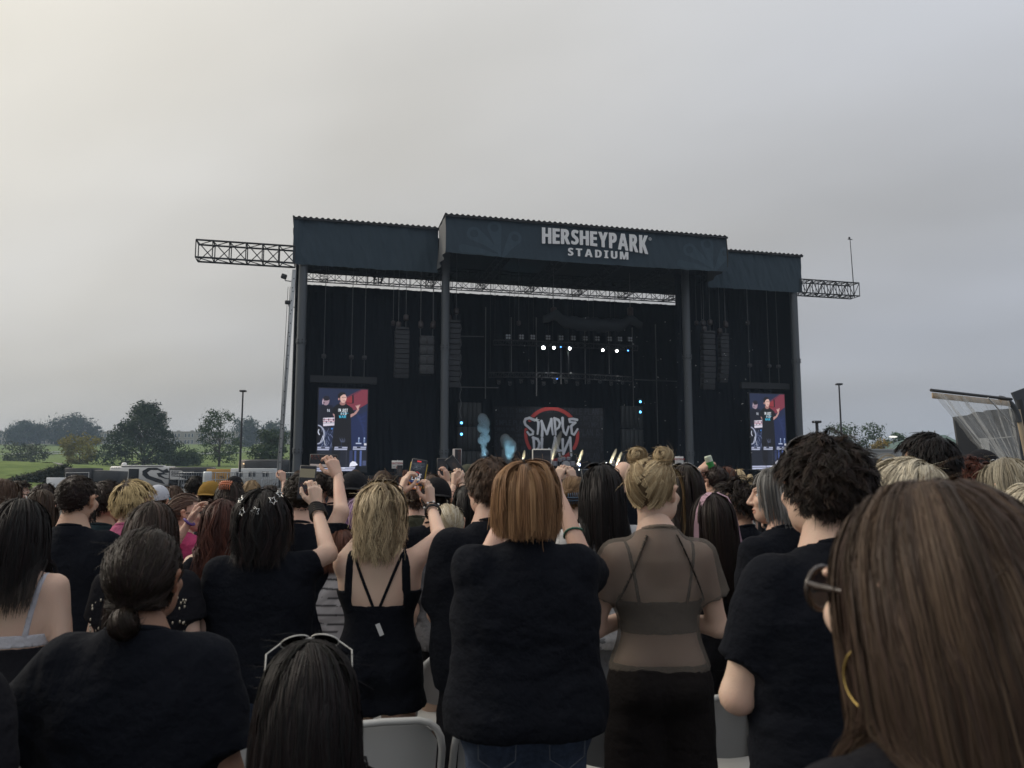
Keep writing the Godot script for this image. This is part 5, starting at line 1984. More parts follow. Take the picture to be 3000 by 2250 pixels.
	part(o, "cloth", mb, mat(Color(0.03, 0.036, 0.044), 0.8))
	for x in [1622.0, 1846.0]:
		var q := sp(x, 905, 5.0)
		var ch := MB.new()
		ch.bar(st(q.x, q.y, 5.0), st(q.x, 20.6, 5.0), 0.03, 5)
		part(o, "hoist_chain", ch, mat(Color(0.12, 0.12, 0.12), 0.5, 0.3))
		var ht := MB.new()
		ht.box(sx(q.x, q.y - 0.3, 5.0), Vector3(0.5, 0.9, 0.45), 0.1)
		part(o, "hoist", ht, mat(Color(0.05, 0.03, 0.03), 0.5))
	# spare hoist chains
	for x in [1520.0, 1152.0, 1232.0, 1270.0, 2040.0, 2056.0, 2062.0, 2124.0, 2190.0]:
		var q := sp(x, 940, 2.4)
		var ch := MB.new()
		ch.bar(st(q.x, q.y, 2.4), st(q.x, 20.5, 2.4), 0.022, 5)
		var oo := thing("hoist", "small chain hoist hanging on a thin chain under the roof", "hoist", Vector3.ZERO, 0.0, "spare chain hoists under the roof")
		part(oo, "chain", ch, mat(Color(0.09, 0.095, 0.1), 0.5, 0.3))
		var ht := MB.new()
		ht.box(sx(q.x, q.y - 0.2, 2.4), Vector3(0.32, 0.42, 0.3), 0.08)
		part(oo, "motor", ht, mat(Color(0.035, 0.024, 0.024), 0.5))

func moving_head(p: Vector3, r: float, c: Color, e: float, label: String) -> void:
	var o := thing("moving_head_light", label, "stage light", p, 0.0, "moving head lights over the band")
	o.transform.basis = Basis(SU, Vector3.UP, -SW)
	var b := MB.new()
	b.lathe([Vector2(0.02, -0.25), Vector2(r * 1.2, -0.22), Vector2(r * 1.35, -0.02), Vector2(r * 1.2, 0.0)], 14, Transform3D(Basis(Vector3.RIGHT, PI / 2), Vector3.ZERO))
	part(o, "housing", b, mat(Color(0.02, 0.02, 0.023), 0.5))
	var y := MB.new()
	for s in [-1.0, 1.0]: y.bar(Vector3(s * r * 1.5, 0, -0.12), Vector3(s * r * 1.5, r * 2.2, -0.12), 0.03, 5)
	y.box(Transform3D(Basis(), Vector3(0, r * 2.3, -0.12)), Vector3(r * 3.2, 0.12, 0.2))
	part(o, "yoke", y, mat(Color(0.02, 0.02, 0.023), 0.5))
	var l := MB.new()
	l.lathe([Vector2(0.0, 0.02), Vector2(r * 0.7, 0.012), Vector2(r, 0.0)], 16, Transform3D(Basis(Vector3.RIGHT, PI / 2), Vector3(0, 0, 0.004)))
	part(o, "lamp_lens", l, glow(c, e) if e > 0.0 else mat(Color(0.05, 0.055, 0.065), 0.1))
	if e > 15.0:
		var s := SpotLight3D.new()
		s.name = "beam"
		s.spot_angle = 24.0
		s.light_energy = 42.0
		s.light_color = c
		s.spot_range = 60.0
		s.light_size = 0.1
		s.shadow_enabled = true
		o.add_child(s)
		s.position = Vector3(0, 0, 0.06)
		s.look_at_from_position(o.global_transform * Vector3(0, 0, 0.06), o.global_position - Vector3(0, 6, 0) + SW * 1.6)

func backdrop_and_band() -> void:
	var B := 11.2
	# --- printed backdrop
	var pr := Print.new(1024, 560, Color(0.004, 0.005, 0.009).linear_to_srgb())
	pr.frame(395, 175, 1680, 880)
	var rnd := RandomNumberGenerator.new(); rnd.seed = 8
	var faint := Color(0.022, 0.026, 0.042).linear_to_srgb()
	for row in 9:
		var x := 400.0 + rnd.randf() * 30.0
		while x < 1650.0:
			if x < 720.0 or x > 1375.0 or row == 0:
				var big := rnd.randf_range(26, 62)
				var words := ["PLAN", "SIMPLE", "SIMPLE PLAN", "PLAN IS", "SP"]
				var wd: String = words[rnd.randi() % words.size()]
				word_print(pr, wd, x, 195.0 + row * 74.0 + rnd.randf_range(-14, 14), big * 0.62, big * 1.15, faint, big * 0.16, rnd.randf_range(0.5, 1.0), rnd.randf_range(-6, 6))
				x += wd.length() * big * 0.62
			x += 22.0
	var red := Color(0.34, 0.040, 0.040).linear_to_srgb()
	for arc in [[212.0, 318.0, 44.0], [148.0, 190.0, 38.0], [352.0, 392.0, 40.0], [46.0, 88.0, 44.0], [96.0, 124.0, 40.0]]:
		var pts := []
		for k in 13:
			var an := deg_to_rad(lerpf(arc[0], arc[1], k / 12.0))
			pts.append([1062.0 + cos(an) * 306.0, 494.0 + sin(an) * 306.0])
		pr.stroke(pts, arc[2], red)
		pr.stroke(pts, arc[2] * 0.5, Color(0.42, 0.055, 0.05).linear_to_srgb(), 0.6)
	var ink := Color(0.50, 0.53, 0.60).linear_to_srgb()
	var dark := Color(0.008, 0.009, 0.013).linear_to_srgb()
	var letters := [
		[[845, 325], [800, 305], [755, 318], [742, 350], [752, 385], [800, 425], [842, 462], [838, 495], [800, 505], [775, 470]],
		[[905, 352], [902, 420], [893, 490]],
		[[946, 515], [950, 430], [940, 340]], [[940, 340], [975, 430], [1002, 490]], [[1002, 490], [1030, 400], [1056, 315]], [[1056, 315], [1060, 400], [1074, 495]],
		[[1094, 308], [1100, 400], [1106, 500]], [[1092, 305], [1140, 322], [1160, 360], [1145, 410], [1112, 440]],
		[[1190, 300], [1192, 400], [1202, 460], [1232, 498], [1262, 400]],
		[[1362, 318], [1310, 308], [1270, 312], [1276, 345], [1340, 352]], [[1340, 352], [1292, 392], [1300, 480], [1325, 495], [1368, 428]],
		[[846, 535], [852, 640], [858, 745]], [[840, 535], [895, 552], [915, 595], [905, 650], [878, 675]],
		[[946, 545], [942, 640], [950, 700], [990, 752], [1026, 662]],
		[[1062, 722], [1082, 620], [1100, 530]], [[1100, 530], [1128, 640], [1156, 748]], [[1040, 684], [1110, 680], [1182, 684]],
		[[1190, 552], [1190, 640], [1196, 722]], [[1196, 722], [1240, 620], [1278, 530]], [[1278, 530], [1284, 640], [1290, 742]],
	]
	for l in letters: pr.stroke(l, 46.0, dark, 0.9, 40.0)
	for l in letters: pr.stroke(l, 33.0, ink, 1.0, 24.0)
	for l in letters: pr.stroke(l, 14.0, Color(0.60, 0.63, 0.70).linear_to_srgb(), 0.5, 8.0)
	var star := []
	for k in 10:
		var an := TAU * k / 10 - PI / 2 + 0.2
		var rr := 44.0 if k % 2 == 0 else 18.0
		star.append([880.0 + cos(an) * rr, 328.0 + sin(an) * rr * 0.8])
	pr.poly(star, Color(0.60, 0.62, 0.66).linear_to_srgb())
	var l := sp(1448, 1300, B); var r2 := sp(1768, 1300, B); var hi := sp(1610, 1193, B); var lo := sp(1610, 1369, B)
	var bd := drape(l.x, r2.x, lo.y, hi.y, B, 90, 30, 0.05, 0.6, 0.0, 77)
	var bm := StandardMaterial3D.new()
	bm.albedo_texture = pr.tex(); bm.roughness = 0.9
	solo("printed_backdrop", bd, bm, "dark printed backdrop reading SIMPLE PLAN inside a red brushed ring", "backdrop")

	# --- risers, drum kit, band
	var deck := 1.75
	var dr := st_px(1655, 1380, 7.5)
	var da := sp(1655, 1380, 7.5).x
	var rs := thing("drum_riser", "low black drum riser with a pale edge at the middle of the stage", "riser")
	var rm := MB.new()
	sbox(rm, da - 2.4, da + 2.4, deck, deck + 0.6, 6.6, 9.4)
	part(rs, "platform", rm, mat(Color(0.02, 0.02, 0.024), 0.6))
	var re := MB.new()
	sbox(re, da - 2.4, da + 2.4, deck + 0.52, deck + 0.58, 6.57, 6.598)
	part(rs, "edge_trim", re, mat(Color(0.3, 0.3, 0.33), 0.4, 0.5))
	var kit := thing("drum_kit", "drum kit with pale shells and cymbals on the riser", "drum kit", st(da, deck + 0.6, 7.8), 0.0)
	kit.transform.basis = Basis(SU, Vector3.UP, -SW)
	var shell := mat(Color(0.35, 0.36, 0.42), 0.3)
	var skin_m := mat(Color(0.5, 0.5, 0.52), 0.5)
	for d in [[0.0, 0.38, 0.55, 0.36, 0.4, PI / 2], [-0.55, 0.85, 0.5, 0.2, 0.26, 0.3], [-0.15, 0.95, 0.45, 0.17, 0.24, 0.3], [0.75, 0.5, 0.2, 0.26, 0.4, 0.0], [0.3, 0.95, 0.45, 0.17, 0.24, 0.3], [-0.9, 0.5, 0.1, 0.26, 0.4, 0.0]]:
		var mb := MB.new()
		var xf := Transform3D(Basis(Vector3.RIGHT, d[5]), Vector3(d[0], d[1], d[2]))
		mb.lathe([Vector2(d[3], -d[4] / 2), Vector2(d[3], d[4] / 2)], 18, xf)
		var dd := part(kit, "drum", mb, shell)
		var hm := MB.new()
		hm.lathe([Vector2(0.001, d[4] / 2 + 0.012), Vector2(d[3] * 1.03, d[4] / 2 + 0.01), Vector2(d[3] * 1.03, d[4] / 2 - 0.04)], 18, xf)
		part(dd, "drum_head", hm, skin_m)
	for cy in [[-1.1, 1.35, 0.2], [-0.5, 1.5, 0.3], [0.6, 1.5, 0.3], [1.2, 1.35, 0.1]]:
		var mb := MB.new()
		mb.lathe([Vector2(0.02, 0.03), Vector2(0.1, 0.02), Vector2(0.25, 0.0)], 18, Transform3D(Basis(Vector3.RIGHT, 0.25), Vector3(cy[0], cy[1], cy[2])))
		var c := part(kit, "cymbal", mb, mat(Color(0.55, 0.45, 0.2), 0.25, 0.9))
		var sd := MB.new()
		sd.bar(Vector3(cy[0], cy[1], cy[2]), Vector3(cy[0], 0.0, cy[2] - 0.05), 0.015, 5)
		part(c, "stand", sd, mat(Color(0.4, 0.4, 0.42), 0.3, 0.9))
	for am in [[1740.0, 8.5, "dark amplifier stack beside the drum riser"], [1580.0, 8.5, "dark amplifier stack on the smoke side of the drums"], [1782.0, 7.0, "dark equipment case beside the white shirted guitarist"]]:
		var a := sp(am[0], 1380, am[1]).x
		var o := thing("amplifier", am[2], "amplifier", st(a, deck, am[1]), 0.0, "amplifiers on the stage")
		o.transform.basis = Basis(SU, Vector3.UP, -SW)
		for k in 2:
			var mb := MB.new()
			mb.box(Transform3D(Basis(), Vector3(0, 0.3 + k * 0.62, 0)), Vector3(0.95, 0.6, 0.4), 0.02)
			var cb := part(o, "cabinet", mb, mat(Color(0.018, 0.018, 0.02), 0.6))
			var g := MB.new()
			g.box(Transform3D(Basis(), Vector3(0, 0.3 + k * 0.62, 0.205)), Vector3(0.84, 0.46, 0.02))
			part(cb, "grille", g, mat(Color(0.04, 0.04, 0.045), 0.9))
	# towers beside the backdrop
	for tw in [[1352.0, "black panelled tower beside the smoke plume"], [1830.0, "black panelled tower at the drum end of the backdrop"]]:
		var a := sp(tw[0] + 22.0, 1300, 7.5).x
		var o := thing("set_tower", tw[1], "set piece", st(a, deck, 7.5), 0.0, "panelled towers on the stage")
		o.transform.basis = Basis(SU, Vector3.UP, -SW)
		for k in 3:
			for j in 5:
				var mb := MB.new()
				mb.box(Transform3D(Basis(), Vector3((j - 2) * 0.44, 1.1 + k * 2.2, 0)), Vector3(0.42, 2.1, 0.3), 0.02)
				part(o, "panel", mb, mat(Color(0.016, 0.02, 0.022), 0.55))
	# small lamps along the lip
	for q in [[1698.0, 1362.0, Color(0.5, 0.6, 1.0)], [1776.0, 1358.0, Color(1, 1, 1)], [1694.0, 1376.0, Color(1, 1, 1)]]:
		moving_head(st_px(q[0], q[1], 5.0), 0.10, q[2], 9.0, "small lamp glowing on the stage floor before the amplifiers")
	# players, seen small
	stage_player(1693.0, 6.0, Color(0.008, 0.008, 0.01), "person in black playing guitar beside the drum riser", 0.0)
	stage_player(1795.0, 6.0, Color(0.5, 0.52, 0.56), "person in a white shirt playing guitar by the equipment case", 0.0)
	stage_player(1645.0, 8.9, Color(0.01, 0.01, 0.012), "person in black sitting behind the drum kit", 0.25)
	# jets: small pale upright plumes of vapour and two big puffs
	var smoke := FogMaterial.new()
	smoke.density = 2.6
	smoke.albedo = Color(0.92, 0.96, 0.98)
	var thin := FogMaterial.new()
	thin.density = 1.5
	thin.albedo = Color(0.92, 0.95, 0.98)
	var rs2 := RandomNumberGenerator.new(); rs2.seed = 17
	for pl in [[1418.0, 1222.0, 1352.0, 0.75, thin, "tall thin puff of white smoke rising beside the tower"], [1489.0, 1288.0, 1368.0, 0.85, smoke, "dense pale smoke plume bursting up before the backdrop"]]:
		var o := thing("smoke_plume", pl[5], "smoke", Vector3.ZERO, 0.0, "smoke plumes on the stage")
		for k in 22:
			var v := k / 21.0
			var p := st_px(pl[0] + rs2.randf_range(-13, 13) * (1.0 - 0.6 * v) + 4.0 * sin(v * 7.0), lerpf(pl[1], pl[2], v), 4.0)
			var f := FogVolume.new()
			f.name = "puff"
			f.shape = RenderingServer.FOG_VOLUME_SHAPE_ELLIPSOID
			var rad: float = pl[3] * (0.62 - 0.25 * v) * rs2.randf_range(0.7, 1.25)
			f.size = Vector3(rad * 1.7, rad * 1.9, rad * 1.6)
			f.material = pl[4]
			o.add_child(f, true)
			f.position = p
	# paper confetti still drifting in the air before the stage
	var cf := MB.new()
	for k in 90:
		var p := st_px(rs2.randf_range(1440, 2240), rs2.randf_range(930, 1360), rs2.randf_range(-2.5, 5.0))
		if k < 40: p = st_px(rs2.randf_range(1820, 2200), rs2.randf_range(960, 1340), rs2.randf_range(-2.5, 0.2))
		cf.box(Transform3D(Basis.from_euler(Vector3(rs2.randf() * TAU, rs2.randf() * TAU, rs2.randf() * TAU)), p), Vector3(0.09, 0.06, 0.004) * rs2.randf_range(0.6, 1.3))
	var co := solo("confetti", cf, mat(Color(0.62, 0.62, 0.6), 0.6), "loose pale confetti drifting in front of the dark stage", "confetti")
	co.set_meta("kind", "stuff")
	# floor fixtures that light the jets; in the thick vapour their beams show as short pale cones
	for q in [[1606.0, 1372.0, 1645.0, 1262.0, 0.55, 1.0], [1528.0, 1372.0, 1537.0, 1318.0, 0.3, 0.8], [1690.0, 1366.0, 1708.0, 1318.0, 0.34, 1.0], [1782.0, 1372.0, 1806.0, 1314.0, 0.34, 1.0], [1802.0, 1374.0, 1822.0, 1322.0, 0.34, 1.0]]:
		beam_fixture(st_px(q[0], q[1], 3.6), st_px(q[2], q[3], 3.9), q[4], Color(1.0, 0.95, 0.80), 150.0 * q[5], "floor beam lamp throwing a short pale cone of lit vapour", true)
	for q in [[1418.0, 1395.0], [1492.0, 1395.0]]:
		beam_fixture(st_px(q[0], q[1], 3.0), st_px(q[0] + 2.0, q[1] - 120.0, 4.0), 0.5, Color(0.66, 0.90, 1.0), 34.0, "floor lamp washing a smoke plume in cool light", false)

func beam_fixture(p: Vector3, q: Vector3, wide: float, c: Color, e: float, label: String, cone: bool) -> void:
	var o := thing("floor_beam_light", label, "stage light", p, 0.0, "beam lamps on the stage floor")
	var dir := (q - p).normalized()
	var hb := MB.new()
	var b := Basis(dir.cross(Vector3.BACK).normalized(), dir, dir.cross(Vector3.BACK).normalized().cross(dir))
	hb.lathe([Vector2(0.02, -0.35), Vector2(0.17, -0.33), Vector2(0.2, -0.02), Vector2(0.17, 0.0)], 14, Transform3D(b, Vector3.ZERO))
	part(o, "housing", hb, mat(Color(0.02, 0.02, 0.023), 0.5))
	var ln := MB.new()
	ln.lathe([Vector2(0.0, 0.02), Vector2(0.1, 0.012), Vector2(0.14, 0.004)], 14, Transform3D(b, Vector3.ZERO))
	part(o, "lamp_lens", ln, glow(c, 3.0))
	var s := SpotLight3D.new()
	s.name = "beam"
	s.spot_angle = 7.0 if cone else 14.0
	s.light_energy = e; s.light_color = c; s.light_size = 0.08; s.spot_range = 40.0; s.shadow_enabled = true
	o.add_child(s)
	s.look_at_from_position(p + dir * 0.1, q)
	if cone:
		var m := FogMaterial.new()
		m.density = 1.6; m.albedo = Color(0.97, 0.97, 0.95)
		var f := FogVolume.new()
		f.name = "lit_vapour"
		f.shape = RenderingServer.FOG_VOLUME_SHAPE_ELLIPSOID
		f.size = Vector3(wide, (q - p).length(), wide)
		f.material = m
		o.add_child(f)
		f.transform = Transform3D(b, (q - p) * 0.5)

# ================================================================ beyond the stage
func hill_y(x: float, d: float) -> float:
	var pts := [[0.0, 0.0], [84.0, 0.0], [115.0, 0.9], [150.0, 2.4], [200.0, 4.6], [330.0, 10.6], [560.0, 24.4], [640.0, 26.0], [1400.0, 28.0]]
	var y := 0.0
	for i in pts.size() - 1:
		if d >= pts[i][0] and d <= pts[i + 1][0]:
			y = lerpf(pts[i][1], pts[i + 1][1], (d - pts[i][0]) / (pts[i + 1][0] - pts[i][0]))
	# a mown mound close by on the left
	var mx := (x + 80.0) / 24.0; var mz := (d - 118.0) / 26.0
	y += 2.9 * exp(-(mx * mx + mz * mz))
	# away to the right the ground stays low
	return y * (1.0 - smoothstep(-15.0, 40.0, x - d * 0.05)) + 0.6 * smoothstep(150.0, 400.0, d) * smoothstep(-15.0, 40.0, x)

func ground_at(px: float, d: float) -> Vector3:
	var p := at(px, 1395.0, d)
	return Vector3(p.x, hill_y(p.x, d), p.z)

func grass_mat(a: Color, b: Color) -> StandardMaterial3D:
	var m := StandardMaterial3D.new()
	m.albedo_texture = noise_tex(0.02, false, 1.0, 5, two_tone(a, b), 12)
	m.roughness = 0.95
	m.metallic_specular = 0.2
	m.uv1_triplanar = true; m.uv1_world_triplanar = true
	m.uv1_scale = Vector3(0.035, 0.035, 0.035)
	return m

func make_ground() -> void:
	var g := MB.new()
	g.quad(Vector3(-900, 0, 60), Vector3(900, 0, 60), Vector3(900, 0, -1500), Vector3(-900, 0, -1500))
	var gm := StandardMaterial3D.new()
	gm.albedo_texture = noise_tex(0.03, false, 1.0, 5, two_tone(Color(0.045, 0.044, 0.042), Color(0.085, 0.083, 0.08)), 2)
	gm.roughness = 0.9
	gm.uv1_triplanar = true; gm.uv1_world_triplanar = true; gm.uv1_scale = Vector3(0.4, 0.4, 0.4)
	struct("ground", g, gm)
	# the event floor: ribbed plastic panels laid over the field, in the first rows
	var fl := Node3D.new()
	fl.name = "event_floor"
	add_child(fl)
	fl.set_meta("kind", "structure")
	var tile := MB.new()
	tile.box(Transform3D(Basis(), Vector3(0, 0.010, 0)), Vector3(0.985, 0.020, 0.485), 0.006)
	for k in 7: tile.box(Transform3D(Basis(), Vector3(0, 0.0215, -0.2 + k * 0.0667)), Vector3(0.93, 0.004, 0.018))
	var tm := tile.mesh()
	var tones := [mat(Color(0.085, 0.083, 0.08), 0.75), mat(Color(0.10, 0.097, 0.092), 0.8), mat(Color(0.075, 0.075, 0.074), 0.7)]
	for i in 11:
		for j in 15:
			var o := part(fl, "floor_panel", tm, tones[(i * 7 + j * 3) % 3])
			o.position = S0_row(-4.5 + i * 1.0, 0.6 + j * 0.5)
			o.rotation.y = stage_turn
	# grass
	var gs := MB.new()
	var nx := 60; var nz := 60
	for j in nz + 1:
		for i in nx + 1:
			var ux := lerpf(-0.78, 0.06, float(i) / nx)
			var near := lerpf(84.0, 118.0, smoothstep(-0.62, -0.54, ux))
			var d := near * pow(1150.0 / near, float(j) / nz)
			var x := ux * d
			var y := hill_y(x, d) + 0.04
			var e := 1.0
			var n := Vector3(hill_y(x - e, d) - hill_y(x + e, d), 2.0 * e, -(hill_y(x, d - e) - hill_y(x, d + e))).normalized()
			gs.vert(Vector3(x, y, -d), n)
	for j in nz:
		for i in nx:
			var k := j * (nx + 1) + i
			gs.tri(k, k + 1, k + nx + 2); gs.tri(k, k + nx + 2, k + nx + 1)
	gs.uv = PackedVector2Array()
	struct("grass_hill", gs, grass_mat(Color(0.092, 0.135, 0.038), Color(0.145, 0.195, 0.060)))
	# footpath over the rise
	var pa := MB.new()
	var pts := [[120.0, 132.0], [150.0, 128.0], [180.0, 120.0], [205.0, 112.0], [225.0, 106.0]]
	for i in pts.size():
		for s in [-1.0, 1.0]:
			var q := ground_at(pts[i][0], pts[i][1] + s * 2.2)
			pa.vert(q + Vector3(0, 0.12, 0), Vector3.UP)
	for i in pts.size() - 1:
		pa.tri(i * 2, i * 2 + 1, i * 2 + 3); pa.tri(i * 2, i * 2 + 3, i * 2 + 2)
	struct("path", pa, mat(Color(0.22, 0.21, 0.20), 0.9))
	# letters planted on the slope
	for l in [["M", 6.0], ["L", 122.0], ["O", 186.0], ["O", 300.0], ["E", 531.0], ["R", 578.0], ["S", 628.0], ["E", 737.0]]:
		var m := lettering(l[0], 1.0)
		var bb := m.get_aabb()
		var d0 := 325.0
		var base := ground_at(l[1], d0)
		var mm := bent(m, func(p: Vector3) -> Vector3:
			var x: float = (p.x - bb.get_center().x) * 6.2 + base.x
			var d := d0 + (p.y - bb.position.y) * 42.0
			return Vector3(x + (p.y - bb.position.y) * 1.0, hill_y(x, d) + 0.45 + p.z * 6.0, -d))
		solo("hillside_letter", mm, mat(Color(0.62, 0.62, 0.60), 0.8), "white letter %s laid out flat on the grass hillside" % l[0] + (" nearer the big dark conifer" if l[1] > 280 and l[1] < 320 else "") + (" by the flagpole-thin lamp post" if l[1] > 700 else ""), "letter", "white letters on the hillside")

# position on the audience floor: a along the rows, b towards the stage
func S0_row(a: float, b: float) -> Vector3:
	return SU * a + SW * b

# a broadleaf tree or shrub: trunk, limbs, and a crown of leaf clumps
func tree(label: String, px: float, d: float, top_py: float, width_px: float, leaf_a: Color, leaf_b: Color, o_: Dictionary = {}) -> Node3D:
	var base := ground_at(px, d)
	if o_.has("base"): base.y = o_.base
	var h: float = at(px, top_py, d).y - base.y
	var w := width_px * d / FPX
	var rnd := RandomNumberGenerator.new(); rnd.seed = hash(label)
	var shape: String = o_.get("shape", "round")
	var t: Node3D = thing(o_.get("name", "tree"), label, o_.get("cat", "tree"), base, 0.0, o_.get("group", "trees round the stadium"))
	var mb := MB.new()
	var trunk_h: float = h * o_.get("bole", 0.22)
	mb.tube([Vector3.ZERO, Vector3(0.02 * h * rnd.randfn() * 0.3, trunk_h, 0), Vector3(0, h * 0.75, 0)], h * 0.022 + 0.05, 8, h * 0.004)
	var leaves := MB.new()
	leaves.tinted = true
	var clumps := []
	var n: int = o_.get("clumps", 46)
	for k in n:
		var v := (k + rnd.randf()) / n
		var y: float = lerpf(o_.get("low", 0.12), 0.97, v)
		var rad: float
		match shape:
			"cone": rad = 0.5 * (1.0 - y) * 1.15 + 0.05
			"vase": rad = 0.5 * (0.35 + 0.65 * sin(clampf(y, 0, 1) * PI * 0.75))
			_: rad = 0.5 * sqrt(maxf(0.05, 1.0 - pow((y - 0.52) / 0.52, 2.0)))
		var an := rnd.randf() * TAU
		var q := sqrt(rnd.randf_range(0.15, 1.0))
		var c := Vector3(cos(an) * rad * q * w, y * h, sin(an) * rad * q * w)
		clumps.append(c)
		if k % 3 == 0:
			mb.tube([Vector3(0, clampf(c.y - absf(c.x) * 0.6 - 0.08 * h, trunk_h * 0.6, h * 0.7), 0), c * Vector3(0.5, 1.0, 0.5) - Vector3(0, 0.05 * h, 0), c], 0.008 * h + 0.02, 5, 0.002 * h)
	var per: int = o_.get("leaves", 70)
	var ls: float = o_.get("leaf", 0.45)
	for c in clumps:
		var cr: float = w * o_.get("clump", 0.13) * rnd.randf_range(0.7, 1.3)
		var tone := rnd.randf()
		for k in per:
			var u := Vector3(rnd.randfn(), rnd.randfn() * 0.7, rnd.randfn()) * 0.55
			if shape == "cone": u.y -= absf(u.x) * 0.3
			var p: Vector3 = c + u * cr
			if p.y < 0.02 * h: continue
			var nn := (u.normalized() + Vector3(0, 0.5, 0) + Vector3(rnd.randfn(), rnd.randfn(), rnd.randfn()) * 0.6).normalized()
			var a := nn.cross(Vector3(rnd.randfn(), rnd.randfn(), rnd.randfn())).normalized()
			var b := nn.cross(a)
			var s := ls * rnd.randf_range(0.5, 1.2) * 0.5
			leaves.col = leaf_a.lerp(leaf_b, clampf(tone * 0.6 + rnd.randf() * 0.5, 0, 1))
			var i := leaves.vert(p - a * s * 1.5, nn); leaves.vert(p + b * s * 0.6, nn); leaves.vert(p + a * s * 1.5, nn); leaves.vert(p - b * s * 0.6, nn)
			leaves.tri(i, i + 1, i + 2); leaves.tri(i, i + 2, i + 3)
	mb.uv = PackedVector2Array(); leaves.uv = PackedVector2Array()
	part(t, "trunk", mb, mat(Color(0.05, 0.042, 0.035), 0.9))
	part(t, "crown", leaves, leaf_mat())
	return t

func leaf_mat() -> StandardMaterial3D:
	if mats.has("leaf"): return mats["leaf"]
	var m := StandardMaterial3D.new()
	m.vertex_color_use_as_albedo = true
	m.roughness = 0.7
	m.metallic_specular = 0.3
	m.backlight_enabled = true; m.backlight = Color(0.12, 0.16, 0.06)
	mats["leaf"] = m
	return m

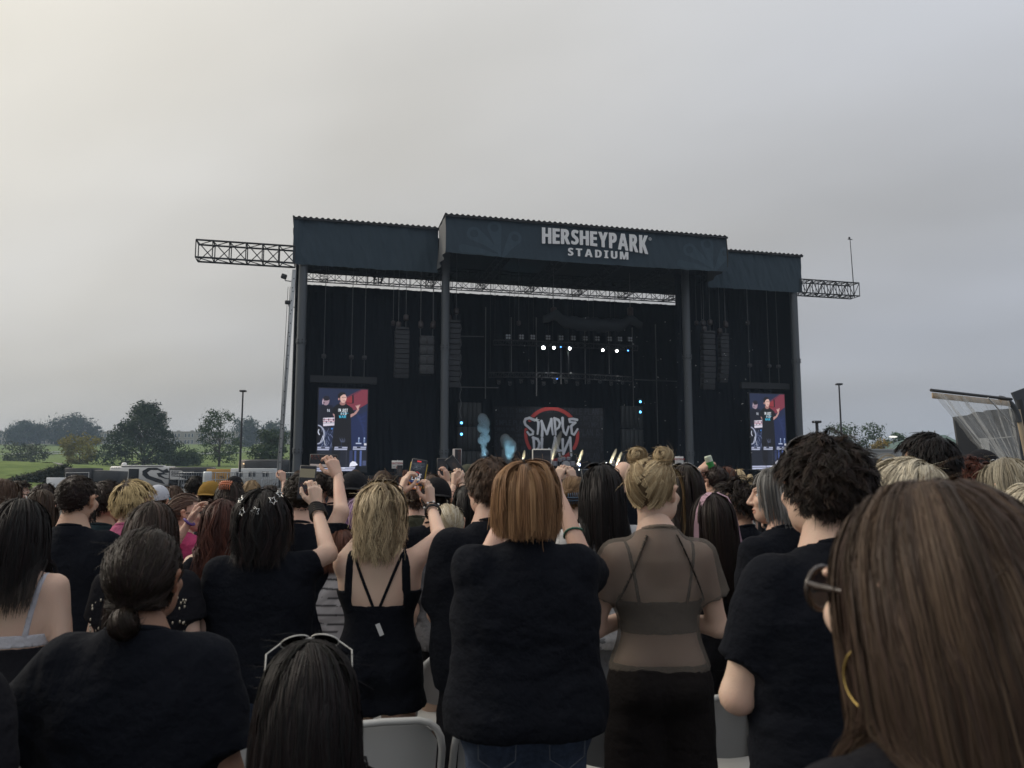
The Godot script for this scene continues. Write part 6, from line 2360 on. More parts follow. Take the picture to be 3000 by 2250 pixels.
func make_background() -> void:
	# --- trees on the left
	var dk := Color(0.018, 0.034, 0.016); var dk2 := Color(0.035, 0.058, 0.024)
	var md := Color(0.03, 0.055, 0.02); var md2 := Color(0.055, 0.09, 0.03)
	tree("large dark conifer with drooping layered boughs beside the tour bus", 418, 190, 1181, 250, dk, dk2, {"shape": "cone", "clumps": 190, "leaves": 70, "leaf": 0.55, "clump": 0.075, "low": 0.02, "bole": 0.1})
	tree("airy broadleaf tree standing close to the slender lamp post", 640, 185, 1203, 118, md, md2, {"shape": "round", "clumps": 60, "leaves": 60, "clump": 0.13})
	tree("dense round tree tight against the stage end", 795, 150, 1262, 110, md, dk2, {"clumps": 50, "leaves": 90, "clump": 0.17, "low": 0.05})
	tree("broad spreading tree in front of the school wing with the aerial", 72, 520, 1241, 112, dk, dk2, {"clumps": 60, "leaves": 80, "leaf": 1.4, "clump": 0.16, "low": 0.15})
	tree("tallest spreading tree in front of the school, beside a small round one", 195, 520, 1224, 128, dk, dk2, {"clumps": 70, "leaves": 80, "leaf": 1.4, "clump": 0.16, "low": 0.1})
	tree("small round tree in front of the school, beside the tallest spreading one", 272, 520, 1250, 36, dk, dk2, {"clumps": 30, "leaves": 60, "leaf": 1.0, "clump": 0.25, "low": 0.05})
	tree("round tree on the hilltop just behind the slender lamp post", 712, 480, 1230, 72, dk, dk2, {"clumps": 40, "leaves": 70, "leaf": 1.3, "clump": 0.22, "low": 0.05})
	tree("round hilltop tree between lamp post and stage end", 800, 480, 1241, 66, dk, dk2, {"clumps": 40, "leaves": 70, "leaf": 1.3, "clump": 0.22, "low": 0.05})
	tree("yellow green feathery tree by the footpath", 230, 205, 1278, 110, Color(0.14, 0.13, 0.02), Color(0.24, 0.20, 0.035), {"clumps": 60, "leaves": 60, "leaf": 0.5, "clump": 0.12, "shape": "vase", "low": 0.02, "bole": 0.1})
	tree("sparse dull green tree on the slope at the edge of the mown mound", 62, 200, 1302, 125, Color(0.05, 0.062, 0.038), Color(0.085, 0.10, 0.06), {"clumps": 50, "leaves": 45, "leaf": 0.5, "clump": 0.13, "low": 0.02, "bole": 0.1})
	tree("small round green bush on the lawn below the white letters", 548, 190, 1324, 78, md, md2, {"name": "bush", "cat": "bush", "clumps": 40, "leaves": 70, "clump": 0.2, "low": 0.05, "bole": 0.1})
	for k in 9:
		tree("low dark bush in the hedge along the foot of the mown mound", 52 + k * 17, 96, 1404 - k * 5.5, 42, Color(0.022, 0.03, 0.018), Color(0.04, 0.045, 0.026), {"name": "hedge_bush", "cat": "bush", "group": "hedge bushes below the mown mound", "clumps": 24, "leaves": 60, "leaf": 0.22, "clump": 0.26, "low": 0.0, "bole": 0.1})
	# --- trees on the right
	tree("wide loose tree behind the slender lamp post on the tent side", 2512, 170, 1241, 150, md, md2, {"clumps": 80, "leaves": 60, "clump": 0.12, "shape": "vase", "low": 0.02})
	tree("bright green tree between the yellow tree and the tall dark haired man", 2632, 175, 1268, 62, md, Color(0.06, 0.11, 0.03), {"clumps": 40, "leaves": 70, "clump": 0.2, "low": 0.0})
	tree("yellow domed tree behind the long white building", 2590, 150, 1289, 62, Color(0.16, 0.11, 0.02), Color(0.24, 0.17, 0.03), {"clumps": 40, "leaves": 80, "leaf": 0.35, "clump": 0.2, "low": 0.0})
	tree("dark tree in front of the green roofed building beside the clear tent wall", 2812, 110, 1298, 60, dk, dk2, {"clumps": 40, "leaves": 70, "leaf": 0.3, "clump": 0.2, "low": 0.0})
	# --- the school on the hill
	var D := 566.0
	var wall := Color(0.30, 0.275, 0.24)
	var roof_y := at(400, 1264, D).y; var base_y := 20.0
	var sch := thing("school_building", "long pale stone school with crenellated parapet along the hilltop", "building", Vector3(0, 0, -D))
	var xl := at(-60, 1300, D).x; var xr := at(900, 1300, D).x
	var wm := MB.new()
	wm.box(Transform3D(Basis(), Vector3((xl + xr) / 2, (roof_y + base_y) / 2, -6)), Vector3(xr - xl, roof_y - base_y, 12))
	part(sch, "wall", wm, mat(wall, 0.9))
	var mer := MB.new(); mer.box(Transform3D(), Vector3(2.4, 0.8, 0.8))
	var mesh_m := mer.mesh()
	for k in 24:
		var o := part(sch, "parapet_block", mesh_m, mat(wall, 0.9))
		o.position = Vector3(lerpf(xl + 4, xr - 4, k / 23.0), roof_y + 0.4, -0.5)
	var band := MB.new()
	band.box(Transform3D(Basis(), Vector3((xl + xr) / 2, lerpf(base_y + 4.4, roof_y, 0.40), 0.1)), Vector3(xr - xl, 0.5, 0.3))
	part(sch, "string_course", band, mat(Color(0.36, 0.33, 0.29), 0.9))
	var pane := MB.new(); pane.box(Transform3D(), Vector3(1.1, 2.6, 0.1))
	var frame := MB.new()
	for s in [-0.62, 0.62]: frame.box(Transform3D(Basis(), Vector3(s, 0, 0)), Vector3(0.16, 2.8, 0.16))
	frame.box(Transform3D(Basis(), Vector3(0, 1.36, 0)), Vector3(1.1, 0.14, 0.16)); frame.box(Transform3D(Basis(), Vector3(0, -1.36, 0)), Vector3(1.1, 0.14, 0.16))
	var pm := pane.mesh(); var fm := frame.mesh()
	for row in 2:
		for k in 96:
			if k % 4 == 3: continue
			var o := part(sch, "window", pm, mat(Color(0.05, 0.055, 0.065), 0.15))
			o.position = Vector3(lerpf(xl + 3, xr - 3, k / 95.0), roof_y - 2.9 - row * 4.6, 0.03)
			part(o, "frame", fm, mat(Color(0.6, 0.6, 0.58), 0.6))
	for tw in [[114.0, 1245.0, 18.0], [468.0, 1204.0, 10.0]]:
		var x := at(tw[0], 1264, D).x
		var ty := at(tw[0], tw[1], D).y
		var mb := MB.new()
		mb.box(Transform3D(Basis(), Vector3(x, (ty + roof_y) / 2, -5)), Vector3(tw[2] * D / FPX, ty - roof_y + 0.1, 6))
		part(sch, "tower", mb, mat(Color(0.33, 0.28, 0.22), 0.9))
	var ae := MB.new(); ae.bar(Vector3(at(105, 1264, D).x, roof_y, -5), Vector3(at(105, 1264, D).x, at(105, 1224, D).y, -5), 0.12, 5)
	part(sch, "aerial", ae, mat(Color(0.1, 0.1, 0.1), 0.6))
	# --- lamp posts
	for lp in [[702.0, 1148.0, 95.0, "slender dark lamp post with a small head, between two trees"], [2471.0, 1128.0, 95.0, "slender dark lamp post with a small head in front of the wide loose tree"]]:
		var g := ground_at(lp[0], lp[2])
		var top := at(lp[0], lp[1], lp[2]).y
		var o := thing("lamp_post", lp[3], "lamp post", g, 0.0, "lamp posts round the stadium")
		var mb := MB.new(); mb.bar(Vector3.ZERO, Vector3(0, top - g.y, 0), 0.16, 8, 0.09)
		part(o, "pole", mb, mat(Color(0.02, 0.02, 0.022), 0.5))
		var hd := MB.new(); hd.box(Transform3D(Basis(), Vector3(0, top - g.y + 0.1, 0)), Vector3(0.75, 0.22, 0.6), 0.06)
		part(o, "lamp_head", hd, mat(Color(0.03, 0.03, 0.033), 0.5))
	var fg := at(2400, 1395, 60.0); fg.y = 0
	var fo := thing("floodlight_post", "short dark post with a wide box floodlight head beside the stage end", "lamp post", fg, 0.0)
	var ft := at(2400, 1236, 60.0).y
	var fm1 := MB.new(); fm1.bar(Vector3.ZERO, Vector3(0, ft, 0), 0.12, 8)
	part(fo, "pole", fm1, mat(Color(0.02, 0.02, 0.022), 0.5))
	var fm2 := MB.new(); fm2.box(Transform3D(Basis(), Vector3(0, ft, 0)), Vector3(0.62, 0.18, 0.4), 0.04)
	part(fo, "lamp_head", fm2, mat(Color(0.03, 0.03, 0.033), 0.5))
	var fm3 := MB.new(); fm3.box(Transform3D(Basis(), Vector3(-0.27, ft + 0.0, 0.203)), Vector3(0.06, 0.11, 0.01))
	part(fo, "lamp_glass", fm3, mat(Color(0.5, 0.5, 0.48), 0.3))
	vehicles()
	right_side()

func vehicles() -> void:
	var white := mat(Color(0.55, 0.55, 0.54), 0.25)
	var black := mat(Color(0.012, 0.012, 0.014), 0.25)
	var glass := mat(Color(0.02, 0.024, 0.03), 0.06)
	# tour bus, long side to the crowd
	var D := 108.0
	var l := at(318, 1395, D).x; var r := at(612, 1395, D).x
	var y0 := 0.0
	var top: float = at(450, 1364, D).y
	var L := r - l
	var bus := thing("tour_bus", "white and black tour bus with flame swirls on its side", "bus", Vector3(l, y0, -D), 0.04)
	var bodyw := MB.new()
	bodyw.box(Transform3D(Basis(), Vector3(L * 0.30, top * 0.5 + 0.12, -1.27)), Vector3(L * 0.60, top - 0.4, 2.5), 0.22)
	part(bus, "front_body", bodyw, white)
	var bodyb := MB.new()
	bodyb.box(Transform3D(Basis(), Vector3(L * 0.79, top * 0.5 + 0.07, -1.27)), Vector3(L * 0.42, top - 0.5, 2.46), 0.18)
	part(bus, "rear_body", bodyb, black)
	var band := MB.new()
	band.box(Transform3D(Basis(), Vector3(L * 0.245, top * 0.55, 0.0)), Vector3(L * 0.10, top * 0.62, 0.03))
	part(bus, "dark_door_panel", band, black)
	for k in 2:
		var fl := MB.new()
		var pts := PackedVector2Array()
		if k == 0:
			pts = PackedVector2Array([Vector2(0.33, 0.80), Vector2(0.38, 0.93), Vector2(0.47, 0.94), Vector2(0.53, 0.82), Vector2(0.57, 0.90), Vector2(0.60, 0.72), Vector2(0.54, 0.70), Vector2(0.48, 0.84), Vector2(0.41, 0.84), Vector2(0.375, 0.72), Vector2(0.40, 0.58), Vector2(0.45, 0.50), Vector2(0.52, 0.40), Vector2(0.56, 0.20), Vector2(0.47, 0.30), Vector2(0.37, 0.46), Vector2(0.33, 0.62)])
		else:
			pts = PackedVector2Array([Vector2(0.47, 0.70), Vector2(0.53, 0.72), Vector2(0.59, 0.62), Vector2(0.55, 0.64), Vector2(0.51, 0.62), Vector2(0.55, 0.50), Vector2(0.62, 0.42), Vector2(0.56, 0.44), Vector2(0.49, 0.54)])
		for q in pts.size(): pts[q] = Vector2(pts[q].x * L, pts[q].y * (top - 0.1))
		fl.slab(pts, 0.01, Transform3D(Basis(), Vector3(0, 0, 0.012)))
		part(bus, "flame_mark", fl, black)
	var tongues := MB.new()
	for q in [[0.60, 0.74, 0.80], [0.60, 0.60, 0.86], [0.60, 0.46, 0.78]]:
		tongues.slab(PackedVector2Array([Vector2(q[0] * L, (q[1] - 0.07) * top), Vector2((q[0] + 0.12) * L, (q[1] - 0.05) * top), Vector2(q[2] * L * 0.97, (q[1] - 0.03) * top), Vector2((q[0] + 0.1) * L, (q[1] + 0.05) * top), Vector2(q[0] * L, (q[1] + 0.07) * top)]), 0.01, Transform3D(Basis(), Vector3(0, 0, -0.02)))
	part(bus, "white_flame", tongues, white)
	var rail := MB.new()
	rail.box(Transform3D(Basis(), Vector3(L * 0.32, top - 0.02, -0.6)), Vector3(L * 0.42, 0.16, 1.2), 0.06)
	part(bus, "roof_unit", rail, white)
	var dome := MB.new(); dome.ball(Vector3(L * 0.115, top + 0.12, -1.0), Vector3(0.36, 0.34, 0.36), 8, 14)
	part(bus, "satellite_dome", dome, mat(Color(0.7, 0.7, 0.7), 0.4))
	var ws := MB.new(); ws.box(Transform3D(Basis(Vector3.FORWARD, -0.1), Vector3(0.08, top * 0.62, -1.27)), Vector3(0.06, top * 0.36, 2.1), 0.02)
	part(bus, "windscreen", ws, glass)
	for k in 3:
		var wn := MB.new(); wn.box(Transform3D(Basis(), Vector3(L * (0.66 + 0.11 * k), top * 0.66, -0.03)), Vector3(L * 0.095, top * 0.22, 0.02))
		part(bus, "window", wn, glass)
	for x in [0.14, 0.74, 0.84]:
		var w := MB.new(); w.lathe([Vector2(0.2, -0.14), Vector2(0.48, -0.13), Vector2(0.5, 0.0), Vector2(0.48, 0.13), Vector2(0.2, 0.14)], 18, Transform3D(Basis(Vector3.RIGHT, PI / 2), Vector3(L * x, 0.5, -0.1)))
		var wh := part(bus, "wheel", w, mat(Color(0.015, 0.015, 0.015), 0.8))
		var rm := MB.new(); rm.lathe([Vector2(0.0, 0.06), Vector2(0.26, 0.05), Vector2(0.28, 0.1)], 14, Transform3D(Basis(Vector3.RIGHT, PI / 2), Vector3(L * x, 0.5, -0.05)))
		part(wh, "rim", rm, mat(Color(0.4, 0.4, 0.42), 0.3, 0.8))
	for k in 4:
		var ml := MB.new(); ml.box(Transform3D(Basis(), Vector3(L * (0.03 + 0.022 * k), top - 0.32, -0.005)), Vector3(0.14, 0.07, 0.03))
		part(bus, "marker_lamp", ml, mat(Color(0.08, 0.07, 0.06), 0.3))
	# black box trailer beside it, nearer
	D = 88.0
	l = at(188, 1395, D).x; r = at(343, 1395, D).x
	top = at(250, 1371, D).y
	var tr := thing("box_trailer", "black stage trailer with a pale loading frame beside the tour bus", "trailer", Vector3(l, 0, -D), 0.0)
	var tb := MB.new(); tb.box(Transform3D(Basis(), Vector3((r - l) * 0.26, top / 2 + 0.3, -1.2)), Vector3((r - l) * 0.52, top - 0.6, 2.4), 0.05)
	part(tr, "box", tb, mat(Color(0.016, 0.017, 0.02), 0.5))
	var tb2 := MB.new(); tb2.box(Transform3D(Basis(Vector3.FORWARD, 0.05), Vector3((r - l) * 0.76, top / 2 + 0.1, -1.25)), Vector3((r - l) * 0.49, top - 0.75, 2.3), 0.05)
	part(tr, "rear_box", tb2, mat(Color(0.022, 0.024, 0.028), 0.5))
	var fr := MB.new()
	fr.tube([Vector3(0.2, top - 1.9, 0.06), Vector3(0.2, top - 0.55, 0.06), Vector3((r - l) * 0.47, top - 0.5, 0.06), Vector3((r - l) * 0.47, top - 1.9, 0.06)], 0.05, 6)
	fr.uv = PackedVector2Array()
	part(tr, "loading_frame", fr, mat(Color(0.5, 0.5, 0.5), 0.5))
	for x in [0.5, 1.4]:
		var w := MB.new(); w.lathe([Vector2(0.1, -0.12), Vector2(0.45, -0.12), Vector2(0.45, 0.12), Vector2(0.1, 0.12)], 16, Transform3D(Basis(Vector3.RIGHT, PI / 2), Vector3(x, 0.45, -0.1)))
		part(tr, "wheel", w, mat(Color(0.015, 0.015, 0.015), 0.8))
	# white banner with the tail of a name
	D = 60.0
	l = at(137, 1395, D).x; r = at(205, 1395, D).x
	var hi := at(170, 1399, D).y
	var bn := thing("banner", "white banner with dark lettering below the black trailer", "banner", Vector3(l, 0, -D), 0.0)
	var bm := MB.new(); bm.box(Transform3D(Basis(), Vector3((r - l) / 2, hi - 0.55, 0)), Vector3(r - l, 1.1, 0.05), 0.02)
	part(bn, "sheet", bm, mat(Color(0.62, 0.64, 0.66), 0.7))
	var tx := part(bn, "lettering", lettering("ILT", 0.46, false), mat(Color(0.03, 0.04, 0.06), 0.7))
	tx.position = Vector3((r - l) * 0.72, hi - 0.78, 0.04)
	for x in [0.05, r - l - 0.05]:
		var ps := MB.new(); ps.bar(Vector3(x, 0, -0.06), Vector3(x, hi + 0.02, -0.06), 0.06, 8)
		part(bn, "post", ps, black)
	# yellow generator and white cabin trailer
	D = 100.0
	l = at(604, 1395, D).x; r = at(676, 1395, D).x
	var gy := at(640, 1374, D).y
	var gen := thing("generator", "orange yellow generator container behind the steel barrier", "generator", Vector3(l, 0, -D), 0.0)
	var gb := MB.new(); gb.box(Transform3D(Basis(), Vector3((r - l) / 2, gy / 2 + 0.15, -1.1)), Vector3(r - l, gy - 0.3, 2.2), 0.06)
	part(gen, "housing", gb, mat(Color(0.42, 0.22, 0.035), 0.45))
	var sw := MB.new(); sw.tube([Vector3((r - l) * 0.55, gy * 0.62, 0.02), Vector3((r - l) * 0.65, gy * 0.66, 0.02), Vector3((r - l) * 0.72, gy * 0.60, 0.02), Vector3((r - l) * 0.62, gy * 0.57, 0.02)], 0.06, 5)
	sw.uv = PackedVector2Array()
	part(gen, "emblem", sw, mat(Color(0.06, 0.04, 0.02), 0.6))
	var gs := MB.new(); gs.box(Transform3D(Basis(), Vector3((r - l) / 2, 0.1, -1.1)), Vector3(r - l - 0.2, 0.2, 2.0))
	part(gen, "skid", gs, black)
	l = at(676, 1395, D).x; r = at(803, 1395, D).x
	gy = at(740, 1372, D).y
	var cab := thing("cabin_trailer", "white cabin trailer with three pairs of dark windows", "trailer", Vector3(l, 0, -D + 0.2), 0.0)
	var cb := MB.new(); cb.box(Transform3D(Basis(), Vector3((r - l) / 2, gy / 2 + 0.2, -1.2)), Vector3(r - l, gy - 0.4, 2.4), 0.08)
	part(cab, "box", cb, mat(Color(0.5, 0.52, 0.53), 0.5))
	for k in 3:
		for s in 2:
			var w := MB.new(); w.box(Transform3D(Basis(), Vector3((r - l) * (0.16 + 0.30 * k) + s * 0.5, gy - 0.75, 0.012)), Vector3(0.36, 0.62, 0.03))
			var wi := part(cab, "window", w, glass)
			var f2 := MB.new(); f2.box(Transform3D(Basis(), Vector3((r - l) * (0.16 + 0.30 * k) + s * 0.5, gy - 0.40, 0.014)), Vector3(0.42, 0.06, 0.04))
			part(wi, "frame", f2, mat(Color(0.6, 0.6, 0.6), 0.5))
	for x in [1.0, 3.6]:
		var w := MB.new(); w.lathe([Vector2(0.1, -0.1), Vector2(0.36, -0.1), Vector2(0.36, 0.1), Vector2(0.1, 0.1)], 16, Transform3D(Basis(Vector3.RIGHT, PI / 2), Vector3(x, 0.36, -0.1)))
		part(cab, "wheel", w, mat(Color(0.015, 0.015, 0.015), 0.8))
	# black coach behind
	D = 122.0
	l = at(695, 1395, D).x; r = at(850, 1395, D).x
	gy = at(740, 1358, D).y
	var c2 := thing("coach", "black coach with a beige nose and lit headlamps behind the cabin trailer", "bus", Vector3(l, hill_y(l, D) * 0.5, -D), 0.0)
	var ch := MB.new(); ch.box(Transform3D(Basis(), Vector3((r - l) * 0.56, gy / 2 + 0.2, -1.25)), Vector3((r - l) * 0.88, gy - 0.6, 2.5), 0.2)
	part(c2, "body", ch, black)
	var cn := MB.new(); cn.box(Transform3D(Basis(), Vector3((r - l) * 0.07, gy / 2 + 0.15, -1.25)), Vector3((r - l) * 0.14, gy - 0.55, 2.4), 0.3)
	part(c2, "nose", cn, mat(Color(0.32, 0.27, 0.22), 0.4))
	for s in [0.0, 0.5]:
		var hl := MB.new(); hl.ball(Vector3((r - l) * 0.05 + s, gy - 0.75, 0.0), Vector3(0.13, 0.11, 0.06), 6, 10)
		part(c2, "headlamp_light", hl, glow(Color(1.0, 0.72, 0.4), 1.4))
	# steel crowd barriers
	var bar := thing("crowd_barrier", "grey steel crowd barrier standing before the generator and cabin", "barrier", Vector3.ZERO, 0.0, "steel crowd barriers by the stage end")
	var steel := mat(Color(0.30, 0.32, 0.34), 0.4, 0.6)
	var fr2 := MB.new()
	fr2.tube([Vector3(0, 0.1, 0), Vector3(0, 1.9, 0), Vector3(2.3, 1.9, 0), Vector3(2.3, 0.1, 0)], 0.035, 6)
	fr2.bar(Vector3(0, 0.25, 0), Vector3(2.3, 0.25, 0), 0.03, 6); fr2.bar(Vector3(0, 1.45, 0), Vector3(2.3, 1.45, 0), 0.025, 6)
	fr2.uv = PackedVector2Array()
	part(bar, "frame", fr2, steel)
	for k in 14:
		var up := MB.new(); up.bar(Vector3(0.15 + k * 0.154, 0.25, 0), Vector3(0.15 + k * 0.154, 1.9, 0), 0.014, 5)
		part(bar, "upright", up, steel)
	for s in [0.2, 2.1]:
		var ft := MB.new(); ft.box(Transform3D(Basis(), Vector3(s, 0.03, 0)), Vector3(0.08, 0.06, 0.7))
		part(bar, "foot", ft, steel)
	bar.position = at(525, 1395, 50.0) * Vector3(1, 0, 1)
	for k in range(1, 5):
		var c3 := copy_of(bar)
		c3.position = at(525 + k * 71.0, 1395, 50.0 + k * 1.0) * Vector3(1, 0, 1) + Vector3(0, 0.08 * (k % 2), 0) * 0.0
		c3.rotation.y = -0.03 * k
	# barriers on the right
	for k in 3:
		var c4 := copy_of(bar, "grey steel crowd barrier in front of the long white building")
		c4.position = at(2562 + k * 46.0, 1395, 58.0) * Vector3(1, 0, 1)
	# section signs on poles
	section_sign(1164, 1361, 40.0, 66, 44, true, "white section sign with red letter C above the raised phones")
	section_sign(1990, 1349, 40.0, 50, 22, false, "white section sign behind the raised green can")

func section_sign(px: float, py: float, d: float, wpx: float, hpx: float, full: bool, label: String) -> void:
	var w := wpx * d / FPX / 2.0; var h := hpx * d / FPX
	if not full: h = w * 1.3
	w *= 2.0 if not full else 1.0
	w = 32.0 * d / FPX if full else 25.0 * d / FPX
	h = 23.0 * d / FPX
	var p := at(px, py, d)
	var o := thing("section_sign", label, "sign", Vector3(p.x, 0, p.z), 0.0, "section signs on poles in the audience")
	var po := MB.new(); po.bar(Vector3.ZERO, Vector3(0, p.y + h * 0.6, -0.03), 0.025, 6)
	part(o, "pole", po, mat(Color(0.3, 0.3, 0.3), 0.5))
	var bd := MB.new(); bd.box(Transform3D(Basis(), Vector3(0, p.y, 0)), Vector3(w, h, 0.03), 0.008)
	var b := part(o, "board", bd, mat(Color(0.62, 0.62, 0.61), 0.5))
	var red := mat(Color(0.30, 0.02, 0.02), 0.6)
	var t := part(b, "lettering", lettering("SECTION", h * 0.24), red)
	t.position = Vector3(0, p.y + h * 0.16, 0.02)
	if full:
		var t2 := part(b, "lettering", lettering("C", h * 0.34), red)
		t2.position = Vector3(0, p.y - h * 0.36, 0.02)
		var t3 := part(b, "lettering", lettering("< SEATS", h * 0.07), mat(Color(0.05, 0.05, 0.05), 0.6))
		t3.position = Vector3(-w * 0.30, p.y - h * 0.26, 0.02)
		var ring := MB.new()
		var pts := []
		for k in 16: pts.append(Vector3(w * 0.31 + cos(TAU * k / 16) * h * 0.12, p.y - h * 0.22 + sin(TAU * k / 16) * h * 0.12, 0.02))
		ring.tube(pts, h * 0.014, 5, -1.0, true)
		ring.bar(Vector3(w * 0.31 - h * 0.08, p.y - h * 0.14, 0.02), Vector3(w * 0.31 + h * 0.08, p.y - h * 0.30, 0.02), h * 0.014, 5)
		ring.uv = PackedVector2Array()
		part(b, "prohibition_mark", ring, mat(Color(0.1, 0.1, 0.1), 0.6))

func right_side() -> void:
	# long low white building
	var D := 118.0
	var l := at(2520, 1395, D).x; var r := at(2680, 1395, D).x
	var top := at(2600, 1320, D).y
	var wb := thing("white_building", "long low white building with small dark windows beyond the barriers", "building", Vector3(l, 0, -D), 0.0)
	var mb := MB.new(); mb.box(Transform3D(Basis(), Vector3((r - l) / 2, top / 2, -4)), Vector3(r - l, top, 8))
	part(wb, "wall", mb, mat(Color(0.45, 0.46, 0.46), 0.8))
	var rf := MB.new(); rf.box(Transform3D(Basis(), Vector3((r - l) / 2, top + 0.12, -4)), Vector3(r - l + 0.6, 0.24, 8.6))
	part(wb, "roof", rf, mat(Color(0.34, 0.35, 0.35), 0.7))
	for k in 4:
		var lv := MB.new(); lv.box(Transform3D(Basis(), Vector3((r - l) * 0.62, top - 0.5 - k * 0.22, 0.02)), Vector3((r - l) * 0.22, 0.06, 0.04))
		part(wb, "louvre", lv, mat(Color(0.2, 0.2, 0.2), 0.7))
	for k in 2:
		var wn := MB.new(); wn.box(Transform3D(Basis(), Vector3((r - l) * (0.16 + 0.14 * k), top - 2.0, 0.02)), Vector3(0.7, 0.9, 0.05))
		part(wb, "window", wn, mat(Color(0.05, 0.055, 0.06), 0.2))
	# green roofed building
	D = 150.0
	l = at(2625, 1395, D).x; r = at(2860, 1395, D).x
	var ey := at(2740, 1320, D).y; var ry := at(2740, 1268, D).y
	var gb := thing("green_roofed_building", "brown brick building with a broad green metal roof", "building", Vector3(l, 0, -D), 0.0)
	var wl := MB.new(); wl.box(Transform3D(Basis(), Vector3((r - l) / 2, ey / 2, -8)), Vector3(r - l - 1.5, ey, 14))
	part(gb, "wall", wl, mat(Color(0.22, 0.12, 0.07), 0.9))
	var ro := MB.new()
	var a := Vector3(0, ey, 0.5); var b := Vector3(r - l, ey, 0.5); var c := Vector3((r - l) * 0.94, ry, -8); var d := Vector3((r - l) * 0.62, ry, -8)
	ro.quad(a, b, c, d)
	ro.quad(Vector3(0, ey, -16.5), a, d, d)
	ro.quad(b, Vector3(r - l, ey, -16.5), c, c)
	ro.quad(Vector3(r - l, ey, -16.5), Vector3(0, ey, -16.5), d, c)
	part(gb, "roof", ro, mat(Color(0.045, 0.095, 0.075), 0.5))
	var gt := MB.new(); gt.box(Transform3D(Basis(), Vector3((r - l) / 2, ey - 0.1, 0.55)), Vector3(r - l, 0.25, 0.2))
	part(gb, "gutter", gt, mat(Color(0.5, 0.5, 0.5), 0.5))
	for k in 3:
		var vp := MB.new(); vp.bar(Vector3((r - l) * (0.64 + 0.08 * k), ry - 0.2, -8), Vector3((r - l) * (0.64 + 0.08 * k), ry + 0.9, -8), 0.12, 6)
		part(gb, "vent_pipe", vp, mat(Color(0.2, 0.2, 0.2), 0.5))
	var fx := thing("street_lamp", "pale lit street lamp head behind the bright green tree", "lamp post", ground_at(2623, 160), 0.0)
	var lh := at(2623, 1271, 160).y
	var pl := MB.new(); pl.bar(Vector3.ZERO, Vector3(0, lh - 0.6, 0), 0.1, 6)
	part(fx, "pole", pl, mat(Color(0.1, 0.1, 0.1), 0.6))
	var hd := MB.new(); hd.ball(Vector3(0, lh - 0.6, 0), Vector3(0.9, 0.2, 0.4), 6, 12)
	part(fx, "lamp_head", hd, glow(Color(1, 0.98, 0.92), 1.1))
	mixing_tent()

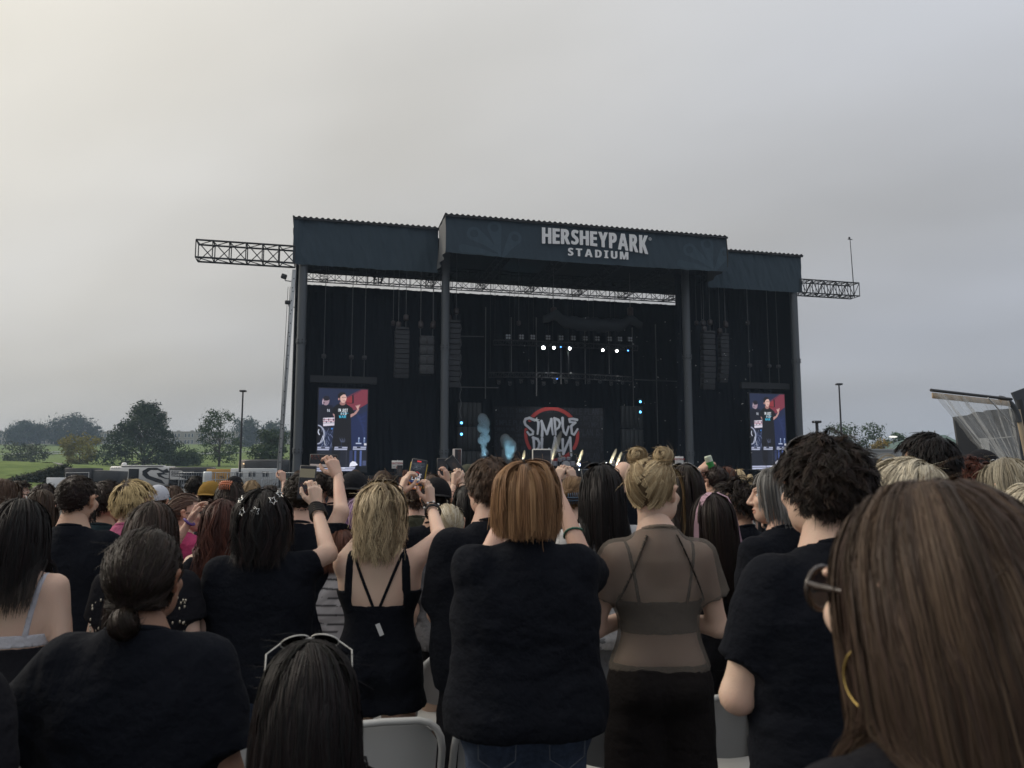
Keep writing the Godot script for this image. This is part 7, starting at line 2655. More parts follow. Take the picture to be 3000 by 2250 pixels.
func mixing_tent() -> void:
	# control tent: dark frame, pale valance, clear plastic side wall
	var D := 13.5
	var o := thing("control_tent", "control tent with a dark eaves beam and creased clear plastic wall", "tent")
	var e0 := at(2728, 1143, D); var e1 := at(2962, 1156, D + 1.6)
	e1.y = e0.y
	var beam := MB.new(); beam.bar(e0, e1, 0.028, 8)
	part(o, "eaves_beam", beam, mat(Color(0.015, 0.016, 0.018), 0.5))
	var dir := (e1 - e0).normalized()
	var val := MB.new()
	val.box(Transform3D(Basis(dir, Vector3.UP, dir.cross(Vector3.UP)), (e0 + e1) / 2 + Vector3(0, -0.09, 0)), Vector3((e1 - e0).length() * 0.98, 0.10, 0.03), 0.008)
	part(o, "timber_rail", val, mat(Color(0.42, 0.31, 0.20), 0.7))
	var post_b := at(3003, 1360, D + 1.6); var post_t := at(2978, 1205, D + 1.6)
	var post := MB.new()
	post.bar(Vector3(post_b.x + 0.32, 0, post_b.z), e1 + Vector3(0.1, -0.2, 0), 0.05, 8)
	part(o, "timber_post", post, mat(Color(0.40, 0.32, 0.22), 0.7))
	var pk := MB.new()
	pk.bar(Vector3(post_b.x + 0.46, 0, post_b.z - 0.1), e1 + Vector3(0.22, 0.0, -0.1), 0.06, 8)
	part(o, "corner_post", pk, mat(Color(0.02, 0.022, 0.026), 0.5))
	# clear wall: from the beam down to the ground further right, creased along its slope
	var nu := 60; var nv := 34
	var sheet := MB.new()
	var fn := FastNoiseLite.new(); fn.seed = 6; fn.frequency = 1.0; fn.fractal_octaves = 3
	var g0 := e0 + Vector3(2.1, -e0.y + 0.25, 0.3); var g1 := e1 + Vector3(0.35, -e1.y + 0.25, 0.0)
	var pos := PackedVector3Array()
	for j in nv + 1:
		for i in nu + 1:
			var u := float(i) / nu; var v := float(j) / nv
			var p := (e0.lerp(e1, u) + Vector3(0, -0.05, 0.04)).lerp(g0.lerp(g1, u), v)
			var cr := 0.10 * fn.get_noise_2d(u * 11.0, v * 1.0) + 0.05 * fn.get_noise_2d(u * 34.0 + 7.0, v * 2.0) + 0.02 * fn.get_noise_2d(u * 60.0, v * 26.0)
			pos.append(p + Vector3(0.25, 0.0, 1.0) * cr)
	for j in nv + 1:
		for i in nu + 1:
			var k := j * (nu + 1) + i
			var a := pos[k + (1 if i < nu else 0)] - pos[k - (1 if i > 0 else 0)]
			var b := pos[k + (nu + 1 if j < nv else 0)] - pos[k - (nu + 1 if j > 0 else 0)]
			sheet.vert(pos[k], b.cross(a).normalized())
	for j in nv:
		for i in nu:
			var k := j * (nu + 1) + i
			sheet.tri(k, k + 1, k + nu + 2); sheet.tri(k, k + nu + 2, k + nu + 1)
	var pm := StandardMaterial3D.new()
	pm.albedo_color = Color(0.80, 0.80, 0.78, 0.34)
	pm.roughness = 0.28
	pm.metallic_specular = 0.75
	pm.transparency = BaseMaterial3D.TRANSPARENCY_ALPHA
	part(o, "clear_wall", sheet, pm)
	# tent roof running back
	var rf := MB.new()
	var c0 := e1 + Vector3(-0.3, 0.02, 0.0)
	var zz := D + 2.0
	var ro := PackedVector2Array()
	for q in [[2966, 1150], [3004, 1136], [3090, 1112], [3090, 1460], [2999, 1460], [2979, 1178]]:
		var w := at(q[0], q[1], zz)
		ro.append(Vector2(w.x, maxf(w.y, 0.05)))
	rf.slab(ro, 0.06, Transform3D(Basis(), Vector3(0, 0, -zz)))
	part(o, "canvas_roof", rf, mat(Color(0.055, 0.062, 0.075), 0.7))
	var fl := MB.new()
	var fp := []
	for k in 8: fp.append(c0 + Vector3(0.05 + 0.35 * sin(k / 7.0 * 1.5), 0.0 - 0.5 * (1.0 - cos(k / 7.0 * 1.5)), 0.03))
	fl.tube(fp, 0.05, 8)
	fl.uv = PackedVector2Array()
	part(o, "roof_corner_pad", fl, mat(Color(0.05, 0.055, 0.062), 0.7))
	# brace line and tie
	var bl := MB.new(); bl.bar(at(2895, 1166, D + 0.8), at(2972, 1250, D + 1.3), 0.012, 6)
	part(o, "brace_rod", bl, mat(Color(0.45, 0.45, 0.45), 0.4))
	var tl := MB.new(); tl.bar(at(2895, 1287, D + 1.4), at(2975, 1278, D + 1.6), 0.010, 5)
	part(o, "tie_rope", tl, mat(Color(0.4, 0.4, 0.38), 0.8))
	# dark covered equipment inside, and a towel
	var cov := thing("covered_equipment", "large grey covered equipment stack inside the clear tent wall", "cover", Vector3.ZERO, 0.0)
	var cm := MB.new()
	var dz := D + 3.0
	var outline := PackedVector2Array()
	for q in [[2795, 1221], [2838, 1216], [2860, 1206], [2884, 1207], [2890, 1202], [2985, 1195], [3060, 1190], [3060, 1500], [2835, 1500]]:
		var w := at(q[0], q[1], dz)
		outline.append(Vector2(w.x, maxf(w.y, 0.05)))
	cm.slab(outline, 0.06, Transform3D(Basis(), Vector3(0, 0, -dz)))
	part(cov, "tarpaulin", cm, mat(Color(0.06, 0.062, 0.066), 0.75))
	var tw := MB.new()
	var t0 := at(2871, 1284, D + 1.35)
	for i in 9:
		for j in 13:
			var u := i / 8.0 - 0.5; var v := j / 12.0
			tw.vert(t0 + Vector3(u * 0.19 + 0.05 + 0.05 * v, -v * 0.30, 0.05 * sin(u * 11.0) * (0.4 + v) + 0.03), Vector3(sin(u * 11.0 + 0.5) * -0.4, 0.1, 1).normalized())
	for i in 8:
		for j in 12:
			var k := i * 13 + j
			tw.tri(k, k + 1, k + 14); tw.tri(k, k + 14, k + 13)
	solo("towel", tw, cloth(Color(0.62, 0.62, 0.60)), "white towel hung over the tie rope at the clear tent wall", "towel")

# ================================================================ the audience
const BLACK := Color(0.0066, 0.0078, 0.0118)
const BLACK2 := Color(0.011, 0.011, 0.014)
const DENIM := Color(0.022, 0.038, 0.075)
const H_BLACK := Color(0.0085, 0.007, 0.007)
const H_DARK := Color(0.020, 0.013, 0.010)
const H_BROWN := Color(0.058, 0.034, 0.021)
const H_AUBURN := Color(0.20, 0.105, 0.050)
const H_BLONDE := Color(0.50, 0.395, 0.245)
const H_PALE := Color(0.58, 0.52, 0.40)
const H_GREY := Color(0.17, 0.165, 0.16)
const FAIR := Color(0.64, 0.445, 0.345)
const PINKISH := Color(0.60, 0.395, 0.305)
const OLIVE := Color(0.48, 0.31, 0.22)
const TAN := Color(0.26, 0.145, 0.095)

func longh(col: Color, len_: float, extra := {}) -> Dictionary:
	var h := {"style": "long", "col": col, "len": len_, "vol": 0.018, "col2": col * 1.7, "streak": 0.35}
	h.merge(extra, true)
	return h

func shorth(col: Color, len_: float, extra := {}) -> Dictionary:
	var h := {"style": "short", "col": col, "len": len_, "vol": 0.008, "lift": 0.10, "mess": 0.10, "guides": 560, "kids": 8, "spread": 0.012, "stray": 10}
	h.merge(extra, true)
	return h

# a close-fitting piece of cloth that follows the trunk where keep(p) < 0
func trunk_piece(r: Rig, nm: String, e: float, keep: Callable, m: Material, y0: float, y1: float, xs := Vector2.ZERO) -> MeshInstance3D:
	var f := Field.new()
	var b := bounds(r, 0.03)
	b[0].y = y0 * r.s + r.base - 0.03; b[1].y = y1 * r.s + r.base + 0.03
	b[0].x = -0.27 * r.w * r.fat; b[1].x = 0.27 * r.w * r.fat
	if xs != Vector2.ZERO:
		b[0].x = minf(xs.x, xs.y) * r.s - 0.012; b[1].x = maxf(xs.x, xs.y) * r.s + 0.012; b[0].z = -0.06
	f.setup(b[0], b[1], minf(r.cell, 0.010) if xs == Vector2.ZERO else 0.005)
	torso(f, r, e)
	f.alter(func(p: Vector3, d: float) -> float: return maxf(d, keep.call(p)))
	f.plane_y(y1 * r.s + r.base, -1.0)
	f.plane_y(y0 * r.s + r.base, 1.0)
	f.nets()
	var mb := MB.new()
	f.into(mb, Color.WHITE)
	return part(r.node, nm, mb, m)

# distance to a line in the figure's front plane
func line_d(p: Vector3, a: Vector2, b: Vector2) -> float:
	var q := Vector2(p.x, p.y) - a
	var ba := b - a
	return (q - ba * clampf(q.dot(ba) / ba.length_squared(), 0.0, 1.0)).length()

func back_print(r: Rig, txt: String, h: float, y: float, col: Color, x := 0.0, z := 0.0, slant := 0.0) -> void:
	var fl := 0.143 * r.s * (0.45 + 0.55 * r.fat) * 0.76 + 0.02 + z
	var m := bent(lettering(txt, h), func(p: Vector3) -> Vector3:
		return Vector3(p.x + p.y * slant, p.y, p.z * 0.1 - p.x * p.x * 0.9))
	var o := part(r.node, "print", m, mat(col, 0.8))
	o.position = Vector3(x, y * r.s, fl)

# ---------------------------------------------------------------- things held or sat on
var phone_pics := {}
func phone_pic(kind: String) -> ImageTexture:
	if phone_pics.has(kind): return phone_pics[kind]
	var p := Print.new(64, 132, Color8(22, 26, 36))
	p.frame(0, 0, 64, 132)
	var rnd := RandomNumberGenerator.new(); rnd.seed = hash(kind)
	match kind:
		"stage":
			for k in 90: p.stroke([[rnd.randf() * 64, 8 + rnd.randf() * 40], [rnd.randf() * 64, 8 + rnd.randf() * 40]], 0.8, Color8(150, 160, 165), 0.25)
			p.stroke([[14, 60], [30, 52], [44, 60]], 4, Color8(180, 60, 60)); p.stroke([[44, 60], [46, 78], [34, 90]], 3, Color8(180, 60, 60))
			word_print(p, "MPLE", 8, 60, 10, 12, Color8(225, 228, 235), 3)
			word_print(p, "LAN", 12, 76, 11, 12, Color8(225, 228, 235), 3)
			p.rect(0, 92, 64, 98, Color8(50, 70, 120))
			for x in [36, 54, 58]: p.stroke([[x, 92], [x + 5, 82]], 3, Color8(250, 245, 210))
			for k in 70: p.disc(rnd.randf() * 64, 100 + rnd.randf() * 28, 3, 3, Color8(120 + rnd.randi() % 110, 80 + rnd.randi() % 50, 50), 0.6)
			p.disc(34, 118, 5, 5, Color8(230, 230, 230)); p.disc(34, 118, 3, 3, Color8(190, 40, 40)); p.rect(22, 3, 40, 8, Color8(235, 70, 70))
			p.disc(52, 124, 4, 3, Color8(255, 235, 190))
		"sky":
			p.rect(0, 10, 64, 46, Color8(150, 142, 120)); p.rect(0, 46, 64, 54, Color8(30, 32, 38))
			for k in 90: p.disc(rnd.randf() * 64, 66 + rnd.randf() * 50, 3, 2, Color8(80 + rnd.randi() % 70, 48, 40), 0.5)
		"wide":
			p.rect(0, 0, 14, 132, Color8(220, 205, 200)); p.rect(50, 20, 64, 120, Color8(40, 40, 48))
			for k in 60: p.disc(40 + rnd.randf() * 24, rnd.randf() * 132, 3, 2, Color8(150, 70, 50), 0.5)
		"dim":
			p.rect(4, 20, 60, 100, Color8(44, 42, 46)); p.disc(32, 60, 14, 22, Color8(70, 60, 56))
	phone_pics[kind] = p.tex()
	return phone_pics[kind]

func phone(px: float, py: float, d: float, roll: float, kind: String, label: String, back_col := Color(0.012, 0.012, 0.014), turn := 0.0, case_col := Color(-1, 0, 0)) -> void:
	var o := thing("phone", label, "phone", at(px, py, d), 0.0, "phones held up to film")
	o.basis = Basis(Vector3.UP, deg_to_rad(turn)) * Basis(Vector3.RIGHT, -0.10) * Basis(Vector3.BACK, deg_to_rad(roll))
	var b := MB.new(); b.box(Transform3D(), Vector3(0.076, 0.156, 0.009), 0.004)
	part(o, "case", b, mat(back_col, 0.35))
	var s := MB.new()
	s.quad(Vector3(-0.034, -0.073, 0.0055), Vector3(0.034, -0.073, 0.0055), Vector3(0.034, 0.073, 0.0055), Vector3(-0.034, 0.073, 0.0055))
	var m := StandardMaterial3D.new()
	m.albedo_color = Color(0.01, 0.01, 0.01); m.roughness = 0.1
	m.emission_enabled = true; m.emission = Color.BLACK; m.emission_operator = BaseMaterial3D.EMISSION_OP_ADD
	m.emission_texture = phone_pic(kind); m.emission_energy_multiplier = 0.7 if kind == "stage" else 0.35
	part(o, "screen", s, m)
	var c := MB.new(); c.box(Transform3D(Basis(), Vector3(-0.018, 0.055, -0.006)), Vector3(0.032, 0.034, 0.005), 0.002)
	part(o, "camera_bump", c, mat(Color(0.02, 0.02, 0.02), 0.2))
	if case_col.r >= 0.0:
		var k := MB.new(); k.box(Transform3D(Basis(), Vector3(0, 0, -0.004)), Vector3(0.083, 0.12, 0.006), 0.002)
		part(o, "card_sleeve", k, mat(case_col, 0.6))

func can(px: float, py: float, d: float, cols: Array, label: String, tilt := 0.0, h := 0.15, rad := 0.030) -> void:
	var o := thing("drink_can", label, "can", at(px, py, d), 0.0)
	o.basis = Basis(Vector3.BACK, tilt)
	var n := cols.size()
	for k in n:
		var b := MB.new()
		var y0 := -h / 2 + h * k / n; var y1 := -h / 2 + h * (k + 1) / n
		var prof := [Vector2(rad, y0), Vector2(rad, y1)]
		if k == 0: prof = [Vector2(0.001, y0), Vector2(rad * 0.8, y0), Vector2(rad, y0 + 0.008), Vector2(rad, y1)]
		if k == n - 1: prof = [Vector2(rad, y0), Vector2(rad, y1 - 0.012), Vector2(rad * 0.85, y1), Vector2(0.001, y1 - 0.003)]
		b.lathe(prof, 18)
		part(o, "can_body" if k == 0 else "printed_band", b, mat(cols[k], 0.3, 0.3))

var chair0: Node3D
func make_chair() -> Node3D:
	var white := mat(Color(0.56, 0.56, 0.54), 0.42)
	var t := thing("folding_chair", "", "chair", Vector3.ZERO, stage_turn, "white folding chairs in rows")
	# sitter faces -Z; back frame at z = 0
	var f := MB.new()
	f.tube([Vector3(-0.225, 0.02, -0.42), Vector3(-0.222, 0.46, -0.13), Vector3(-0.216, 0.70, -0.012), Vector3(-0.209, 0.742, -0.006), Vector3(-0.192, 0.776, -0.002), Vector3(-0.166, 0.799, 0.0), Vector3(-0.13, 0.810, 0.002), Vector3(0, 0.814, 0.002), Vector3(0.13, 0.810, 0.002), Vector3(0.166, 0.799, 0.0), Vector3(0.192, 0.776, -0.002), Vector3(0.209, 0.742, -0.006), Vector3(0.216, 0.70, -0.012), Vector3(0.222, 0.46, -0.13), Vector3(0.225, 0.02, -0.42)], 0.0135, 10)
	f.uv = PackedVector2Array()
	part(t, "back_frame", f, white)
	var b := MB.new()
	var nu := 14; var nv := 8
	for side in 2:
		var s := b.v.size()
		for j in nv + 1:
			for i in nu + 1:
				var u := float(i) / nu * 2.0 - 1.0; var v := float(j) / nv
				var low := 0.53 + 0.05 * u * u
				var y := lerpf(low, 0.806 - 0.075 * pow(absf(u), 5.0), v)
				b.vert(Vector3(u * 0.198, y, -0.012 - 0.035 * (1.0 - u * u) - 0.055 * (1.0 - v) - side * 0.006), Vector3(u * 0.35, 0.0, 1.0 if side == 0 else -1.0).normalized())
		for j in nv:
			for i in nu:
				var k := s + j * (nu + 1) + i
				b.tri(k, k + 1, k + nu + 2); b.tri(k, k + nu + 2, k + nu + 1)
	b.uv = PackedVector2Array()
	part(t, "backrest", b, white)
	var se := MB.new()
	se.box(Transform3D(Basis(Vector3.RIGHT, 0.06), Vector3(0, 0.445, -0.27)), Vector3(0.40, 0.022, 0.39), 0.010)
	part(t, "seat", se, white)
	for s in [-1.0, 1.0]:
		var l := MB.new()
		l.tube([Vector3(s * 0.205, 0.43, -0.40), Vector3(s * 0.205, 0.22, -0.19), Vector3(s * 0.205, 0.02, 0.02)], 0.012, 8)
		l.uv = PackedVector2Array()
		part(t, "rear_leg", l, white)
		var sc := MB.new(); sc.ball(Vector3(s * 0.226, 0.60, -0.065), Vector3(0.006, 0.007, 0.007), 5, 8)
		part(t, "rivet", sc, mat(Color(0.12, 0.12, 0.12), 0.4, 0.8))
		var ft := MB.new(); ft.box(Transform3D(Basis(), Vector3(s * 0.205, 0.013, 0.02)), Vector3(0.03, 0.026, 0.03), 0.005)
		part(t, "foot_cap", ft, mat(Color(0.05, 0.05, 0.05), 0.7))
	var cr := MB.new()
	cr.bar(Vector3(-0.205, 0.12, -0.08), Vector3(0.205, 0.12, -0.08), 0.009, 8)
	part(t, "cross_bar", cr, white)
	return t

func make_chairs() -> void:
	var rows := [2.94, 3.96, 4.92, 5.95]
	var names := ["row behind the blonde in the romper", "row before the blonde in the romper", "row beyond the striped shirt", "farthest row"]
	var first := true
	for i in rows.size():
		for k in range(-6 if i < 2 else -4, 7 if i < 2 else 5):
			var p := S0_row(0.255 + k * 0.478, rows[i] + 0.03 * sin(k * 3.1 + i))
			var c: Node3D
			if first: c = make_chair(); chair0 = c; first = false
			else: c = copy_of(chair0)
			c.position = p
			c.scale = Vector3(1, 0.965, 1)
			c.rotation.y = stage_turn + 0.06 * sin(k * 5.3 + i * 2.0)
			c.set_meta("label", "white folding chair in the %s" % names[i])
	# under the seated woman
	var c2 := copy_of(chair0, "white folding chair under the seated long haired woman")
	var q := at(895, 1877, 1.75)
	c2.position = Vector3(q.x, 0, q.z) - SW * 0.13
	c2.rotation.y = stage_turn
	# things left on a seat
	var seat := S0_row(0.255 - 0.0, 3.22) + Vector3(0.02, 0.46, 0)
	seat = at(1272, 2060, 3.30); seat.y = 0.462
	var pack := MB.new()
	pack.box(Transform3D(Basis(Vector3.UP, 0.2), seat + Vector3(0.02, 0.022, 0.0)), Vector3(0.22, 0.04, 0.20), 0.015)
	solo("folded_cloth", pack, cloth_pattern(), "folded green cloth with yellow dots on a chair seat", "cloth")
	var nb := MB.new()
	nb.box(Transform3D(Basis(Vector3.UP, 0.15), seat + Vector3(0.0, 0.055, -0.02)), Vector3(0.15, 0.018, 0.21), 0.004)
	solo("notebook", nb, mat(Color(0.38, 0.17, 0.12), 0.6), "coral notebook lying on the folded green cloth", "notebook")

func cloth_pattern() -> StandardMaterial3D:
	var p := Print.new(64, 64, Color(0.02, 0.10, 0.075).linear_to_srgb())
	p.frame(0, 0, 64, 64)
	var rnd := RandomNumberGenerator.new(); rnd.seed = 2
	for k in 16: p.disc(rnd.randf() * 64, rnd.randf() * 64, 5, 5, Color(0.35, 0.30, 0.03).linear_to_srgb(), 0.9)
	var m := StandardMaterial3D.new()
	m.albedo_texture = p.tex(); m.roughness = 0.9
	m.uv1_triplanar = true; m.uv1_scale = Vector3(6, 6, 6)
	return m

func star_clip(r: Rig, q: Vector3, roll: float) -> void:
	var n := ((q - HC) / (HR * HR)).normalized()
	var p := HC + (q - HC).normalized() * ((q - HC).length()) 
	var b1 := n.cross(Vector3.UP).normalized(); var b2 := b1.cross(n)
	var pts := []
	for k in 10:
		var an := TAU * k / 10 + roll
		var rr := 0.019 if k % 2 == 0 else 0.009
		pts.append(p + n * 0.010 + (b1 * cos(an) + b2 * sin(an)) * rr)
	var mb := MB.new(); mb.tube(pts, 0.0022, 6, -1.0, true)
	mb.uv = PackedVector2Array()
	head_part(r, "star_clip", mb, mat(Color(0.7, 0.7, 0.68), 0.2, 0.9))

func claw_clip(r: Rig, q: Vector3, col: Color, size := 1.0) -> void:
	var n := ((q - HC) / (HR * HR)).normalized()
	var b1 := n.cross(Vector3.UP).normalized(); var b2 := b1.cross(n)
	var mb := MB.new()
	for s in [-1.0, 1.0]:
		var spine := []
		for k in 7:
			var t := k / 6.0 - 0.5
			spine.append(q + n * (0.022 - 0.03 * t * t) * size + (b1 * (t * 0.075) + b2 * s * 0.008) * size)
		mb.tube(spine, 0.0055 * size, 6)
		for k in 6:
			var a: Vector3 = spine[k].lerp(spine[k + 1], 0.5)
			mb.tube([a, a + (b2 * s * 0.020 - n * 0.004) * size, a + (b2 * s * 0.024 - n * 0.022) * size], 0.003 * size, 5)
	mb.uv = PackedVector2Array()
	head_part(r, "claw_clip", mb, mat(col, 0.35))

func ribbon_on_head(r: Rig, nm: String, pts: Array, w: float, m: Material) -> void:
	var mb := MB.new()
	var prev := []
	for i in pts.size():
		var p: Vector3 = pts[i]
		var t: Vector3 = (pts[mini(i + 1, pts.size() - 1)] - pts[maxi(i - 1, 0)]).normalized()
		var n := ((p - HC) / (HR * HR)).normalized()
		if p.y < -0.06: n = Vector3(p.x, 0, p.z).normalized()
		var b := t.cross(n).normalized()
		var e := 0.5 + 0.10 * sin(i * 2.4)
		var ids := [mb.vert(p - b * w * e, n), mb.vert(p + n * 0.003, n), mb.vert(p + b * w * e, n)]
		if i > 0:
			for k in 2:
				mb.tri(prev[k], prev[k + 1], ids[k + 1]); mb.tri(prev[k], ids[k + 1], ids[k])
		prev = ids
	mb.uv = PackedVector2Array()
	head_part(r, nm, mb, m)

func make_crowd() -> void:
	var r: Rig
	# ------------------------------------------------ the nearest people
	# front right: brown hair over the lens
	r = person({"label": "person close by with long brown hair, tortoiseshell glasses and a gold hoop earring", "px": 2735, "py": 1392, "d": 0.86, "yaw": 16, "hyaw": 12, "hroll": -3, "w": 0.95, "skin": FAIR, "cell": 0.010, "hs": 1.06,
		"shirt": {"col": BLACK2, "sleeve": 0.6}, "hair": longh(Color(0.050, 0.033, 0.024), 0.42, {"guides": 420, "kids": 26, "vol": 0.016, "spread": 0.010, "col2": Color(0.105, 0.070, 0.047), "streak": 0.45, "wave": 0.0025, "freq": 26.0, "even": 0.8, "ragged": 0.3, "fly": 0.12, "lift": 0.12, "clump": 0.35, "backward": 1.6, "stray": 60})})
	wear_glasses(r, "face", Color(0.030, 0.020, 0.015), Color(0.05, 0.04, 0.035, 0.55), 0.028, 0.0042)
	var hoop := MB.new()
	var hp := []
	for k in 28: hp.append(Vector3(-0.088, -0.075, -0.006) + Vector3(0.006 * sin(TAU * k / 28), cos(TAU * k / 28), sin(TAU * k / 28)) * 0.031)
	hoop.tube(hp, 0.0016, 8, -1.0, true)
	hoop.uv = PackedVector2Array()
	head_part(r, "hoop_earring", hoop, mat(Color(0.75, 0.52, 0.18), 0.2, 1.0))
	# man with dark curls, arms crossed
	r = person({"label": "person with thick dark curls, sunglasses pushed up and arms crossed, in a black t-shirt", "px": 2410, "py": 1283, "d": 2.05, "yaw": 12, "hyaw": 6, "male": true, "w": 1.04, "fat": 1.10, "skin": FAIR, "arms": ["cross", "cross"],
		"shirt": {"col": BLACK, "sleeve": 0.72}, "trousers": {"col": DENIM},
		"hair": {"style": "tousled", "col": H_DARK * 0.8, "len": 0.072, "wave": 0.010, "freq": 85.0, "mess": 0.24, "vol": 0.018, "lift": 0.28, "guides": 460, "kids": 13, "spread": 0.013, "col2": Color(0.045, 0.028, 0.02), "stray": 70, "clump": 0.65, "loosewave": 0.45, "fly": 0.15}})
	wear_glasses(r, "top", Color(0.015, 0.013, 0.012), Color(0.01, 0.01, 0.012, 1.0), 0.026)
	# woman in a black t-shirt, low bun
	r = person({"label": "person with dark hair in a low bun, in a plain black t-shirt", "px": 428, "py": 1546, "d": 1.95, "yaw": 4, "hyaw": -6, "w": 1.12, "fat": 1.30, "skin": TAN, "arms": ["hip", "down"],
		"shirt": {"col": BLACK, "sleeve": 0.80, "loose": 0.02, "hem": 0.80, "e": 0.019}, "trousers": {"col": DENIM * 1.6},
		"hair": {"style": "gather", "col": H_DARK * 0.75, "col2": Color(0.04, 0.026, 0.02), "len": 0.06, "ties": [Vector3(0.012, -0.070, 0.110)], "tail": "bun", "bun_r": 0.036, "bun_off": Vector3(0.004, -0.022, 0.020), "bun_axis": Vector3(1, 0.3, 0.1), "vol": 0.012, "guides": 330, "kids": 16, "stray": 70}})
	# person cut by the left edge
	r = person({"label": "person in a black t-shirt with a bare arm hanging, beside the low bun", "px": -252, "py": 1560, "d": 1.62, "yaw": 0, "w": 1.08, "fat": 1.02, "skin": TAN, "shirt": {"col": BLACK2, "sleeve": 0.6, "e": 0.014}, "hair": longh(H_DARK, 0.2)})
	# seated woman with long black hair
	r = person({"label": "person sitting low with long black hair and white rimmed sunglasses on top", "px": 905, "py": 1879, "d": 1.75, "yaw": 6, "sit": true, "w": 0.98, "skin": OLIVE, "hyaw": 8, "hpitch": -8,
		"shirt": {"col": BLACK2 * 1.3, "sleeve": 0.7}, "hair": longh(H_BLACK, 0.36, {"guides": 330, "kids": 20, "vol": 0.022, "wave": 0.005, "freq": 34.0, "ragged": 0.35, "col2": Color(0.02, 0.017, 0.016), "stray": 50})})
	wear_glasses(r, "top", Color(0.62, 0.60, 0.55), Color(0.01, 0.01, 0.012, 1.0), 0.027, 0.0017)
	# ------------------------------------------------ second row
	# auburn bob, black t-shirt, jeans
	r = person({"label": "person with a shoulder-length auburn bob, black t-shirt and blue jeans", "px": 1540, "py": 1352, "d": 2.62, "yaw": 6, "w": 1.06, "fat": 1.26, "skin": PINKISH, "arms": [{"at": [1492, 1480, 3.0], "elbow": [1395, 1715, 2.82]}, {"at": [1640, 1462, 3.0], "elbow": [1728, 1690, 2.85]}], "hands": [{"pose": "edge", "y": Vector3(0.2, 1, -0.2), "z": Vector3(-1, 0, 0.4)}, {"pose": "edge", "y": Vector3(-0.2, 1, -0.2), "z": Vector3(1, 0, 0.4)}],
		"shirt": {"col": BLACK, "sleeve": 0.74, "hem": 0.86, "loose": 0.026, "e": 0.014, "folds": 0.006}, "trousers": {"mat": denim_mat(), "name": "jeans", "folds": 0.004},
		"hair": {"style": "bob", "col": H_AUBURN, "col2": Color(0.34, 0.20, 0.10), "streak": 0.5, "len": 0.035, "vol": 0.034, "guides": 330, "kids": 18, "lift": 0.2, "even": 1.0, "ragged": 0.16, "clump": 0.25, "root": Color(0.10, 0.055, 0.03), "stray": 30}})
	jeans_pockets(r)
	wristband(r, 1, 0.55, 0.036, 0.004, Color(0.02, 0.12, 0.08))
	phone(1588, 1374, 3.05, 0.0, "dim", "phone in a pale case held up past the auburn bob", Color(0.45, 0.44, 0.42))
	# space buns, sheer taupe top
	var taupe := StandardMaterial3D.new()
	taupe.albedo_color = Color(Color(0.135, 0.115, 0.095).linear_to_srgb(), 0.62)
	taupe.roughness = 0.9; taupe.transparency = BaseMaterial3D.TRANSPARENCY_ALPHA
	r = person({"label": "person with two blonde space buns in a sheer taupe top and loose black trousers", "px": 1918, "py": 1338, "d": 2.95, "yaw": 4, "hyaw": -42, "w": 0.98, "fat": 0.94, "skin": FAIR, "arms": ["cross", "cross"],
		"shirt": {"mat": taupe, "name": "sheer_top", "sleeve": 0.55, "hem": 0.950, "boxy": 0.0, "loose": 0.004, "e": 0.010, "flare": 0.016, "folds": 0.0016}, "trousers": {"col": Color(0.012, 0.010, 0.010), "flare": 0.034, "folds": 0.003, "top": 0.985, "e": 0.014},
		"hair": {"style": "gather", "col": Color(0.33, 0.24, 0.135), "col2": Color(0.60, 0.48, 0.30), "streak": 0.6, "root": Color(0.12, 0.08, 0.045), "len": 0.07, "ties": [Vector3(-0.048, 0.110, 0.030), Vector3(0.048, 0.108, 0.012)], "tail": "bun", "bun_r": 0.036, "bun_off": Vector3(0, 0.022, 0.006), "bun_axis": Vector3(0.3, 0.5, 1.0), "vol": 0.008, "guides": 380, "kids": 14, "stray": 90, "flyamp": 1.6}})
	trunk_piece(r, "bandeau", 0.005, func(p: Vector3) -> float: return -1.0, cloth(Color(0.030, 0.030, 0.032)), 1.085, 1.20)
	for sg in [-1.0, 1.0]:
		trunk_piece(r, "strap", 0.005, func(p: Vector3) -> float: return maxf(line_d(p, Vector2(0.085 * sg, 1.19) * r.s, Vector2(0.125 * sg, 1.42) * r.s) - 0.006, -p.z), cloth(Color(0.030, 0.030, 0.032)), 1.18, 1.42, Vector2(0.085, 0.125) * sg)
		trunk_piece(r, "seam", 0.0175, func(p: Vector3) -> float: return maxf(line_d(p, Vector2(0.055 * sg, 1.43) * r.s, Vector2(0.155 * sg, 1.20) * r.s) - 0.0028, -p.z), cloth(Color(0.035, 0.03, 0.026)), 1.19, 1.44, Vector2(0.055, 0.155) * sg)
	face_locks(r)
	necklace(r, Color(0.5, 0.4, 0.25))
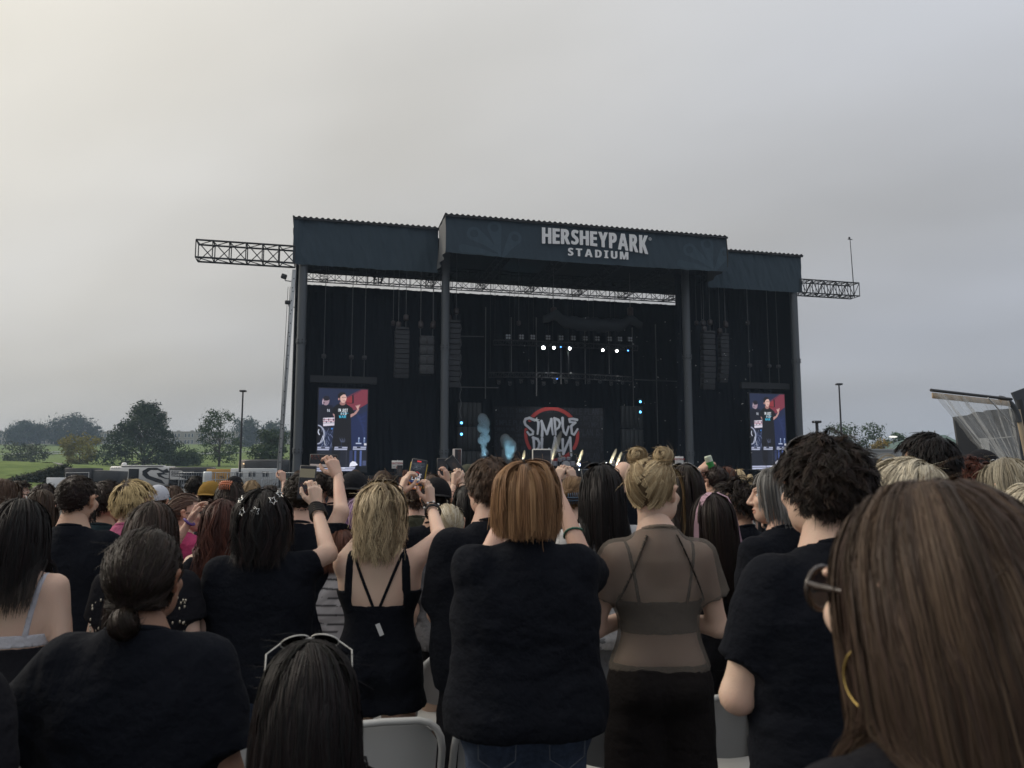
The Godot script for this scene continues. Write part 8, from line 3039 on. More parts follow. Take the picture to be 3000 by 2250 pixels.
	# blonde waves, black romper, filming
	r = person({"label": "person with wavy blonde hair in a black open-back romper, filming with both hands", "px": 1118, "py": 1411, "d": 3.4, "yaw": 2, "hpitch": 6, "hyaw": -4, "w": 0.97, "skin": FAIR, "stance": 0.02,
		"arms": [{"at": [1172, 1448, 3.78], "pole": Vector3(-0.8, -0.8, 0.2)}, {"at": [1262, 1478, 3.80], "elbow": [1288, 1572, 3.52]}], "hands": [{"pose": "edge", "y": Vector3(0.35, 1, 0.0), "z": Vector3(-1, 0.2, 0.45)}, {"pose": "edge", "y": Vector3(-0.1, 1, 0.0), "z": Vector3(1, 0, 0.45)}],
		"trousers": {"col": BLACK, "name": "romper_shorts", "leg": 0.36, "flare": 0.022, "top": 1.06, "folds": 0.008, "e": 0.014}, "shoe": Color(0.3, 0.3, 0.3),
		"hair": longh(H_BLONDE, 0.13, {"guides": 260, "kids": 15, "wave": 0.0085, "freq": 62.0, "loosewave": 0.8, "vol": 0.030, "col2": Color(0.10, 0.065, 0.035), "streak": 0.45, "root": Color(0.07, 0.045, 0.028), "ragged": 0.4, "fly": 0.2, "clump": 0.6, "stray": 40, "even": 0.9})})
	trunk_piece(r, "romper_top", 0.008, func(p: Vector3) -> float:
		var s := r.s
		var back := maxf(absf(p.x) - (0.105 + (p.y / s - 1.15) * 0.10) * s, (1.175 * s - p.y))
		return maxf(-back if p.z > -0.02 else -1.0, maxf(p.y - 1.36 * s, maxf(absf(p.x) - (0.135 + 0.0 * p.y) * s, -1.0) if p.y > 1.24 * s else -1.0)), cloth(BLACK), 0.98, 1.42)
	trunk_piece(r, "bra_band", 0.006, func(p: Vector3) -> float: return -1.0, cloth(BLACK), 1.10, 1.18)
	for sg in [-1.0, 1.0]:
		trunk_piece(r, "strap", 0.007, func(p: Vector3) -> float: return maxf(line_d(p, Vector2(0.012 * sg, 1.17) * r.s, Vector2(0.105 * sg, 1.40) * r.s) - 0.006, -p.z), cloth(BLACK), 1.16, 1.41, Vector2(0.012, 0.105) * sg)
		trunk_piece(r, "shoulder_strap", 0.008, func(p: Vector3) -> float: return line_d(p, Vector2(0.128 * sg, 1.20) * r.s, Vector2(0.118 * sg, 1.45) * r.s) - 0.017, cloth(BLACK), 1.2, 1.45)
	wristband(r, 1, 0.86, 0.033, 0.004, BLACK, 8)
	wristband(r, 1, 0.78, 0.035, 0.004, Color(0.02, 0.015, 0.012))
	wristband(r, 1, 0.74, 0.036, 0.005, BLACK)
	wear_glasses(r, "top", Color(0.05, 0.035, 0.02), Color(0.02, 0.016, 0.012, 1.0), 0.026)
	var tagm := MB.new(); tagm.box(Transform3D(Basis(Vector3.BACK, 0.4), r.P(0.02, 1.088, 0.125)), Vector3(0.018, 0.05, 0.002))
	part(r.node, "care_tag", tagm, mat(Color(0.6, 0.6, 0.6), 0.8))
	phone(1222, 1392, 3.83, -9.0, "stage", "phone filming the stage in the blonde woman's raised hands", Color(0.012, 0.012, 0.014), 0.0, Color(0.5, 0.36, 0.03))
	# star clips, black t-shirt, one arm up
	r = person({"label": "person with black waves and silver star clips, one arm raised with a phone", "px": 775, "py": 1430, "d": 3.25, "yaw": 6, "w": 1.04, "fat": 1.14, "skin": FAIR, "hpitch": 4,
		"arms": ["down", {"at": [926, 1484, 3.52], "elbow": [962, 1622, 3.30]}], "hands": ["relaxed", {"pose": "edge", "y": Vector3(-0.12, 1, -0.1), "z": Vector3(0.8, 0, 0.75)}],
		"shirt": {"col": BLACK, "sleeve": 0.60, "hem": 0.84, "loose": 0.02}, "trousers": {"mat": denim_mat(), "name": "jeans"},
		"hair": longh(H_BLACK * 1.1, 0.10, {"guides": 280, "kids": 16, "wave": 0.011, "freq": 40.0, "vol": 0.040, "ragged": 0.4, "col2": Color(0.035, 0.022, 0.02), "fly": 0.15, "stray": 40, "lift": 0.4})})
	for q in [[Vector3(-0.062, 0.078, 0.085), 0.2], [Vector3(-0.050, 0.040, 0.112), 0.6], [Vector3(-0.005, 0.043, 0.120), 0.1], [Vector3(0.045, 0.076, 0.098), 0.9], [Vector3(0.062, 0.096, 0.068), 0.4]]: star_clip(r, q[0] * 1.12, q[1])
	for k in 5: wristband(r, 1, 0.80 + 0.045 * k, 0.035 - 0.001 * k, 0.0045, Color(0.012, 0.011, 0.011))
	phone(899, 1414, 3.58, -3.0, "sky", "dark phone held upright above the woman with star clips", Color(0.015, 0.015, 0.017))
	# bare back, white bra strap
	r = person({"label": "person with long black hair, bare back, white bra strap and fishnet tights", "px": 62, "py": 1456, "d": 3.0, "yaw": 8, "hyaw": 0, "w": 1.0, "fat": 1.04, "skin": FAIR,
		"trousers": {"col": BLACK2, "name": "shorts", "leg": 0.30, "top": 1.18, "flare": 0.01, "e": 0.012},
		"hair": longh(H_BLACK, 0.21, {"guides": 270, "kids": 17, "wave": 0.004, "freq": 26.0, "vol": 0.024, "ragged": 0.45, "stray": 30, "tip": Color(0.07, 0.055, 0.045), "tip_at": 0.7})})
	trunk_piece(r, "bra_band", 0.007, func(p: Vector3) -> float: return -1.0, cloth(Color(0.50, 0.50, 0.54)), 1.125, 1.175)
	trunk_piece(r, "bodice", 0.010, func(p: Vector3) -> float: return -1.0, cloth(BLACK2), 0.98, 1.125)
	for sg in [-1.0, 1.0]:
		trunk_piece(r, "bra_strap", 0.006, func(p: Vector3) -> float: return maxf(line_d(p, Vector2(0.085 * sg, 1.16) * r.s, Vector2(0.130 * sg, 1.40) * r.s) - 0.009, -p.z - 0.02), cloth(Color(0.48, 0.48, 0.53)), 1.15, 1.42, Vector2(0.085, 0.130) * sg)
	fishnet(r)
	ribbon_on_head(r, "hair_ribbon", [Vector3(-0.055, 0.0, 0.13), Vector3(-0.057, -0.06, 0.16), Vector3(-0.06, -0.14, 0.18), Vector3(-0.06, -0.24, 0.19), Vector3(-0.06, -0.33, 0.20)], 0.022, mat(BLACK, 0.4))
	# tall man in a black polo
	r = person({"label": "person with short brown hair in a dark polo shirt, tallest beside the auburn bob", "px": 1436, "py": 1338, "d": 3.3, "yaw": 16, "hyaw": 6, "male": true, "w": 1.06, "fat": 1.16, "skin": PINKISH, "arms": ["front", "front"],
		"shirt": {"col": BLACK, "name": "polo_shirt", "sleeve": 0.93, "hem": 0.80, "loose": 0.022}, "trousers": {"col": BLACK2, "name": "shorts", "leg": 0.95, "flare": 0.02},
		"hair": shorth(H_BROWN * 0.95, 0.045, {"col2": Color(0.11, 0.065, 0.04), "streak": 0.5, "lift": 0.25, "vol": 0.012, "guides": 480})})
	# ------------------------------------------------ third row
	r = person({"label": "person with a dark fade haircut and beard in a black t-shirt, wide back", "px": 228, "py": 1390, "d": 3.95, "yaw": 4, "hyaw": -8, "male": true, "w": 1.08, "fat": 1.16, "skin": OLIVE,
		"shirt": {"col": BLACK, "sleeve": 0.7}, "hair": shorth(H_DARK, 0.022, {"style": "fade", "vol": 0.006, "guides": 620, "kids": 9})})
	necklace(r, Color(0.5, 0.4, 0.2))
	beard(r, H_DARK)
	r = person({"label": "person with dark brown short hair in a teal t-shirt behind the wide black back", "px": 312, "py": 1407, "d": 4.5, "yaw": -4, "hyaw": -22, "male": true, "skin": OLIVE, "shirt": {"col": Color(0.018, 0.035, 0.042)}, "hair": shorth(H_DARK * 1.1, 0.05, {"mess": 0.15, "lift": 0.2, "vol": 0.010})})
	r = person({"label": "person with bleached blond short hair and dark roots in a pink t-shirt", "px": 392, "py": 1403, "d": 4.35, "yaw": -6, "hyaw": -12, "skin": PINKISH, "fat": 1.12, "shirt": {"col": Color(0.50, 0.14, 0.25)}, "hair": shorth(Color(0.45, 0.33, 0.15), 0.07, {"tip": Color(0.50, 0.38, 0.19), "root": Color(0.05, 0.03, 0.02), "tip_at": 0.02, "tip_end": 0.22, "col": Color(0.07, 0.045, 0.025), "col2": Color(0.10, 0.07, 0.04), "lift": 0.04, "mess": 0.05, "vol": 0.012})})
	r = person({"label": "person with long straight dark brown hair in a beaded black crochet top", "px": 448, "py": 1466, "d": 3.1, "yaw": 4, "w": 0.95, "skin": FAIR, "shirt": {"col": BLACK2, "sleeve": 0.5}, "hair": longh(Color(0.028, 0.018, 0.014), 0.30, {"guides": 240, "vol": 0.016, "col2": Color(0.06, 0.036, 0.028)})})
	beads(r)
	r = person({"label": "person with long wavy red-brown hair and a bare shoulder in a black tank top", "px": 655, "py": 1461, "d": 4.1, "yaw": 10, "w": 0.95, "skin": FAIR, "shirt": {"col": BLACK, "sleeve": 0.0, "name": "tank_top", "neck": 0.06, "collar": false}, "hair": longh(Color(0.045, 0.016, 0.012), 0.30, {"wave": 0.012, "freq": 45.0, "vol": 0.03, "col2": Color(0.09, 0.03, 0.02)})})
	r = person({"label": "person in profile with tied back light brown hair, sunglasses and a pink top", "px": 545, "py": 1444, "d": 4.9, "yaw": -20, "hyaw": -55, "skin": PINKISH, "arms": [{"at": [560, 1520, 4.75], "pole": Vector3(-0.5, -1, 0.3)}, "down"], "shirt": {"col": Color(0.42, 0.06, 0.16), "sleeve": 0.4}, "hair": {"style": "gather", "col": Color(0.10, 0.06, 0.045), "col2": Color(0.2, 0.14, 0.10), "len": 0.05, "ties": [Vector3(0, -0.02, 0.115)], "tail": "pony", "tail_len": 0.22, "vol": 0.008}})
	wear_glasses(r, "face", Color(0.02, 0.02, 0.02), Color(0.02, 0.02, 0.02, 1.0), 0.025)
	wristband(r, 0, 0.9, 0.032, 0.008, Color(0.10, 0.05, 0.22))
	# dark haired man filming sideways
	r = person({"label": "person with a dark crew cut, right arm high with a sideways phone", "px": 880, "py": 1386, "d": 4.1, "yaw": 8, "hyaw": 10, "male": true, "skin": PINKISH, "arms": ["down", {"at": [990, 1396, 4.35], "elbow": [1000, 1500, 4.15]}], "hands": ["relaxed", {"pose": "edge", "y": Vector3(-0.45, 1, -0.1), "z": Vector3(0.7, 0.3, 0.9)}], "shirt": {"col": BLACK, "sleeve": 0.85}, "hair": shorth(H_DARK * 0.8, 0.022, {"style": "fade", "lift": 0.12, "guides": 460})})
	necklace(r, Color(0.12, 0.03, 0.02), 0.066)
	phone(948, 1351, 4.42, 88.0, "wide", "phone held sideways in the raised hand before the video screen")
	r = person({"label": "person in a backwards black cap and a dark starry t-shirt with white lettering", "px": 1038, "py": 1386, "d": 4.7, "yaw": 4, "male": true, "w": 1.05, "fat": 1.1, "skin": PINKISH, "shirt": {"col": BLACK, "paint": func(p: Vector3) -> Color:
			var a := crease.get_noise_3d(p.x * 9.0, p.y * 9.0, p.z * 5.0)
			return Color(0.18, 0.13, 0.03) if a > 0.33 else (Color(0.03, 0.03, 0.06) if a > 0.1 else Color(0.010, 0.010, 0.016)), "mat": tinted_mat(0.95, 0.25, "shirt"), "sleeve": 0.75}, "hair": shorth(H_DARK, 0.02)})
	wear_cap(r, Color(0.014, 0.015, 0.018), Color(0.014, 0.015, 0.018), true)
	back_print(r, "ASSA", 0.075, 1.20, Color(0.45, 0.46, 0.5), 0.0, 0.02, 0.15)
	# striped child with lavender and red hair
	r = person({"label": "small person in a white t-shirt with thin dark stripes, red-brown hair", "px": 1000, "py": 1545, "d": 4.1, "yaw": 4, "w": 0.9, "skin": FAIR, "hs": 1.02, "shirt": {"paint": func(p: Vector3) -> Color:
			return Color(0.03, 0.03, 0.035) if fposmod(p.y + 0.02 * p.x, 0.042) < 0.007 else Color(0.46, 0.45, 0.47), "mat": tinted_mat(0.95, 0.25, "shirt"), "sleeve": 0.7, "hem": 0.88, "cell": 0.009}, "trousers": {"col": BLACK2}, "hair": longh(Color(0.10, 0.04, 0.025), 0.02, {"wave": 0.004})})
	r = person({"label": "person with lavender dyed hair half hidden behind the blonde woman", "px": 1062, "py": 1452, "d": 4.5, "yaw": 2, "skin": FAIR, "shirt": {"col": BLACK}, "hair": longh(Color(0.24, 0.14, 0.27), 0.20, {"wave": 0.008, "col2": Color(0.40, 0.3, 0.42), "vol": 0.03})})
	# grey blond leaning head beside the polo shirt
	r = person({"label": "small person with a pale blonde braid in a grey t-shirt beside the polo shirt", "px": 1318, "py": 1474, "d": 4.3, "yaw": 10, "hroll": 16, "w": 0.95, "skin": FAIR, "shirt": {"col": Color(0.14, 0.14, 0.15), "sleeve": 0.75, "folds": 0.01}, "trousers": {"col": BLACK2, "name": "shorts", "leg": 0.8}, "hair": {"style": "gather", "col": Color(0.36, 0.30, 0.20), "col2": Color(0.55, 0.50, 0.40), "streak": 0.6, "len": 0.05, "ties": [Vector3(0, -0.03, 0.112)], "tail": "pony", "tail_len": 0.2, "vol": 0.012}})
	# olive t-shirt
	r = person({"label": "person in an olive t-shirt with a faded green print on the back", "px": 1222, "py": 1398, "d": 5.0, "yaw": 4, "male": true, "w": 1.05, "fat": 1.15, "skin": PINKISH, "shirt": {"col": Color(0.050, 0.052, 0.036)}, "hair": shorth(H_BROWN, 0.04)})
	back_print(r, "RIP", 0.09, 1.27, Color(0.10, 0.12, 0.075), 0.02, 0.025)
	r = person({"label": "person with a black cap in a black t-shirt behind the filming phone", "px": 1279, "py": 1404, "d": 4.6, "yaw": 4, "male": true, "skin": OLIVE, "shirt": {"col": BLACK}, "hair": shorth(H_BLACK, 0.02)})
	wear_cap(r, Color(0.010, 0.010, 0.012), Color(0.010, 0.010, 0.012), true)
	# raised phones farther on
	r = person({"label": "person with brown hair and a tattooed forearm raised with a phone", "px": 1262, "py": 1388, "d": 6.0, "yaw": 4, "skin": PINKISH, "arms": ["down", {"at": [1312, 1412, 6.2], "elbow": [1340, 1478, 6.0]}], "hands": ["relaxed", {"pose": "edge", "y": Vector3(-0.2, 1, 0), "z": Vector3(1, 0, 0.4)}], "shirt": {"col": BLACK}, "hair": longh(H_BROWN, 0.2)})
	phone(1294, 1371, 6.25, 0.0, "dim", "dark phone held upright beside the steel column")
	r = person({"label": "person with black hair and a violet clip in a coral top, both hands up", "px": 1368, "py": 1420, "d": 5.3, "yaw": 4, "skin": FAIR, "arms": [{"at": [1330, 1420, 5.7], "pole": Vector3(-1, -1, 0)}, {"at": [1353, 1418, 5.7], "elbow": [1366, 1476, 5.5]}], "hands": [{"pose": "grip", "y": Vector3(0, 1, 0), "z": Vector3(-1, 0, 0.5)}, {"pose": "edge", "y": Vector3(-0.2, 1, 0), "z": Vector3(0.4, 0, 1)}], "shirt": {"col": Color(0.42, 0.09, 0.08)}, "hair": longh(H_BLACK, 0.2)})
	ribbon_on_head(r, "hair_clip", [Vector3(0.02, 0.06, 0.115), Vector3(0.02, 0.03, 0.123), Vector3(0.022, -0.01, 0.125)], 0.014, mat(Color(0.16, 0.06, 0.25), 0.4))
	wristband(r, 1, 0.85, 0.033, 0.003, Color(0.03, 0.015, 0.01))
	phone(1333, 1365, 5.8, 38.0, "dim", "tilted phone in fingertips before the steel column")
	phone(1339, 1342, 6.6, 0.0, "wide", "pale screened phone highest above the raised hands", Color(0.3, 0.3, 0.3))
	phone(1171, 1380, 10.5, 0.0, "dim", "small dark phone just below the section C sign")
	r = person({"label": "person in an olive cap before the tall man in the polo", "px": 1372, "py": 1364, "d": 6.2, "yaw": 4, "male": true, "skin": PINKISH, "shirt": {"col": BLACK}, "hair": shorth(H_DARK, 0.02)})
	wear_cap(r, Color(0.055, 0.058, 0.042), Color(0.055, 0.058, 0.042))
	r = person({"label": "person with dark hair showing just above the auburn bob", "px": 1522, "py": 1343, "d": 5.2, "yaw": 4, "male": true, "skin": PINKISH, "shirt": {"col": BLACK}, "hair": shorth(H_DARK, 0.04)})
	r = person({"label": "person in black sleeves with both hands on a sideways phone", "px": 1645, "py": 1402, "d": 5.2, "yaw": 2, "skin": FAIR, "arms": [{"at": [1632, 1408, 5.55], "pole": Vector3(-1, -0.7, 0)}, {"at": [1682, 1412, 5.55], "pole": Vector3(1, -0.7, 0)}], "hands": [{"pose": "edge", "y": Vector3(0.35, 1, 0), "z": Vector3(-0.5, 0, 1)}, {"pose": "edge", "y": Vector3(-0.3, 1, 0), "z": Vector3(0.6, 0, 1)}], "shirt": {"col": BLACK, "sleeve": 1.75}, "hair": longh(H_DARK, 0.16)})
	phone(1664, 1382, 5.62, 90.0, "dim", "dark phone held sideways in two hands before the drum kit")
	r = person({"label": "person with honey blonde twist held by a blue claw clip, striped black top", "px": 1684, "py": 1394, "d": 4.7, "yaw": -4, "hyaw": -18, "w": 0.92, "skin": FAIR, "shirt": {"col": BLACK, "sleeve": 0.3, "neck": 0.03}, "hair": {"style": "gather", "col": Color(0.17, 0.10, 0.05), "col2": Color(0.32, 0.21, 0.11), "len": 0.05, "ties": [Vector3(0.0, 0.03, 0.118)], "tail": "bun", "bun_r": 0.03, "vol": 0.01}})
	claw_clip(r, Vector3(0.03, 0.0, 0.125), Color(0.03, 0.06, 0.10))
	# long black hair with sunglasses, white top
	r = person({"label": "person with very long black hair and sunglasses on top, white t-shirt and grey skirt", "px": 1762, "py": 1360, "d": 3.85, "yaw": 4, "skin": OLIVE, "w": 0.98, "shirt": {"col": Color(0.42, 0.42, 0.43)}, "trousers": {"col": Color(0.17, 0.175, 0.185), "name": "skirt", "flare": 0.07, "folds": 0.016, "leg": 0.9}, "hair": longh(H_BLACK, 0.22, {"guides": 260, "kids": 15, "vol": 0.026, "stray": 20})})
	wear_glasses(r, "top", Color(0.02, 0.02, 0.02), Color(0.01, 0.01, 0.012, 1.0), 0.025)
	r = person({"label": "bald person in black beyond the space buns", "px": 1826, "py": 1348, "d": 6.2, "yaw": 6, "male": true, "skin": PINKISH, "shirt": {"col": BLACK}, "hair": {"style": "bald", "col": H_DARK}})
	r = person({"label": "person with long dark hair and sunglasses on top beyond the space buns", "px": 2008, "py": 1359, "d": 4.6, "yaw": 6, "skin": OLIVE, "shirt": {"col": BLACK}, "hair": longh(H_DARK * 0.8, 0.32, {"guides": 220})})
	wear_glasses(r, "top", Color(0.3, 0.3, 0.3), Color(0.02, 0.02, 0.02, 1.0), 0.024)
	r = person({"label": "person with a short dark haircut raising a green can", "px": 2099, "py": 1364, "d": 6.3, "yaw": 6, "hyaw": 8, "male": true, "skin": PINKISH, "arms": [{"at": [2052, 1376, 6.35], "elbow": [2006, 1412, 6.1]}, "down"], "hands": [{"pose": "grip", "y": Vector3(0.8, 0.6, 0), "z": Vector3(-0.4, 0.8, 0.5)}, "relaxed"], "shirt": {"col": BLACK}, "hair": shorth(H_DARK, 0.025, {"style": "fade"})})
	can(2081, 1362, 6.33, [Color(0.5, 0.52, 0.5), Color(0.03, 0.22, 0.05), Color(0.45, 0.5, 0.4)], "green and white drink can in a raised hand", 0.28)
	r = person({"label": "person with curly dark hair and round glasses looking sideways", "px": 2162, "py": 1410, "d": 4.4, "yaw": 30, "hyaw": 42, "skin": OLIVE, "shirt": {"col": BLACK}, "hair": {"style": "curly", "col": H_DARK * 0.8, "len": 0.10, "wave": 0.010, "freq": 100.0, "mess": 0.4, "vol": 0.03, "lift": 0.6, "guides": 300, "kids": 12, "loosewave": 1.0}})
	wear_glasses(r, "face", Color(0.4, 0.35, 0.25), Color(0.5, 0.5, 0.5, 0.15), 0.022)
	# pink lace band in long dark hair
	r = person({"label": "person with a pink crochet band tied in long dark hair", "px": 2084, "py": 1443, "d": 3.75, "yaw": 6, "w": 0.95, "skin": OLIVE, "shirt": {"col": BLACK2}, "hair": longh(Color(0.018, 0.012, 0.010), 0.28, {"guides": 260, "kids": 16, "vol": 0.03})})
	for sg in [-1.0, 1.0]:
		ribbon_on_head(r, "crochet_band", [Vector3(0.02 * sg, 0.132, 0.045), Vector3(0.06 * sg, 0.11, 0.075), Vector3(0.092 * sg, 0.05, 0.075), Vector3(0.105 * sg, -0.02, 0.085), Vector3(0.112 * sg, -0.10, 0.10), Vector3(0.12 * sg, -0.18, 0.115), Vector3(0.125 * sg, -0.25, 0.125)], 0.030, lace_mat())
	# grey haired woman smiling
	r = person({"label": "smiling person in profile with a grey bob and fringe, in a black t-shirt", "px": 2282, "py": 1360, "d": 3.35, "yaw": 26, "hyaw": 52, "w": 1.0, "fat": 1.08, "skin": PINKISH, "shirt": {"col": BLACK}, "hair": {"style": "bob", "col": Color(0.10, 0.098, 0.096), "col2": Color(0.32, 0.31, 0.30), "streak": 0.55, "len": 0.07, "vol": 0.022, "guides": 280, "kids": 15, "lift": 0.2, "ragged": 0.3}})
	fringe(r, Color(0.13, 0.125, 0.12), Color(0.34, 0.33, 0.32))
	# behind the front woman, along the right
	r = person({"label": "tallest dark haired person, with black glasses, before the clear tent wall", "px": 2716, "py": 1268, "d": 3.45, "yaw": 14, "hyaw": 26, "male": true, "w": 1.02, "skin": OLIVE, "shirt": {"col": BLACK}, "hair": shorth(H_BLACK, 0.065, {"vol": 0.014, "guides": 460, "kids": 12, "lift": 0.12})})
	wear_glasses(r, "face", Color(0.012, 0.012, 0.012), Color(0.3, 0.3, 0.3, 0.15), 0.024)
	r = person({"label": "person with white blond cropped hair pinned by a small black clip", "px": 2660, "py": 1341, "d": 2.75, "yaw": 20, "hyaw": 30, "skin": FAIR, "shirt": {"col": BLACK}, "hair": shorth(H_PALE, 0.10, {"vol": 0.018, "lift": 0.2, "col2": Color(0.42, 0.36, 0.26), "root": Color(0.3, 0.25, 0.18), "guides": 420, "kids": 12})})
	claw_clip(r, Vector3(0.045, 0.075, 0.085), Color(0.01, 0.01, 0.01), 0.55)
	r = person({"label": "person in a plain black cap between the curls and the white blond crop", "px": 2556, "py": 1350, "d": 3.5, "yaw": 10, "skin": OLIVE, "male": true, "shirt": {"col": BLACK}, "hair": shorth(H_BLACK, 0.02)})
	wear_cap(r, Color(0.012, 0.012, 0.014), Color(0.012, 0.012, 0.014), true)
	r = person({"label": "person in a black cap with a white emblem near the clear tent wall", "px": 2874, "py": 1322, "d": 5.0, "yaw": 4, "male": true, "skin": PINKISH, "shirt": {"col": BLACK}, "hair": shorth(H_BLACK, 0.02)})
	wear_cap(r, Color(0.012, 0.012, 0.015), Color(0.012, 0.012, 0.015), true, true)
	r = person({"label": "person with short auburn curls in front of the clear tent wall", "px": 2834, "py": 1344, "d": 4.2, "yaw": 16, "hyaw": 26, "skin": PINKISH, "shirt": {"col": BLACK}, "hair": {"style": "curly", "col": Color(0.075, 0.022, 0.014), "col2": Color(0.13, 0.04, 0.022), "len": 0.075, "wave": 0.008, "freq": 90.0, "mess": 0.4, "vol": 0.02, "lift": 0.5, "guides": 280, "kids": 11}})
	r = person({"label": "person with long grey blonde hair and a yellow collar beside the short auburn curls", "px": 2950, "py": 1338, "d": 3.2, "yaw": 16, "hyaw": 16, "skin": FAIR, "shirt": {"col": Color(0.35, 0.22, 0.02)}, "hair": longh(Color(0.24, 0.21, 0.155), 0.2, {"col2": Color(0.46, 0.42, 0.33), "streak": 0.6, "guides": 260, "wave": 0.004, "vol": 0.02})})
	r = person({"label": "person with a white blond crop behind the long grey blonde hair", "px": 3030, "py": 1420, "d": 2.6, "yaw": 8, "skin": FAIR, "shirt": {"col": BLACK}, "hair": shorth(H_PALE, 0.09, {"vol": 0.02})})
	# left edge, farther rows
	r = person({"label": "person with long brown hair and white framed glasses behind the bare back", "px": 8, "py": 1400, "d": 4.6, "yaw": -6, "hyaw": -24, "skin": PINKISH, "shirt": {"col": BLACK}, "hair": longh(H_BROWN, 0.25)})
	wear_glasses(r, "face", Color(0.5, 0.5, 0.5), Color(0.3, 0.3, 0.3, 0.2), 0.025)
	r = person({"label": "person with dark tousled hair and black glasses looking aside below the hedge", "px": 52, "py": 1407, "d": 7.0, "yaw": -20, "hyaw": -50, "male": true, "skin": PINKISH, "shirt": {"col": BLACK2}, "hair": shorth(H_DARK, 0.06, {"mess": 0.4})})
	wear_glasses(r, "face", Color(0.012, 0.012, 0.012), Color(0.3, 0.3, 0.3, 0.2), 0.024)
	r = person({"label": "person with smooth dark hair below the white banner", "px": 130, "py": 1414, "d": 6.0, "yaw": 2, "skin": PINKISH, "shirt": {"col": Color(0.42, 0.11, 0.03)}, "hair": longh(H_DARK, 0.2)})
	r = person({"label": "person with parted brown hair between the bare back and the fade haircut", "px": 122, "py": 1432, "d": 5.0, "yaw": 2, "skin": PINKISH, "shirt": {"col": BLACK}, "hair": longh(H_BROWN * 0.6, 0.25)})
	r = person({"label": "person in a white trucker cap with a bright blue patterned brim", "px": 462, "py": 1424, "d": 6.4, "yaw": 0, "male": true, "skin": PINKISH, "shirt": {"col": Color(0.05, 0.08, 0.12)}, "hair": shorth(H_BROWN, 0.02)})
	wear_cap(r, Color(0.45, 0.47, 0.52), Color(0.06, 0.25, 0.36), false)
	r = person({"label": "person with plain brown hair beside the white trucker cap", "px": 508, "py": 1420, "d": 7.2, "yaw": 2, "skin": PINKISH, "shirt": {"col": BLACK}, "hair": longh(H_BROWN, 0.2)})
	r = person({"label": "person in a mustard cap and beige t-shirt lifting a pale can in a tattooed hand", "px": 618, "py": 1413, "d": 6.0, "yaw": 4, "male": true, "w": 1.02, "skin": PINKISH, "arms": [{"at": [592, 1446, 6.1], "elbow": [566, 1490, 5.9]}, "down"], "hands": [{"pose": "grip", "y": Vector3(0.45, 0.9, 0), "z": Vector3(-0.6, 0.2, 0.8)}, "relaxed"], "shirt": {"col": Color(0.33, 0.31, 0.27)}, "hair": shorth(H_DARK, 0.02)})
	wear_cap(r, Color(0.22, 0.13, 0.03), Color(0.22, 0.13, 0.03), true)
	can(607, 1412, 6.08, [Color(0.08, 0.35, 0.45), Color(0.45, 0.40, 0.06), Color(0.50, 0.55, 0.58), Color(0.52, 0.57, 0.60)], "tall pale blue can with a yellow band in a raised hand", 0.0, 0.16, 0.033)
	r = person({"label": "person with dark hair gathered in an orange claw clip", "px": 674, "py": 1409, "d": 5.3, "yaw": 4, "w": 1.0, "skin": PINKISH, "shirt": {"col": BLACK}, "hair": longh(H_DARK, 0.2, {"vol": 0.016})})
	claw_clip(r, Vector3(-0.005, 0.10, 0.09), Color(0.50, 0.16, 0.07), 1.1)
	r = person({"label": "person with straight light brown hair near the steel barrier", "px": 738, "py": 1405, "d": 8.0, "yaw": 2, "skin": PINKISH, "shirt": {"col": BLACK}, "hair": longh(Color(0.22, 0.15, 0.08), 0.2)})
	r = person({"label": "person in a black cap beside the straight light brown hair", "px": 688, "py": 1397, "d": 8.5, "yaw": 2, "male": true, "skin": OLIVE, "shirt": {"col": BLACK}, "hair": shorth(H_BLACK, 0.02)})
	wear_cap(r, Color(0.012, 0.012, 0.014), Color(0.012, 0.012, 0.014), true)
	r = person({"label": "person with a dark round haircut in front of the steel barrier", "px": 573, "py": 1393, "d": 8.5, "yaw": 2, "male": true, "skin": OLIVE, "shirt": {"col": BLACK}, "hair": shorth(H_BLACK, 0.05)})
	r = person({"label": "person lifting a small camera high by the stage end, wristband on", "px": 792, "py": 1420, "d": 7.5, "yaw": 2, "skin": PINKISH, "arms": ["down", {"at": [830, 1408, 7.6], "elbow": [834, 1450, 7.5]}], "hands": ["relaxed", {"pose": "grip", "y": Vector3(-0.2, 1, 0), "z": Vector3(0.6, 0, 0.8)}], "shirt": {"col": BLACK}, "hair": longh(H_DARK, 0.2)})
	r = person({"label": "person with a brown crop beside the backwards black cap", "px": 984, "py": 1392, "d": 7.0, "yaw": 2, "male": true, "skin": PINKISH, "shirt": {"col": BLACK}, "hair": shorth(H_DARK, 0.03)})
	far_crowd()

func fringe(r: Rig, col: Color, col2: Color) -> void:
	var hr := start_hair(r, 99)
	for k in 46:
		var x := hr.rng.randf_range(-0.06, 0.06)
		var root := r.head * Vector3(x, 0.108, -0.045)
		var g := hr.guide(root, r.head.basis * Vector3(x * 1.5, 0.2, -1.0), 0.085, 8, 0.5, Vector3.DOWN, 0.008)
		hr.lock(g, {"col": col, "col2": col2, "streak": 0.5, "kids": 9, "spread": 0.008, "thick": 0.004, "clump": 0.4})
	part(r.node, "fringe", hr.mesh(), tinted_mat(0.5, 0.32, "hair"))

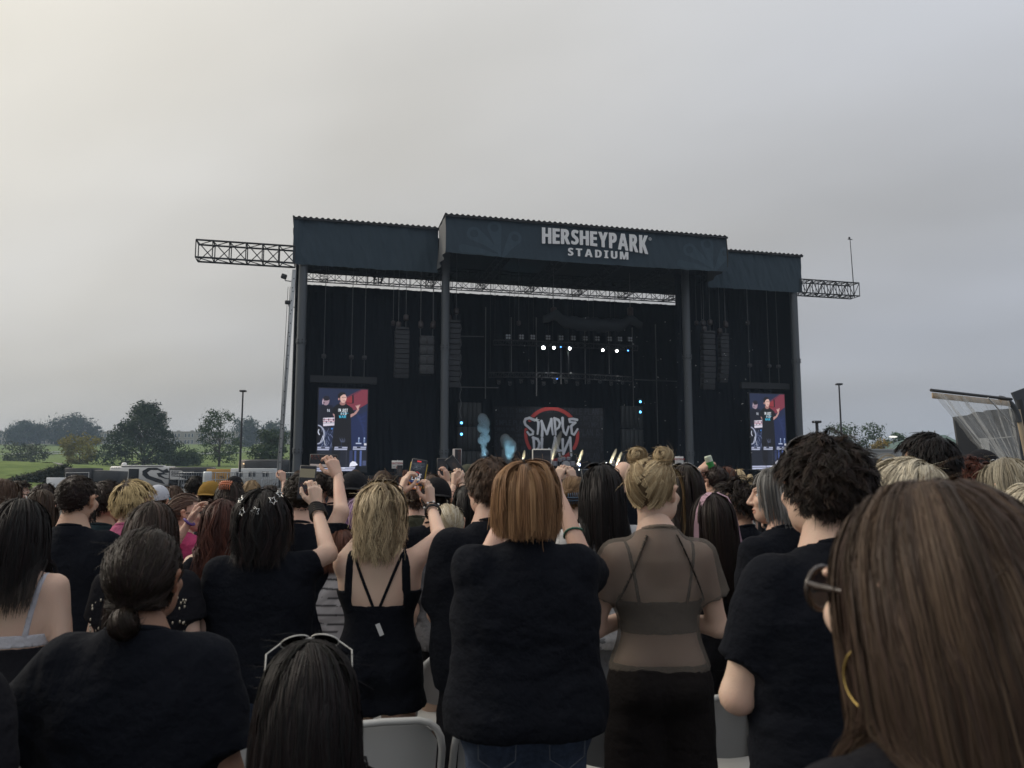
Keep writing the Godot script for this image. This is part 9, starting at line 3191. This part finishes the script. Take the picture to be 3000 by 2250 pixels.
func face_locks(r: Rig) -> void:
	var hr := start_hair(r, 55)
	for k in 16:
		var sg := -1.0 if k % 2 else 1.0
		var root := r.head * Vector3(0.058 * sg, 0.07 + 0.01 * hr.rng.randf(), -0.055)
		var g := hr.guide(root, r.head.basis * Vector3(0.5 * sg, 0.1, -0.9), 0.25, 12, 0.5, Vector3.DOWN, 0.012 + 0.01 * hr.rng.randf())
		hr.lock(g, {"col": Color(0.36, 0.27, 0.15), "col2": Color(0.5, 0.4, 0.25), "kids": 10, "spread": 0.007, "clump": 0.4, "wave": 0.003})
	part(r.node, "loose_lock", hr.mesh(), tinted_mat(0.5, 0.32, "hair"))

func beard(r: Rig, col: Color) -> void:
	var hr := start_hair(r, 77)
	for k in 200:
		var an := hr.rng.randf_range(-1.9, 1.9)
		var q := Vector3(sin(an) * 0.062, hr.rng.randf_range(-0.105, -0.045), -0.03 - cos(an) * 0.062)
		var g := hr.guide(r.head * q, r.head.basis * Vector3(sin(an), -0.8, -cos(an)), 0.02, 4, 0.7, Vector3.DOWN, 0.0)
		hr.lock(g, {"col": col, "kids": 4, "spread": 0.007, "thick": 0.004})
	part(r.node, "beard", hr.mesh(), tinted_mat(0.5, 0.32, "hair"))

func beads(r: Rig) -> void:
	var bm := MB.new(); bm.ball(Vector3.ZERO, Vector3(0.004, 0.006, 0.004), 5, 6)
	var mesh := bm.mesh()
	var rnd := RandomNumberGenerator.new(); rnd.seed = 4
	var m := mat(Color(0.5, 0.45, 0.36), 0.25, 0.5)
	for sg in [-1.0, 1.0]:
		for k in 46:
			var o := part(r.node, "bead", mesh, m)
			var y := rnd.randf_range(1.10, 1.32)
			o.position = r.P(sg * rnd.randf_range(0.14, 0.19), y, rnd.randf_range(0.06, 0.11))

func fishnet(r: Rig) -> void:
	for i in 2:
		var mb := MB.new()
		var a: Vector3 = r.hip[i]; var b: Vector3 = r.kn[i]; var c: Vector3 = r.an[i]
		for dir in [-1.0, 1.0]:
			for k in 7:
				var pts := []
				for j in 34:
					var t := j / 33.0
					var ctr := a.lerp(b, t * 2.0) if t < 0.5 else b.lerp(c, t * 2.0 - 1.0)
					var rad := (lerpf(0.090, 0.060, t * 2.0) if t < 0.5 else lerpf(0.060, 0.040, t * 2.0 - 1.0)) * r.s * sqrt(r.fat) + 0.0015
					var an: float = TAU * k / 7 + dir * t * 13.0
					pts.append(ctr + Vector3(cos(an), 0, sin(an)) * rad)
				mb.tube(pts, 0.0016, 4)
		mb.uv = PackedVector2Array()
		part(r.node, "fishnet_tights", mb, mat(BLACK, 0.8))

func lace_mat() -> StandardMaterial3D:
	if mats.has("lace"): return mats["lace"]
	var m := cloth(Color(0.42, 0.28, 0.34), 0.95, "lace").duplicate()
	m.normal_scale = 1.0
	m.uv1_scale = Vector3(9, 9, 9)
	mats["lace"] = m
	return m

func denim_mat() -> StandardMaterial3D:
	if mats.has("denim"): return mats["denim"]
	var m := StandardMaterial3D.new()
	m.albedo_texture = noise_tex(0.04, false, 1.0, 5, two_tone(Color(0.020, 0.034, 0.066), Color(0.040, 0.062, 0.11)), 31)
	m.roughness = 0.9
	m.normal_enabled = true; m.normal_texture = noise_tex(0.2, true, 4.0, 3, null, 9); m.normal_scale = 0.5
	m.uv1_triplanar = true; m.uv1_scale = Vector3(4, 4, 4)
	mats["denim"] = m
	return m

func jeans_pockets(r: Rig) -> void:
	var fa := r.fat; var s := r.s
	for sg in [-1.0, 1.0]:
		var mb := MB.new()
		var cx: float = 0.085 * sg * fa * s
		var o := [Vector2(-0.058, 0.06), Vector2(0.058, 0.06), Vector2(0.055, -0.05), Vector2(0.0, -0.085), Vector2(-0.055, -0.05)]
		var pts := []
		for q in o:
			var x: float = cx + q.x * s
			var y: float = (0.865 + q.y) * s
			var bz := 0.05 * s + sqrt(maxf(0.0, pow((0.086 * fa + 0.012) * s, 2.0) - pow(x - 0.07 * sg * fa * s, 2.0) * 0.9 - pow((y - 0.90 * s) * 0.6, 2.0)))
			pts.append(Vector3(x, y, bz + 0.004))
		mb.tube(pts, 0.0022, 5, -1.0, true)
		mb.uv = PackedVector2Array()
		part(r.node, "pocket_seam", mb, mat(Color(0.06, 0.07, 0.09), 0.9))

# people deeper in the crowd: a few builds, repeated
func far_crowd() -> void:
	var kinds := [
		{"label": "far concertgoer with a dark crop in a black t-shirt", "male": true, "shirt": {"col": BLACK}, "hair": shorth(H_DARK, 0.04), "skin": PINKISH},
		{"label": "far concertgoer with long brown hair in a black top", "shirt": {"col": BLACK2}, "hair": longh(H_BROWN, 0.22), "skin": FAIR},
		{"label": "far concertgoer with long black hair in a charcoal top", "shirt": {"col": Color(0.03, 0.03, 0.033)}, "hair": longh(H_BLACK, 0.24), "skin": OLIVE},
		{"label": "far concertgoer with blonde hair in a pale top", "shirt": {"col": Color(0.36, 0.35, 0.33)}, "hair": longh(H_BLONDE, 0.18), "skin": FAIR},
		{"label": "far concertgoer with cropped brown hair in a navy t-shirt", "male": true, "shirt": {"col": Color(0.015, 0.02, 0.04)}, "hair": shorth(H_BROWN, 0.03), "skin": PINKISH},
		{"label": "far concertgoer with a reddish bob in a dark red top", "shirt": {"col": Color(0.10, 0.015, 0.02)}, "hair": {"style": "bob", "col": Color(0.10, 0.04, 0.025), "len": 0.1, "vol": 0.02}, "skin": FAIR},
	]
	var protos := []
	for k in kinds.size():
		var sp: Dictionary = kinds[k]
		sp.px = 1500.0; sp.py = 1393.0 - 2.0 * k; sp.d = 11.0; sp.yaw = 6.0; sp.group = "concertgoers deeper in the crowd"
		protos.append(person(sp).node)
	var rnd := RandomNumberGenerator.new(); rnd.seed = 21
	var n := 0
	for row in 12:
		var b := 7.3 + row * 1.35 + 0.04 * row * row
		var half := b * 0.62
		var a := -half + 0.5
		while a < half + 2.0:
			var k := rnd.randi() % kinds.size()
			var step := 0.55 + 0.05 * row + rnd.randf() * 0.5
			a += step
			var p := S0_row(a + b * 0.24, b + rnd.randf_range(-0.2, 0.2))
			var sx_ := 1500.0 + p.x / -p.z * FPX
			if sx_ < 850.0 or sx_ > 2430.0: continue
			var o: Node3D
			if n < protos.size(): o = protos[n]; k = n
			else:
				o = copy_of(protos[k], "")
			n += 1
			o.position = Vector3(p.x, 0, p.z)
			o.rotation.y = deg_to_rad(rnd.randf_range(-14, 24))
			o.scale = Vector3.ONE * rnd.randf_range(0.93, 1.04)
	print("far crowd ", n)

func stage_player(px: float, b: float, col: Color, label: String, raise: float) -> void:
	var a := sp(px, 1380, b).x
	var p := st(a, 1.75, b)
	var r := person({"label": label, "px": 1500.0, "py": 1390.0, "d": 12.0, "yaw": 180.0 + rad_to_deg(stage_turn), "male": true, "shirt": {"col": col}, "hair": shorth(H_DARK, 0.03), "skin": PINKISH, "arms": ["front", "front"], "group": "musicians on the stage", "cell": 0.022})
	r.node.position = p + Vector3(0, raise, 0)
	if raise == 0.0:
		var g := thing("guitar", "electric guitar held by the player %s" % ("in the white shirt" if col.r > 0.2 else "in black beside the drums"), "guitar", p + Vector3(0, 1.02, 0) - SW * 0.25, stage_turn, "guitars on the stage")
		var bd := MB.new()
		bd.slab(PackedVector2Array([Vector2(-0.22, -0.12), Vector2(-0.02, -0.16), Vector2(0.12, -0.10), Vector2(0.10, 0.0), Vector2(0.16, 0.10), Vector2(0.0, 0.10), Vector2(-0.2, 0.14), Vector2(-0.27, 0.0)]), 0.05, Transform3D())
		part(g, "guitar_body", bd, mat(Color(0.35, 0.36, 0.38), 0.3))
		var nk := MB.new()
		nk.box(Transform3D(Basis(Vector3.BACK, 0.25), Vector3(0.42, 0.12, -0.02)), Vector3(0.68, 0.05, 0.03)); nk.box(Transform3D(Basis(Vector3.BACK, 0.25), Vector3(0.80, 0.215, -0.02)), Vector3(0.16, 0.08, 0.03))
		part(g, "neck", nk, mat(Color(0.1, 0.06, 0.03), 0.5))

func _ready() -> void:
	var t0 := Time.get_ticks_msec()
	make_camera_and_light()
	crease.seed = 4; crease.frequency = 1.6; crease.fractal_octaves = 2
	make_head()
	make_ground()
	make_stage()
	print("stage ", Time.get_ticks_msec() - t0)
	make_background()
	print("background ", Time.get_ticks_msec() - t0)
	make_chairs()
	make_crowd()
	print("crowd ", Time.get_ticks_msec() - t0)
